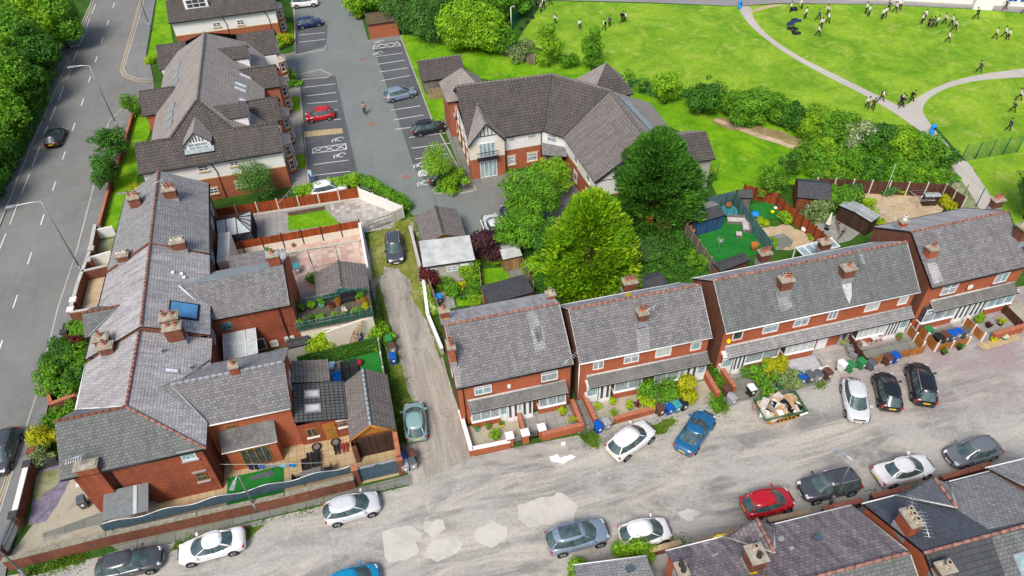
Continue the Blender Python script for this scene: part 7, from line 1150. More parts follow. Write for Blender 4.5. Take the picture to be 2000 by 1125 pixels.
# ============================================================ lamp posts, poles
def lamp(label, base, h, arm, m='metal_grey', head='metal_light', hl=.8):
 b = G(*base); t = thing('street_lamp', label, 'street lamp', b); MB().tube([b, b+Z3*1.3], .11, m, 8).build('base', t); top = b+Z3*h; MB().tube([b+Z3*1.3, top], .075, m, 8, r1=.045).build('pole', t)
 a = Vector((arm[0], arm[1], .12)); e = top+a
 if a.length > .3: MB().tube([top-Z3*.05, top+a*.5+Z3*.05, e], .04, 'coping_white', 6).build('arm', t)
 d = Vector((arm[0], arm[1], 0)).normalized(); n = Vector((-d.y, d.x, 0)); q = [e+d*x*hl+n*y*.16+Z3*z for z in (-.05, .07) for x, y in ((0, -.6), (1, -1), (1, 1), (0, .6))]
 H_ = MB().hexa(q, head).build('lamp_head', t); MB().box((e.x+d.x*.4-.12, e.y+d.y*.4-.12, e.z-.07), (e.x+d.x*.4+.12, e.y+d.y*.4+.12, e.z-.045), 'light_glass').build('lens', H_); return t
lamp('tall lamp post leaning over the road beside the front gardens', (165, 538), 9.1, (-2., -.25)); lamp('tall lamp post opposite the flats with arm over the road', (233, 256), 8.8, (-1.5, .0)); lamp('slim lamp post on the slab footway below the small artificial lawn', (503, 1000), 4.9, (-.15, -.5), 'metal_grey', hl=.7)
lamp('slim lamp post beside the black off roader on the lower row', (1621, 986), 5.6, (-.25, .35), 'metal_grey', hl=.8); lamp('lamp column at the top of the flats lawn', (296, 60), 6.5, (-.9, .3)); lamp('thick pole at the extreme bottom left corner', (55, 1128), 6., (-.4, .3)); lamp('lamp column on the lawn right of pavement trees', (268, 395), 1.2, (-.8, .1), 'metal_green')
p = G(999, 58); t = thing('camera_pole', 'white camera pole beside the yellow green trees', 'pole', p); MB().tube([p, p+Z3*3.4], .07, 'coping_white', 7).build('pole', t); MB().tube([p+Z3*3.4, p+Z3*3.4+Vector((.5, 0, .1))], .05, 'coping_white', 6).tube([p+Z3*3.4+Vector((.5, 0, .1)), p+Z3*3.4+Vector((.5, 0, -.25))], .12, 'metal_grey', 8).build('camera_head', t)
p = G(1722, 392); one(MB().tube([p, p+Z3*4.6], .03, 'coping_white', 5, r1=.015), 'flag_mast', 'thin white mast standing in the sandy yard', 'mast')
p = G(1398, 350); one(MB().tube([p, p+Z3*2.2], .04, 'metal_green', 5), 'fence_post', 'dark pole beside the paved corner near teal fence', 'post')
# ============================================================ wheelie bins
BINS = {}
def bin_proto(body, lid):
 mb = MB(); w0, w1 = .22, .29; z0, z1 = .08, .95; q = [(-w0, -w0, z0), (w0, -w0, z0), (w0, w0+.02, z0), (-w0, w0+.02, z0), (-w1, -w1, z1), (w1, -w1, z1), (w1, w1+.08, z1), (-w1, w1+.08, z1)]
 return mb.hexa(q, body)
def wbin(label, px, body='plastic_grey', lid=None, rz=0, z=0, group=None, open_=False):
 p = G(*px); lid = lid or body; key = (body, lid); loc = (p.x, p.y, z+.02)
 if key in BINS: return dup(BINS[key], loc, rz, label)
 t = thing('wheelie_bin', label, 'bin', (0, 0, 0)); o = bin_proto(body, lid).build('body', t, uv=False, bevel=.02)
 MB().hexa([(-.3, -.32, .955), (.3, -.32, .955), (.3, .38, .955), (-.3, .38, .955), (-.25, -.26, 1.03), (.25, -.26, 1.03), (.25, .34, 1.06), (-.25, .34, 1.06)], lid).build('lid', t, uv=False, bevel=.02)
 MB().tube([(-.2, .42, .98), (.2, .42, .98)], .025, lid, 6).build('handle', t, uv=False)
 for s_ in (-1, 1): MB().tube([(s_*.2, .24, .1), (s_*.27, .24, .1)], .1, 'rubber', 10).build('wheel', t, uv=False)
 MB().box((-.09, -.3, .5), (.09, -.262, .7), 'plastic_white').build('sticker', t, uv=False)
 t.location = loc; t.rotation_euler = (0, 0, rz); BINS[key] = t; return t
BB = 'plastic_blue'; GY = 'plastic_grey'; BR = 'plastic_brown'; GR = 'plastic_green'
for lb, px, bd, ld, rz in [('blue bin on the corner by the white crossover', (1168, 844), BB, None, .2), ('grey bin beside the blue one by the white crossover', (1184, 838), 'plastic_lightgrey', None, .2), ('brown lidded bin left of the row below the overgrown shrub', (1288, 810), BR, None, .2), ('blue bin second in the row below the overgrown shrub', (1305, 808), BB, None, .2), ('teal bin third in the row below the overgrown shrub', (1320, 804), 'plastic_teal', None, .2), ('black bin right end of the row below the overgrown shrub', (1333, 800), 'plastic_black', None, .25),
 ('grey bin with open lid left of the skip', (1427, 790), 'plastic_lightgrey', None, .3), ('brown bin behind the open grey bin', (1417, 772), BR, None, .3), ('black bin with white bag left above the skip', (1465, 772), 'plastic_black', 'plastic_white', .1), ('green bin half hidden in the variegated shrub', (1524, 758), GR, None, .1),
 ('blue bin at the left of the row by the pebble bed', (1562, 750), BB, None, .15), ('dark bin second in the row by the pebble bed', (1578, 746), GY, None, .15), ('grey bin third in the row by the pebble bed', (1594, 744), 'plastic_lightgrey', GY, .15), ('brown bin right end of the row by the pebble bed', (1613, 740), BR, None, .2), ('white box bin left of the two green bins', (1641, 724), 'plastic_white', None, .3),
 ('left green bin above the silver hatchback', (1658, 726), GR, None, .25), ('right green bin above the silver hatchback', (1679, 720), GR, None, .25), ('grey bin right of the two green bins', (1699, 722), GY, None, .4), ('brown bin in front of the orange fence', (1730, 712), BR, None, .2), ('blue bin in front of the orange fence', (1744, 708), BB, None, .2),
 ('black bin inside the scalloped fence enclosure', (1826, 672), 'plastic_black', None, .25), ('brown bin inside the scalloped fence enclosure', (1840, 668), BR, None, .25), ('left blue lidded bin in the scalloped fence enclosure', (1852, 666), GY, BB, .25), ('right blue lidded bin in the scalloped fence enclosure', (1864, 662), 'plastic_lightgrey', BB, .25), ('dark grey bin right in the scalloped fence enclosure', (1878, 660), GY, None, .25), ('green bin by the bay window of the right end house', (1808, 658), GR, None, .2),
 ('green bin by the alley beyond the ivy screen', (762, 675), GR, None, .1), ('brown lidded grey bin below the green alley bin', (768, 690), 'plastic_lightgrey', BR, .1), ('blue bin beside the alley near the small lawn', (770, 710), BB, None, .05), ('blue bin outside the garage pier', (789, 905), BB, None, .1), ('grey bin outside the garage pier', (793, 920), 'plastic_lightgrey', None, .1), ('grey bin nearest the alley by the garage', (808, 915), 'plastic_lightgrey', GY, .2), ('brown bin behind the blue one at garage pier', (787, 890), BR, None, .1), ('second brown bin at the alley edge by the garage', (808, 900), BR, None, .2),
 ('blue bin under the roof terrace stairs', (703, 664), BB, GY, .3), ('grey bin with blue lid in pink paved yard', (583, 534), 'plastic_lightgrey', 'plastic_teal', .1), ('blue topped grey bin in the first garden corner', (858, 594), GY, 'cyan_bin', .2), ('bin beside the front door of the end house', (168, 990), GY, None, .2)]:
 wbin(lb, px, bd, ld, rz)
def litter(label, px, h=1.3):
 p = G(*px); t = thing('litter_bin', label, 'litter bin', p); MB().lathe(p, [(.24, 0), (.26, .1), (.28, h*.55)], 'cyan_bin', 14).build('body', t); MB().lathe(p+Z3*(h*.55), [(.3, 0), (.3, .1), (.27, .45), (.12, .6), (.02, .63)], 'cyan_bin', 14).build('hood', t); MB().box((p.x-.12, p.y-.32, h*.6), (p.x+.12, p.y-.26, h*.8), 'plastic_black').build('opening', t)
litter('bright blue litter bin at the lower path junction', (1818, 262)); litter('bright blue litter bin at the top of the school path', (1444, 17)); litter('dark blue litter bin beside the mesh gate', (1858, 312), 1.0)
# ============================================================ skip
p = G(1517, 812); c0 = (p.x, p.y); ang = -.02; t = thing('rubbish_skip', 'yellow and green skip heaped with rubble, cardboard and plaster', 'skip', p)
def OB(l, w, z): u = Vector((math.cos(ang), math.sin(ang), 0)); v = Vector((-u.y, u.x, 0)); return [Vector((p.x, p.y, z))+u*l*a+v*w*b for a, b in ((-1, -1), (1, -1), (1, 1), (-1, 1))]
mb = MB(); b0, b1 = OB(1.0, .72, .12), OB(1.75, 1.0, 1.35)
for i in range(4): j = (i+1) % 4; mb.poly([b0[i], b0[j], b1[j], b1[i]], 'skip_yellow')
mb.poly(b0[::-1], 'skip_yellow'); bi = OB(1.68, .93, 1.35); bl_ = OB(1.3, .8, .75)
for i in range(4): j = (i+1) % 4; mb.poly([bl_[j], bl_[i], bi[i], bi[j]], 'skip_green')
mb.poly(bl_, 'rubble'); mb.build('body', t); mb = MB()
for i in range(4): mb.tube([b1[i], b1[(i+1) % 4]], .05, 'skip_green', 6)
f_ = Face(b1[0], b1[1]-b1[0]); mb.build('rim', t); mb = MB()
q = OB(1.72, 1.0, 1.32); q2 = OB(1.53, .92, 1.05); mb.poly([q2[0]+Vector((0, -.02, 0)), q2[1]+Vector((0, -.02, 0)), q[1]+Vector((0, -.02, 0)), q[0]+Vector((0, -.02, 0))], 'skip_green'); mb.build('band', t)
mb = MB()
for i in range(6): x = p.x-.9+i*.33; mb.obox((x, p.y-.93), ang, .2, .02, .6, .86, 'gutter_black')
mb.build('lettering', t); mb = MB()
for i in range(160):
 x, y = random.uniform(-1.5, 1.5), random.uniform(-.8, .8); s_ = random.uniform(.1, .62); zz = 1.0+.45*(1-abs(x)/1.7)*(1-abs(y)/1.1)+random.uniform(-.1, .15); m_ = random.choice(['coping_white', 'card', 'card', 'card', 'rubble', 'rubble', 'coping_white', 'wood_timber', 'concrete_post', 'gutter_black', 'cloth_grey'])
 a = random.uniform(0, PI); tl_ = random.uniform(-.12, .12); k = MB().obox((p.x+x, p.y+y), a, s_*1.6, s_, zz, zz+random.uniform(.03, .2), m_); k.v = [(vx, vy, vz+(vx-p.x-x)*tl_*3) for vx, vy, vz in k.v]
 o_ = len(mb.v); mb.v += k.v; mb.f += [tuple(i_+o_ for i_ in f) for f in k.f]; mb.m += [mb.mi(m_)]*len(k.f); mb.sm += k.sm
tag(mb.build('rubble_heap', t), kind='stuff')
# ============================================================ garden furniture and small things
def pot(label, px, s=1., m='terracotta', leafm='leaf_mid', R=.35, h=.5, z=0):
 p = G(*px, z) if z else G(*px); t = thing('plant_pot', label, 'potted plant', (p.x, p.y, z)); MB().lathe((p.x, p.y, z), [(.13*s, 0), (.2*s, .28*s), (.22*s, .3*s), (.22*s, .34*s)], m, 10).build('pot', t)
 P, N_ = crown((p.x, p.y, z+.34*s+h*.4), R, h*.5, 1., .13, 'round', .5); leafmesh('plant', P, N_, .13, leafm, t)
for a_ in [('terracotta', (1098, 811), 'leaf_yellow', .35, .6, 'yellow green plant in a pot on the first house patio'), ('pot_green', (1118, 826), 'leaf_gold', .4, .5, 'yellow plant pot in the patio corner of the first house'), ('pot_green', (932, 842), 'leaf_mid', .2, .3, 'small green pot left below the first bay window'), ('terracotta', (954, 838), 'leaf_mid', .25, .4, 'pot with leafy plant under the first bay window'), ('plastic_yellow', (980, 833), 'leaf_mid', .2, .3, 'yellow pot beside the first white door'), ('terracotta', (967, 858), 'leaf_bright', .5, .8, 'round bright shrub in the first front garden'), ('terracotta', (1166, 800), 'leaf_yellow', .4, .5, 'spiky yellow plant left of the second white door'), ('terracotta', (1196, 790), 'leaf_yellow', .35, .5, 'yellow plant right of the second white door'), ('pot_green', (1230, 800), 'leaf_yellow', .35, .9, 'tall palm like plant in a green pot'), ('terracotta', (1198, 812), 'leaf_bright', .4, .4, 'spreading plant near the low front wall'), ('terracotta', (1246, 795), 'leaf_maroon', .4, .4, 'dark red plant beside the palm pot'), ('terracotta', (1642, 672), 'leaf_gold', .5, .6, 'yellow flowering plant beside the grey door'), ('terracotta', (1754, 665), 'leaf_mid', .4, .5, 'green plant on the green table patio'), ('plastic_black', (1908, 630), 'leaf_bright', .45, .9, 'tall bright plant in black pot by the end doors'), ('plastic_black', (1928, 640), 'leaf_maroon', .35, .4, 'maroon plant pot on the end patio'), ('plastic_black', (1952, 636), 'leaf_gold', .4, .5, 'yellow plant in black pot on the end patio'), ('plastic_yellow', (1938, 668), 'leaf_gold', .3, .3, 'yellow flower pot outside the pinkish wall'), ('pot_green', (1960, 664), 'flower_white', .3, .3, 'white flower bowl outside the pinkish wall'), ('plastic_black', (1841, 692), 'leaf_dark', .35, .4, 'left dark round plant outside the scalloped fence'), ('plastic_black', (1872, 683), 'leaf_dark', .35, .4, 'right dark round plant outside the scalloped fence'), ('terracotta', (1700, 300), 'leaf_mid', .2, .3, ''), ('pot_green', (522, 492), 'leaf_mid', .25, .2, 'green bowl beside the fence in pink yard'), ('terracotta', (574, 482), 'leaf_mid', .15, .12, 'pinkish bowl on the raised bed in pink yard')]:
 if a_[5]: pot(a_[5], a_[1], 1, a_[0], a_[2], a_[3], a_[4])
def chair(label, p, rz, m='rattan_dark', group=None, arms=True, name='garden_chair', s=1.):
 key = (m, arms)
 if key in BINS: return dup(BINS[key], p, rz, label, s)
 t = thing(name, label, 'chair', (0, 0, 0)); MB().box((-.27, -.27, .38), (.27, .27, .45), m).build('seat', t, uv=False); MB().hexa([(-.26, .22, .45), (.26, .22, .45), (.26, .28, .45), (-.26, .28, .45), (-.24, .33, .95), (.24, .33, .95), (.24, .39, .95), (-.24, .39, .95)], m).build('backrest', t, uv=False)
 for x in (-.24, .24):
  for y in (-.24, .24): MB().tube([(x, y, 0), (x, y, .4)], .022, m, 5).build('leg', t, uv=False)
  if arms: MB().tube([(x, .25, .66), (x, -.22, .64), (x, -.24, .4)], .028, m, 5).build('armrest', t, uv=False)
 t.location = p; t.rotation_euler = (0, 0, rz); t.scale = (s,)*3; BINS[key] = t; return t
def table(label, p, l, w, h=.73, m='rattan_dark', rz=0, name='garden_table', top=None):
 t = thing(name, label, 'table', p); MB().obox((p[0], p[1]), rz, l, w, h-.04, h, top or m).build('tabletop', t)
 for a in (-1, 1):
  for b in (-1, 1): c, s_ = math.cos(rz), math.sin(rz); x, y = a*(l/2-.08), b*(w/2-.08); q = (p[0]+c*x-s_*y, p[1]+s_*x+c*y); MB().tube([(q[0], q[1], 0), (q[0], q[1], h-.04)], .03, m, 5).build('leg', t)
tp = G(607, 926, .7); table('dark rattan table on the buff patio with four chairs', (tp.x, tp.y, 0), 1.5, .85, .74, 'rattan_dark', .1, top='rattan_grey')
for px, rz, lb in (((597, 912), 0, 'left rear black chair at the patio table'), ((617, 906), 0, 'right rear black chair at the patio table'), ((583, 937), 1.5, 'black chair at the left end of the patio table'), ((641, 918), -1.5, 'black chair at the right end of the patio table')): q = G(*px, .4); chair(lb, (q.x, q.y, 0), rz)
for px, lb in (((674, 726), 'left dark rattan sun lounger on the small lawn'), ((692, 722), 'right dark rattan sun lounger on the small lawn')):
 q = G(*px, .4); t = thing('sun_lounger', lb, 'lounger', (q.x, q.y, 0)); MB().box((q.x-.35, q.y-1.0, .28), (q.x+.35, q.y+.35, .36), 'rattan_dark').build('seat', t); MB().hexa([(q.x-.35, q.y+.3, .3), (q.x+.35, q.y+.3, .3), (q.x+.35, q.y+.38, .3), (q.x-.35, q.y+.38, .3), (q.x-.33, q.y+.75, .85), (q.x+.33, q.y+.75, .85), (q.x+.33, q.y+.82, .85), (q.x-.33, q.y+.82, .85)], 'rattan_dark').build('backrest', t)
 for x in (-.3, .3):
  for y in (-.9, .3): MB().tube([(q.x+x, q.y+y, .01), (q.x+x, q.y+y, .3)], .025, 'rattan_dark', 5).build('leg', t)
def blob(name, lb, cat, c, r, m, sq=.5, n=14):
 mb = MB().lathe((c[0], c[1], c[2]), [(r*math.sin(PI*i/8), r*sq*(1-math.cos(PI*i/8))) for i in range(1, 9)], m, n); return one(mb, name, lb, cat)
q = G(703, 713); blob('exercise_ball', 'pink exercise ball on the small lawn beside the loungers', 'ball', (q.x, q.y, .05), .3, 'cloth_red', 1.)
q = G(662, 742); t = thing('paddling_pool', 'bright blue paddling pool half under the garage roof', 'paddling pool', (q.x, q.y, .05)); MB().lathe((q.x, q.y, .05), [(.75, 0), (.82, .15), (.75, .3), (.68, .28), (.66, .05)], 'cyan_bin', 18).build('rim', t)
q = G(650, 722); table('small folding table with blue cloth on the small lawn', (q.x, q.y, 0), .8, .45, .6, 'metal_light', 1.3, top='cloth_lightblue')
q = G(1422, 418); t = thing('trampoline', 'round netted trampoline with orange seat in the teal fenced garden', 'trampoline', (q.x, q.y, 0)); MB().lathe((q.x, q.y, .45), [(.95, 0), (.98, .05), (.8, .07), (.78, .03)], 'plastic_teal', 20).lathe((q.x, q.y, .46), [(.8, 0), (.8, .01)], 'plastic_black', 20).build('bed', t)
mb = MB()
for i in range(8): a = i*PI/4; mb.tube([(q.x+.95*math.cos(a), q.y+.95*math.sin(a), 0), (q.x+.95*math.cos(a), q.y+.95*math.sin(a), 1.9)], .025, 'metal_dark', 5)
for z in (1.0, 1.45, 1.9): mb.tube([(q.x+.95*math.cos(i*PI/8), q.y+.95*math.sin(i*PI/8), z) for i in range(17)], .012, 'metal_dark', 4)
mb.build('net_frame', t); MB().lathe((q.x+.1, q.y+.4, .6), [(.1, 0), (.35, .2), (.3, .5), (.05, .55)], 'fence_orange', 10).build('seat_pad', t)
q = G(1440, 446); t = thing('corner_sofa', 'grey rattan corner sofa with pale cushions on artificial lawn', 'sofa', (q.x, q.y, 0)); ang = -.35
for dx, dy, l, w_, m_, nm in ((0, .9, 2.0, .7, 'rattan_grey', 'seat'), (.75, 0, .7, 1.4, 'rattan_grey', 'seat')):
 c_, s_ = math.cos(ang), math.sin(ang); x, y = q.x+c_*dx-s_*dy, q.y+s_*dx+c_*dy; MB().obox((x, y), ang, l, w_, 0.02, .38, m_).build('seat', t); MB().obox((x, y), ang, l-.1, w_-.1, .38, .48, 'cushion').build('cushion', t)
x, y = q.x-s_*1.22, q.y+c_*1.22; MB().obox((x, y), ang, 2.0, .14, .1, .75, 'rattan_grey').build('backrest', t); x, y = q.x+c_*1.12, q.y+s_*1.12; MB().obox((x, y), ang, .14, 1.9, .1, .75, 'rattan_grey').build('backrest', t)
q = G(1442, 462); one(MB().obox((q.x, q.y), -.35, .6, .6, .02, .36, 'rattan_grey').obox((q.x, q.y), -.35, .55, .55, .36, .44, 'cushion'), 'footstool', 'grey square footstool beside the corner sofa', 'footstool')
sh = garage('garden_shed', 'blue painted shed with grey felt roof beside the dark fir', 28.2, 31.3, 51.7, 54.2, 1.9, 2.3, 'felt_dark', 'slate_grey', 'shed_blue', cat='shed', axis='x', rd=None, oh=.12, gm='shed_blue')
def shed_at(label, px, l, w_, ze, zr, roofm, wallm, rz, name='garden_shed', cat='shed', extra=None):
 q = G(*px); t = garage(name, label, -l/2, l/2, -w_/2, w_/2, ze, zr, roofm, roofm, wallm, cat=cat, axis='x', rd=None, oh=.1, gm=wallm); t.location = (q.x, q.y, 0); t.rotation_euler = (0, 0, rz); return t
sh.location = tuple(G(1372, 442)); sh.rotation_euler = (0, 0, .12)
def fix(t, x, y):      # garage() builds about its own centre; nothing else to do
 return t
shed_at('brown summerhouse with dark felt gable roof right of the small trees', (1578, 398), 3.2, 3.4, 1.9, 2.7, 'felt_dark', 'shed_red', -.45, 'summerhouse'); shed_at('dark brown playhouse with raised floor by the teal fence', (1448, 402), 1.5, 1.3, 1.5, 2.1, 'felt_dark', 'fence_grey', -.3, 'playhouse', 'playhouse')
shed_at('dark lean shed with corrugated metal roof beside bicycles', (1668, 440), 1.6, 3.6, 1.9, 2.05, 'corrugated', 'shed_dark', .42); shed_at('small brown timber shed with grey felt roof by the purple tree', (996, 515), 1.9, 2.2, 1.7, 2.0, 'felt_grey', 'fence_tan', .05)
shed_at('yellowish timber compost store below the dark fir', (1296, 448), 1.5, 1.1, 1.3, 1.5, 'fence_tan', 'fence_tan', -.1, 'wooden_store', 'shed'); shed_at('tall orange timber door panel crate by the dark fir', (1266, 440), .6, .9, 1.1, 1.15, 'fence_orange', 'fence_orange', .1, 'wooden_crate', 'crate'); shed_at('grey topped storage cupboard in the sandy yard corner', (1812, 400), 1.6, .8, 1.3, 1.4, 'corrugated', 'shed_dark', -.25, 'storage_cupboard', 'cupboard')
shed_at('dark felt lean to roof behind the first house garden', (992, 598), 4.2, 2.5, 2.2, 2.3, 'felt_dark', 'brick_dark', .1, 'outhouse', 'outhouse'); shed_at('grey slate outhouse roof behind the second pair of houses', (1265, 580), 2.6, 1.8, 2., 2.3, 'felt_dark', 'brick_dark', .15, 'outhouse', 'outhouse')
shed_at('corrugated white shelter roof in the pink paved yard', (545, 530), 2.3, 1.7, 2., 2.2, 'corrugated', 'render_grey', 0, 'yard_shelter', 'shelter'); shed_at('long low dark outhouse roof beside the artificial lawn', (1422, 541), 3.4, 1.2, 1.9, 2.0, 'felt_dark', 'brick_dark', .2, 'outhouse', 'outhouse'); shed_at('grey flat roofed coal store below the roof terrace', (589, 690), 1.9, 1., 1.5, 1.6, 'felt_dark', 'render_grey', .05, 'coal_store', 'outhouse')
q = G(1598, 482, 2.4); t = thing('pergola', 'white framed glazed lean to behind the long terrace roof', 'pergola', (q.x, q.y, 0)); mb = MB()
for i in range(6): x = -1.9+i*.76; mb.obox((q.x+x, q.y+x*.1), .1, .09, 1.3, 2.3, 2.4, 'upvc')
for y in (-.65, .65): mb.obox((q.x, q.y+y), .1, 4.0, .1, 2.29, 2.42, 'upvc')
mb.build('frame', t); mb = MB(); mb.obox((q.x, q.y), .1, 3.9, 1.25, 2.26, 2.285, 'pane_sky'); mb.build('glazing', t); mb = MB()
for x in (-1.9, 1.9): mb.box((q.x+x-.05, q.y+.6, 0), (q.x+x+.05, q.y+.7, 2.3), 'upvc')
mb.build('post', t)
q = G(1563, 408); t = thing('patterned_canopy', 'white and blue striped canopy frame by the summerhouse door', 'canopy', (q.x, q.y, 0)); mb = MB(); [mb.obox((q.x+.9+i*.14-.8, q.y-.5), -.6+.2*(i % 3), .07, 1.6, 1.0+.05*(i % 2), 1.06+.05*(i % 2), 'coping_white' if i % 2 else 'cloth_blue') for i in range(12)]; mb.build('slats', t); MB().tube([(q.x, q.y-.5, 0), (q.x, q.y-.5, 1.05)], .04, 'coping_white', 5).build('leg', t)
q = G(1614, 448); t = thing('parasol', 'closed cream parasol beside the bicycles', 'parasol', q); MB().tube([q, q+Z3*2.2], .025, 'metal_light', 6).build('pole', t); MB().lathe((q.x, q.y, .8), [(.3, 0), (.22, .3), (.12, .9), (.03, 1.35)], 'render_cream', 9).build('canopy', t); MB().lathe(q, [(.3, 0), (.28, .08)], 'plastic_black', 10).build('base', t)
def bike(label, px, rz):
 q = G(*px); t = thing('bicycle', label, 'bicycle', (0, 0, 0))
 for x in (-.52, .52): W_ = MB().tube([(x+.33*math.cos(i*PI/8), 0, .34+.33*math.sin(i*PI/8)) for i in range(17)], .022, 'rubber', 5).build('wheel', t, uv=False); MB().tube([(x, -.03, .34), (x, .03, .34)], .04, 'rim', 6).build('hub', W_, uv=False)
 MB().tube([(-.52, 0, .34), (-.1, 0, .32), (.38, 0, .78), (-.22, 0, .78), (-.1, 0, .32)], .02, 'plastic_red', 5).tube([(-.52, 0, .34), (-.22, 0, .78), (-.24, 0, .92)], .018, 'plastic_red', 5).tube([(.52, 0, .34), (.38, 0, .78), (.35, 0, .95)], .02, 'plastic_red', 5).build('frame', t, uv=False)
 MB().tube([(.35, -.26, .97), (.35, .26, .97)], .016, 'rubber', 5).build('handlebar', t, uv=False); MB().box((-.36, -.06, .92), (-.12, .06, .97), 'rubber').build('saddle', t, uv=False); t.location = q; t.rotation_euler = (0, 0, rz)
bike('black and red bicycle leaning nearest the dark shed', (1634, 448), 1.2); bike('second bicycle with dark wheels below the first one', (1642, 464), .6)
def rotary(label, px, h=1.8, r=1.4, a0=.3, m='metal_light'):
 q = G(*px); t = thing('rotary_airer', label, 'washing line', q); MB().tube([q, q+Z3*h], .03, m, 6).build('pole', t); mb = MB()
 for i in range(4): a = a0+i*PI/2; mb.tube([q+Z3*(h-.5), q+Vector((r*math.cos(a), r*math.sin(a), h))], .02, m, 5)
 mb.build('arm', t); mb = MB()
 for k in (.45, .7, .97): mb.tube([q+Vector((r*k*math.cos(a0+i*PI/2), r*k*math.sin(a0+i*PI/2), h-.5+.5*k)) for i in range(5)], .008, 'coping_white', 3)
 mb.build('line', t)
rotary('white rotary washing line in front of the sandy yard', (1712, 440), 1.9, 1.6); rotary('rotary washing line in the middle of the sandy yard', (1790, 408), 1.7, 1.3, .6); rotary('folded rotary line on the artificial lawn', (1402, 495), 1.8, .35)
def washing(label, a, b, items, group=None):
 t = thing('washing_line', label, 'washing line', a); MB().tube([a, (a+b)/2-Z3*.08, b], .012, 'coping_white', 4).build('line', t); d = (b-a); L = d.length; u = d/L
 for s_, w_, h, m in items:
  k = MB(); n = 4
  p0 = a+u*s_;
  for i in range(n):
   x0, x1 = i*w_/n, (i+1)*w_/n; off0, off1 = .05*math.sin(i*2.1), .05*math.sin((i+1)*2.1); nn = Vector((-u.y, u.x, 0)); k.poly([p0+u*x0-Z3*h+nn*off0, p0+u*x1-Z3*h+nn*off1, p0+u*x1+nn*0-Z3*.05, p0+u*x0-Z3*.05], m)
  k.build('garment', t)
a, b_ = G(428, 907, 2.), G(640, 905, 1.5); washing('washing line of blue and black clothes above the small artificial lawn', a, Vector((b_.x, b_.y, 1.6)), [(2.0, .35, .8, 'cloth_navy'), (2.4, .35, .8, 'cloth_navy'), (2.8, .4, .7, 'cloth_blue'), (3.4, .7, .5, 'cloth_grey'), (4.3, .5, .55, 'cloth_lightblue'), (5.0, .5, .5, 'cyan_bin')])
t = thing('door_mat', 'dark grey rug lying on the small artificial lawn', 'rug', G(510, 933)); MB().poly([tuple(G(*p_, .075)) for p_ in ((487, 932), (530, 918), (536, 926), (528, 930), (490, 938))], 'plastic_grey').build('rug', t)
a, b_ = G(545, 395, 1.6), G(582, 352, 1.6); washing('washing line with pale shirts beside the flats lower corner', a, b_, [(.8, .4, .6, 'cloth_blue'), (1.3, .5, .5, 'cloth_beige'), (2.1, .4, .5, 'cloth_beige'), (2.9, .7, .7, 'cloth_white')])
for px, m_, lb, rz in (((653, 880), 'cloth_black', 'black clothes laid out on the buff patio', .3), ((668, 876), 'cloth_red', 'dark red clothes laid out on the buff patio', .1), ((600, 895), 'cloth_black', 'row of black garments drying low on the buff patio', .05)):
 q = G(*px); t = thing('clothes_airer', lb, 'clothes airer', q); mb = MB(); n_ = 2 if 'row' not in lb else 4
 for i in range(n_): x = i*.28*math.cos(rz); mb.box((q.x+x, q.y-.25, .3), (q.x+x+.2, q.y+.25, .34), m_); mb.box((q.x+x+.05, q.y-.55, .2), (q.x+x+.17, q.y-.2, .24), m_)
 mb.build('garment', t); MB().tube([(q.x, q.y+.2, .28), (q.x+.28*n_, q.y+.2, .28)], .012, 'metal_light', 4).tube([(q.x, q.y+.2, 0.05), (q.x, q.y+.2, .28)], .012, 'metal_light', 4).tube([(q.x+.28*n_, q.y+.2, .05), (q.x+.28*n_, q.y+.2, .28)], .012, 'metal_light', 4).build('rack', t)
for px, lb in (((619, 876), 'round dark planter wheel left by the patio wall'), ((656, 867), 'round white rimmed planter beside the golden door')): q = G(*px); t = thing('round_planter', lb, 'planter', q); MB().lathe((q.x, q.y, .05), [(.33, 0), (.36, .22), (.3, .24), (.28, .12)], 'plastic_black', 14).build('rim', t); MB().lathe((q.x, q.y, .16), [(.28, 0), (.28, .02)], 'rattan_grey', 14).build('lid', t)
t = thing('roof_terrace', 'green netted roof terrace cluttered with pots above the cream wall', 'terrace deck', (-5.4, 48, 0)); MB().box((-8.6, 46.5, 2.3), (-2.1, 49.4, 2.45), 'deck').build('deck', t); MB().box((-8.4, 46.7, 0), (-2.3, 49.2, 2.3), 'render_cream').build('wall', t); wn = Face((-8.4, 46.7), (1, 0)); window(t, wn, 1.9, 3.1, .9, 1.8, nx=1, tr=.5, pane='pane_dark')
for a_, b2, nm in (((-8.6, 46.5), (-2.1, 46.5), 'front'), ((-2.1, 46.5), (-2.1, 49.4), 'side'), ((-8.6, 49.4), (-2.1, 49.4), 'back')):
 mb = MB(); A_, B2_ = Vector((*a_, 2.45)), Vector((*b2, 2.45)); L = (B2_-A_).length
 for i in range(int(L/.6)+1): p_ = A_.lerp(B2_, i*.6/L); mb.tube([p_, p_+Z3*.95], .025, 'metal_grey', 4)
 for z in (.9, .5): mb.tube([A_+Z3*z, B2_+Z3*z], .02, 'metal_grey', 4)
 mb.build('railing', t); mb = MB(); n_ = int(L/.1)
 for i in range(n_): p_ = A_.lerp(B2_, i/n_); mb.box((p_.x-.028, p_.y-.006, 2.45), (p_.x+.028, p_.y+.006, 3.3), 'metal_green')
 mb.build('netting', t)
mb = MB();
for i in range(8): mb.box((-3.9+i*.0, 46.1-i*.0, 0), (-3.9, 46.1, 0), 'deck')
a, b_ = Vector((-4.6, 45.0, .1)), Vector((-3.2, 46.4, 2.4)); mb = MB()
for s_ in (-.25, .25): mb.tube([a+Vector((s_, -s_, 0)), b_+Vector((s_, -s_, 0))], .05, 'wood_timber', 5)
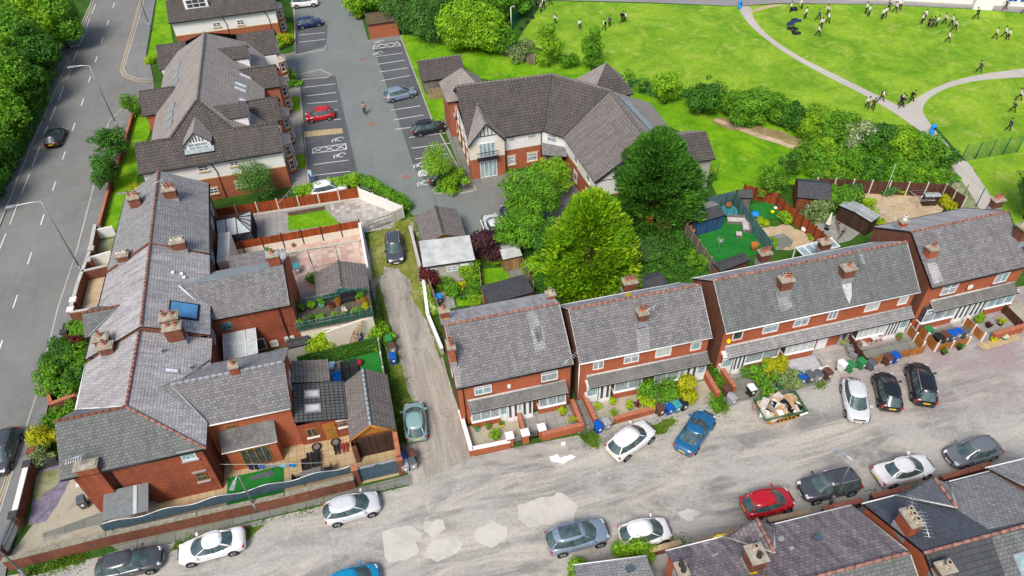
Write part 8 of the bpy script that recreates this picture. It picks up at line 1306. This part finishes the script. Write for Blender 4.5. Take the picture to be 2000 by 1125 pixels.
for i in range(9): c = a.lerp(b_, (i+.5)/9); mb.obox((c.x, c.y), -.78, .5, .2, c.z-.02, c.z+.02, 'wood_timber')
one(mb, 'outdoor_steps', 'pale timber steps climbing to the green roof terrace', 'steps')
tubs = [(-8.1, 47.1, .32, 'pot_green', 'leaf_mid'), (-7.3, 47.2, .3, 'plastic_grey', 'leaf_dark'), (-6.5, 47.3, .35, 'pot_green', 'leaf_bright'), (-8., 48.8, .3, 'plastic_black', 'leaf_mid'), (-7.2, 48.9, .3, 'plastic_black', 'leaf_bright'), (-6.3, 48.9, .3, 'pot_green', 'leaf_mid'), (-5.5, 48.5, .25, 'fence_orange', 'leaf_maroon'), (-4.9, 48.7, .28, 'terracotta', 'leaf_orange'), (-3.0, 48.7, .4, 'terracotta', 'leaf_mid'), (-2.5, 48.1, .35, 'terracotta', 'leaf_orange'), (-2.6, 47.3, .3, 'plastic_grey', 'leaf_gold'), (-5.3, 47.0, .3, 'plastic_grey', 'leaf_bright'), (-4.5, 46.9, .28, 'terracotta', 'leaf_pale'), (-3.7, 46.9, .28, 'terracotta', 'leaf_bright'), (-3.1, 46.9, .26, 'pot_green', 'leaf_mid'), (-4.4, 47.5, .2, 'plastic_white', 'flower_white')]
tl_ = ['green tub at the left front corner', 'grey tub second along the front rail', 'green tub third along the front rail', 'black tub at the left back corner', 'black tub beside the glass dome', 'green tub at the middle back', 'orange tub by the terrace steps', 'terracotta tub left of the dark bench', 'large leafy terracotta tub at the right back', 'orange flowering tub at the right rail', 'grey tub with yellow flowers at the right front', 'grey trough at the front middle', 'terracotta pot with pale plant at the front', 'terracotta pot near the front right', 'green pot next to the terracotta front pots', 'white flower pot in the terrace middle']
for (x, y, s_, m_, lf), lb in zip(tubs, tl_):
 t = thing('plant_tub', lb+' on the roof terrace', 'potted plant', (x, y, 2.45)); MB().lathe((x, y, 2.46), [(s_*.7, 0), (s_, .3), (s_*.95, .32)], m_, 12).build('pot', t); P, N_ = crown((x, y, 2.95), s_*1.1, .35, .8, .13, 'round', .5); leafmesh('plant', P, N_, .13, lf, t)
t = thing('garden_bench', 'dark grey rattan bench at the back of the roof terrace', 'bench', (-3.9, 48.9, 2.45)); MB().box((-4.6, 48.6, 2.75), (-3.3, 49.1, 2.85), 'rattan_dark').build('seat', t); MB().box((-4.6, 49.1, 2.6), (-3.3, 49.2, 3.3), 'rattan_dark').build('backrest', t); mb = MB()
for x in (-4.5, -3.4): MB().box((x-.04, 48.65, 2.45), (x+.04, 49.1, 2.75), 'rattan_dark').build('leg', t)
mb = MB(); q = [G(*p_, 1.9) for p_ in ((600, 487), (612, 522), (655, 482), (662, 512))]; mb.tube([q[0], q[1]], .03, 'metal_dark', 5).tube([q[2], q[3]], .03, 'metal_dark', 5).tube([q[0], q[2]], .02, 'metal_dark', 4).tube([q[1], q[3]], .02, 'metal_dark', 4)
for p_ in q: mb.tube([p_, Vector((p_.x, p_.y, 0.03))], .03, 'metal_dark', 5)
one(mb, 'drying_frame', 'dark metal drying frame standing in pink paved yard', 'clothes frame'); q = G(725, 470)
q = G(469, 452); one(MB().obox((q.x+1.2, q.y), .05, 1.6, .5, .03, .06, 'metal_grey'), 'drain_cover', 'grey rectangular mat on the northern yard paving', 'mat')
q = G(1702, 668); table('pale green bistro table on the long terrace patio', (q.x, q.y, 0), .7, .7, .72, 'leaf_pale' if False else 'cushion', .2, top='cushion')
for px, rz, lb in (((1683, 678), 1.6, 'pale folding chair left of the bistro table'), ((1712, 664), -1.5, 'pale folding chair right of the bistro table')): q = G(*px); chair(lb, (q.x, q.y, 0), rz, 'cushion', arms=False)
for px, rz, lb in (((1648, 676), .5, 'blue grey metal chair by the picket fence'), ((1658, 688), 1.2, 'silver metal chair in the middle by the picket fence'), ((1664, 700), 2., 'silver metal chair lowest by the picket fence')): q = G(*px); chair(lb, (q.x, q.y, 0), rz, 'metal_light', arms=True)
q = G(1715, 655); blob('flower_basket', 'orange wicker basket on the bistro patio', 'basket', (q.x, q.y, .05), .3, 'fence_orange', .9); q = G(1412, 468);
for px, m_, r_, lb in (((1474, 424), 'cyan_bin', .45, 'bright blue toy shell beside the teal fence'), ((1508, 417), 'plastic_yellow', .22, 'yellow toy on the dark lawn'), ((1514, 409), 'plastic_white', .2, 'white and pink toy by the orange fence'), ((1570, 452), 'coping_white', .35, 'white stone ornament beside the orange fence')): q = G(*px); blob('garden_toy' if 'toy' in lb else 'stone_ornament', lb, 'toy' if 'toy' in lb else 'ornament', (q.x, q.y, .08), r_, m_, .7)
for px, lb in (((1352, 455), 'orange tub chair by the grey timber fence'), ((1472, 488), 'orange tub chair near the tall chimney')): q = G(*px); t = thing('tub_chair', lb, 'chair', q); MB().lathe((q.x, q.y, .07), [(.25, 0), (.38, .4), (.4, .7), (.36, .7), (.3, .4)], 'fence_orange', 12).build('shell', t); MB().lathe((q.x, q.y, .35), [(.3, 0), (.3, .1)], 'card', 12).build('cushion', t)
q = G(1398, 430); table('small dark table with pots on the artificial lawn', (q.x-.7, q.y-.6, 0), .9, .5, .5, 'metal_slate', .1)
# ============================================================ people
def skin_mesh(name, joints, edges, m, sub=1):
 me = bpy.data.meshes.new(name); me.from_pydata([j[0] for j in joints], edges, []); o = bpy.data.objects.new(name, me); COL.objects.link(o)
 md = o.modifiers.new('s', 'SKIN'); md.use_smooth_shade = True
 for v_, j in zip(me.skin_vertices[0].data, joints): v_.radius = (j[1], j[2] if len(j) > 2 else j[1])
 me.skin_vertices[0].data[0].use_root = True
 if sub: s_ = o.modifiers.new('d', 'SUBSURF'); s_.levels = s_.render_levels = sub
 dg = bpy.context.evaluated_depsgraph_get(); nm = bpy.data.meshes.new_from_object(o.evaluated_get(dg)); nm.materials.clear(); nm.materials.append(MATS[m])
 for p_ in nm.polygons: p_.use_smooth = True
 bpy.data.objects.remove(o); nm.name = name; return nm
POSES = {   # (left foot y, right foot y, lean, left hand, right hand)
 'walk': (.30, -.28, .05, (-.26, -.20, .88), (.26, .22, .92)), 'stand': (.03, -.03, .0, (-.27, .03, .84), (.27, .05, .84)), 'stride': (.42, -.36, .10, (-.30, -.28, .95), (.30, .32, 1.02)), 'talk': (.08, -.10, .02, (-.22, .28, 1.05), (.27, .02, .85)), 'bend': (.10, -.15, .28, (-.20, .42, .72), (.22, .40, .70))}
FIG = {}
def figmesh(pose):
 if pose in FIG: return FIG[pose]
 lf, rf, ln_, lh, rh = POSES[pose]; hip = .92; sh = 1.42; ly = ln_*1.6
 neck = (0, ly, 1.50-ln_*.4); head = (0, ly*1.12, 1.62-ln_*.4); hd2 = (0, ly*1.2, 1.72-ln_*.4); chest = (0, ly*.75, 1.32-ln_*.2); waist = (0, ly*.3, 1.08)
 J = [((0, 0, hip), .15, .11), (waist, .13, .10), (chest, .17, .11), (neck, .055), (head, .085, .095), (hd2, .07, .085)]; E_ = [(0, 1), (1, 2), (2, 3), (3, 4), (4, 5)]
 def leg(s_, fy):
  k = len(J); J.extend([((s_*.10, 0, hip-.06), .09), ((s_*.105, fy*.55+.04, .50), .06), ((s_*.11, fy, .10), .042), ((s_*.12, fy+.13, .045), .038)]); E_.extend([(0, k), (k, k+1), (k+1, k+2), (k+2, k+3)])
 leg(-1, lf); leg(1, rf)
 def arm(s_, hnd):
  k = len(J); s0 = (s_*.19, chest[1], chest[2]+.08); el = ((s0[0]+hnd[0])/2+s_*.03, (s0[1]+hnd[1])/2-.04, (s0[2]+hnd[2])/2); J.extend([(s0, .055), (el, .042), (hnd, .03)]); E_.extend([(2, k), (k, k+1), (k+1, k+2)])
  w_ = k+2; hx, hy, hz = hnd
  k2 = len(J); J.append(((hx, hy+.03, hz-.06), .032, .018)); E_.append((w_, k2))
  for i, (dx, l_) in enumerate(((-.028, .07), (-.009, .085), (.01, .08), (.028, .062))): q_ = len(J); J.append(((hx+dx, hy+.04, hz-.06-l_), .008)); E_.append((k2, q_))
  q_ = len(J); J.append(((hx-s_*.05, hy+.06, hz-.07), .009)); E_.append((k2, q_))
 arm(-1, lh); arm(1, rh)
 body = skin_mesh('body', J, E_, 'skin', 1)
 t_j = [((0, 0, hip-.02), .165, .125), (waist, .145, .115), (chest, .185, .125), ((0, ly*.9, 1.46-ln_*.3), .08)]; te = [(0, 1), (1, 2), (2, 3)]
 for s_, hnd in ((-1, lh), (1, rh)):
  k = len(t_j); s0 = (s_*.19, chest[1], chest[2]+.08); el = ((s0[0]+hnd[0])/2+s_*.03, (s0[1]+hnd[1])/2-.04, (s0[2]+hnd[2])/2); w_ = tuple(el[i]+(hnd[i]-el[i])*.85 for i in range(3)); t_j.extend([(s0, .07), (el, .056), (w_, .045)]); te.extend([(2, k), (k, k+1), (k+1, k+2)])
 shirt = skin_mesh('shirt', t_j, te, 'cloth_white', 1)
 l_j = [((0, 0, hip), .162, .125)]; le = []
 for s_, fy in ((-1, lf), (1, rf)): k = len(l_j); l_j.extend([((s_*.10, 0, hip-.08), .10), ((s_*.105, fy*.55+.04, .50), .075), ((s_*.11, fy, .09), .062)]); le.extend([(0, k), (k, k+1), (k+1, k+2)])
 tr_ = skin_mesh('trousers', l_j, le, 'cloth_black', 1)
 sj = []; se = []
 shoes = MB()
 for s_, fy in ((-1, lf), (1, rf)): shoes.hexa([(s_*.115-.045, fy-.08, .0), (s_*.115+.045, fy-.08, 0), (s_*.12+.045, fy+.19, 0), (s_*.12-.045, fy+.19, 0), (s_*.115-.04, fy-.06, .1), (s_*.115+.04, fy-.06, .1), (s_*.12+.035, fy+.16, .055), (s_*.12-.035, fy+.16, .055)], 'rubber')
 hair = MB().lathe((0, hd2[1]-.012, hd2[2]-.03), [(.098, 0), (.105, .05), (.09, .10), (.05, .135), (.01, .145)], 'hair_dark', 12)
 face = MB(); fy_ = hd2[1]+.088
 for x in (-.032, .032): face.box((x-.012, fy_-.01, hd2[2]-.055), (x+.012, fy_+.006, hd2[2]-.042), 'hair_dark')
 face.box((-.011, fy_-.01, hd2[2]-.095), (.011, fy_+.022, hd2[2]-.055), 'skin'); face.box((-.028, fy_-.015, hd2[2]-.125), (.028, fy_+.0, hd2[2]-.115), 'cloth_red')
 FIG[pose] = (body, shirt, tr_, shoes, hair, face); return FIG[pose]
MV = {}
def mvar(me, m):
 key = (me.name, m)
 if key not in MV: k = me.copy(); k.materials.clear(); k.materials.append(MATS[m]); MV[key] = k
 return MV[key]
PM = {}
def person(label, px, pose='walk', rz=0, top='cloth_white', legs='cloth_black', bag=None, hair='hair_dark', s=1., cat='person', group=None):
 p = G(*px); body, shirt, tr_, shoes, hr_, fc = figmesh(pose); t = thing('person', label, cat, (p.x, p.y, .04), rz, group); t.scale = (s,)*3
 def add(name, me): o = bpy.data.objects.new(name, me); COL.objects.link(o); o.parent = t; return o
 def cached(name, mb, key):
  if key not in PM: o = mb.build(name, None, uv=False); PM[key] = o.data; bpy.data.objects.remove(o)
  return add(name, PM[key])
 add('body', body)
 if top: add('shirt' if top == 'cloth_white' else 'jacket', mvar(shirt, top))
 add('trousers', mvar(tr_, legs)); cached('shoes', shoes, ('shoes', pose)); cached('hair', hr_, ('hair', pose)); cached('face', fc, ('face', pose))
 if bag: ln_ = POSES[pose][2]; cached('backpack', MB().box((-.15, ln_*1.1-.30, 1.02), (.15, ln_*1.1-.12, 1.42), bag), ('bag', pose, bag))
 return t
NV = 'cloth_navy'; BK = 'cloth_black'
ppl = [((1057, 25), 'talk', 1, None, BK, 'pupil in white shirt at the upper end of the dark school fence'), ((1048, 14), 'stand', 2, NV, None, 'pupil in navy blazer by the top of the school fence'), ((1062, 18), 'walk', 0, None, BK, 'pupil with backpack close beside the fence group'), ((1075, 10), 'walk', 1, NV, None, 'pupil walking right of the fence group at the top'), ((1046, 6), 'stand', 3, BK, None, 'black clothed pupil at the very top of the fence'),
 ((1084, 48), 'walk', 1.5, None, BK, 'pupil in white above the left tall field edge tree'), ((1132, 58), 'walk', 3, None, BK, 'pupil with black bag between the two tall trees'), ((1180, 60), 'walk', .5, None, BK, 'pupil with bag just left of the dark navy pupil'), ((1190, 52), 'stand', 2, NV, None, 'lone pupil in navy above the tall upright tree'), ((1214, 44), 'stride', -1.2, BK, BK, 'dark clothed pupil of the close walking pair'), ((1219, 44), 'walk', -1.2, None, BK, 'white shirted pupil of the close walking pair'),
 ((1543, 25), 'talk', 1, None, None, 'pupil standing beside the black bags at field left'), ((1565, 18), 'bend', 1.5, None, None, 'pupil bending over the black bags'), ((1572, 37), 'stand', .3, None, None, 'pupil right of the bags in white shirt'), ((1598, 40), 'stride', .6, NV, None, 'navy blazer pupil near the left field group'), ((1615, 31), 'stride', 2, None, None, 'white shirted pupil striding behind the navy one'), ((1616, 46), 'walk', .6, None, None, 'white shirted pupil right of the navy one'), ((1603, 56), 'walk', 2.2, None, None, 'upper pupil of the vertical pair in white'), ((1597, 71), 'stride', .8, None, None, 'lower pupil of the vertical pair in white'),
 ((1690, 27), 'talk', 1, None, None, 'left pupil of the chatting pair near top'), ((1695, 32), 'talk', 4, None, None, 'right pupil of the chatting pair near top'), ((1722, 38), 'stand', .5, None, None, 'pupil at the left of the top middle cluster'), ((1727, 34), 'walk', 3, None, BK, 'pupil with bag in the top middle cluster'), ((1734, 22), 'stride', 1.5, NV, None, 'navy pupil reaching out in the top middle cluster'), ((1747, 25), 'stride', 1, None, None, 'striding white shirted pupil in the top middle cluster'), ((1756, 20), 'walk', 2.6, None, None, 'pupil with raised arm right of the middle cluster'),
 ((1799, 48), 'talk', .4, None, None, 'front pupil at the left of the big field group'), ((1804, 40), 'stand', 2, None, None, 'rear pupil at the left of the big field group'), ((1812, 54), 'talk', 2, BK, None, 'dark jacket pupil in the huddle'), ((1819, 55), 'stand', 3, NV, None, 'navy jacket pupil in the huddle'), ((1827, 53), 'talk', 4, None, None, 'white shirted pupil in the huddle'), ((1843, 48), 'stride', 1, None, None, 'pupil walking right of the huddle'), ((1856, 52), 'walk', .8, None, None, 'pupil between the huddle and the rightmost pupil'), ((1863, 60), 'stride', 1.2, None, None, 'rightmost pupil of the big field group'), ((1850, 84), 'stride', .7, None, None, 'lone white shirted pupil below the big field group'),
 ((1905, 38), 'stride', 1.0, NV, BK, 'pupil with dark bag beside the tarmac edge'), ((1962, 20), 'stride', 1.4, NV, None, 'navy pupil striding along the tarmac'), ((1998, 28), 'walk', .2, BK, None, 'dark pupil cut by the right edge on the tarmac'), ((1942, 77), 'walk', .6, None, None, 'left of the three white shirted pupils at right'), ((1960, 74), 'stride', .7, None, None, 'middle of the three white shirted pupils at right'), ((1966, 79), 'walk', 1, None, None, 'right of the three white shirted pupils at right'),
 ((1911, 142), 'stride', .8, NV, None, 'navy pupil walking beside the right branch path'), ((1988, 197), 'stride', .9, None, None, 'white shirted pupil at the right edge below the path'), ((1976, 220), 'stride', .9, NV, None, 'navy pupil below the right edge white shirt'), ((1968, 256), 'walk', .8, NV, None, 'lowest lone navy pupil near the mesh fence'),
 ((1692, 212), 'stride', 2.5, None, None, 'white shirted pupil of the pair left of the path'), ((1703, 215), 'stride', 2.3, BK, None, 'dark jacket pupil of the pair left of the path'), ((1719, 198), 'stride', -2.2, None, BK, 'pupil with navy bag walking on the path'), ((1757, 206), 'walk', -2., None, BK, 'pupil at the path fork in white'), ((1759, 211), 'stride', -2., NV, BK, 'pupil at the path fork in navy'), ((1778, 200), 'stride', -1.9, BK, BK, 'pupil right of the path fork in dark jacket'), ]
for i, (px, pose, rz, a_, bag, lb) in enumerate(ppl): person(lb, px, pose, rz+random.uniform(-.3, .3), a_ or 'cloth_white', BK, bag, random.choice(['hair_dark', 'hair_fair']), random.uniform(.92, 1.0), group=None)
person('bare chested man jogging across the car park in dark shorts', (713, 224), 'walk', 3.1, None, BK, None, s=1.02); person('person in light blue shirt and jeans beside the flats railings', (612, 357), 'bend', .4, 'cloth_lightblue', 'cloth_blue', None); person('seated looking person in pink on the yellow lined pavement corner', (107, 133), 'bend', 1.6, 'cloth_beige', BK, None, s=.8); person('person in black beside the one on the pavement corner', (113, 124), 'bend', 1., BK, BK, None, s=.8)
for px, lb in (((1556, 42), 'larger heap of navy blazers dropped on the field'), ((1540, 48), 'small navy bag left of the blazer heap'), ((1547, 58), 'dark bag strap trail below the blazer heap'), ((1555, 65), 'lowest dark bag below the blazer heap'), ((1552, 20), 'black bags beside the bending pupil'), ((1040, 36), 'dark bag by the fence foot upper'), ((1030, 45), 'dark bag by the fence foot middle'), ((1018, 58), 'dark bag by the fence foot lower')):
 q = G(*px); mb = MB(); n_ = 5 if 'heap' in lb or 'bags' in lb else 1
 for i in range(n_): x, y = q.x+random.uniform(-.5, .5)*(n_ > 1), q.y+random.uniform(-.4, .4)*(n_ > 1); mb.lathe((x, y, .04), [(.32, 0), (.34, .12), (.25, .24), (.1, .3)], NV if 'navy' in lb else BK, 8)
 one(mb, 'school_bag', lb, 'bag')

GN = dict(car='cars parked and driving around the houses', bin='wheelie bins standing outside the houses', person='people on the field and in the street', tree='leafy trees around the buildings', shrub='shrubs in gardens and along walls', bush='bushes of the field edge hedge', hedge='hedges and planted borders', fence='fences between yards and gardens', wall='garden and boundary walls', pillar='brick gate pillars', house='brick houses of the gravel street', terrace='slate roofed terraces', garage='garages beside the alley', chair='garden and patio chairs', gate='gates of yards and gardens', shed='garden sheds and timber stores', outhouse='small outhouses behind the houses')
GN.update({'street lamp': 'street lamps', 'potted plant': 'potted plants in gardens', 'apartment building': 'retirement flats', 'litter bin': 'litter bins along the school path', 'washing line': 'washing lines in the yards', 'clothes airer': 'clothes laid out on the buff patio', 'bag': 'bags and blazers dropped on the field', 'table': 'garden tables', 'lounger': 'loungers on the small lawn', 'post': 'green fence posts', 'planter': 'round planters on the buff patio', 'bicycle': 'bicycles beside the dark shed', 'toy': 'toys in the fenced garden', 'outbuilding': 'outbuildings of the flats'})
tops = [o for o in bpy.data.objects if o.parent is None and 'category' in o]
cnt = {}
for o in tops: cnt[o['category']] = cnt.get(o['category'], 0)+1
for o in tops:
 c = o['category']
 if cnt[c] > 1 and 'group' not in o and c in GN: o['group'] = GN[c]
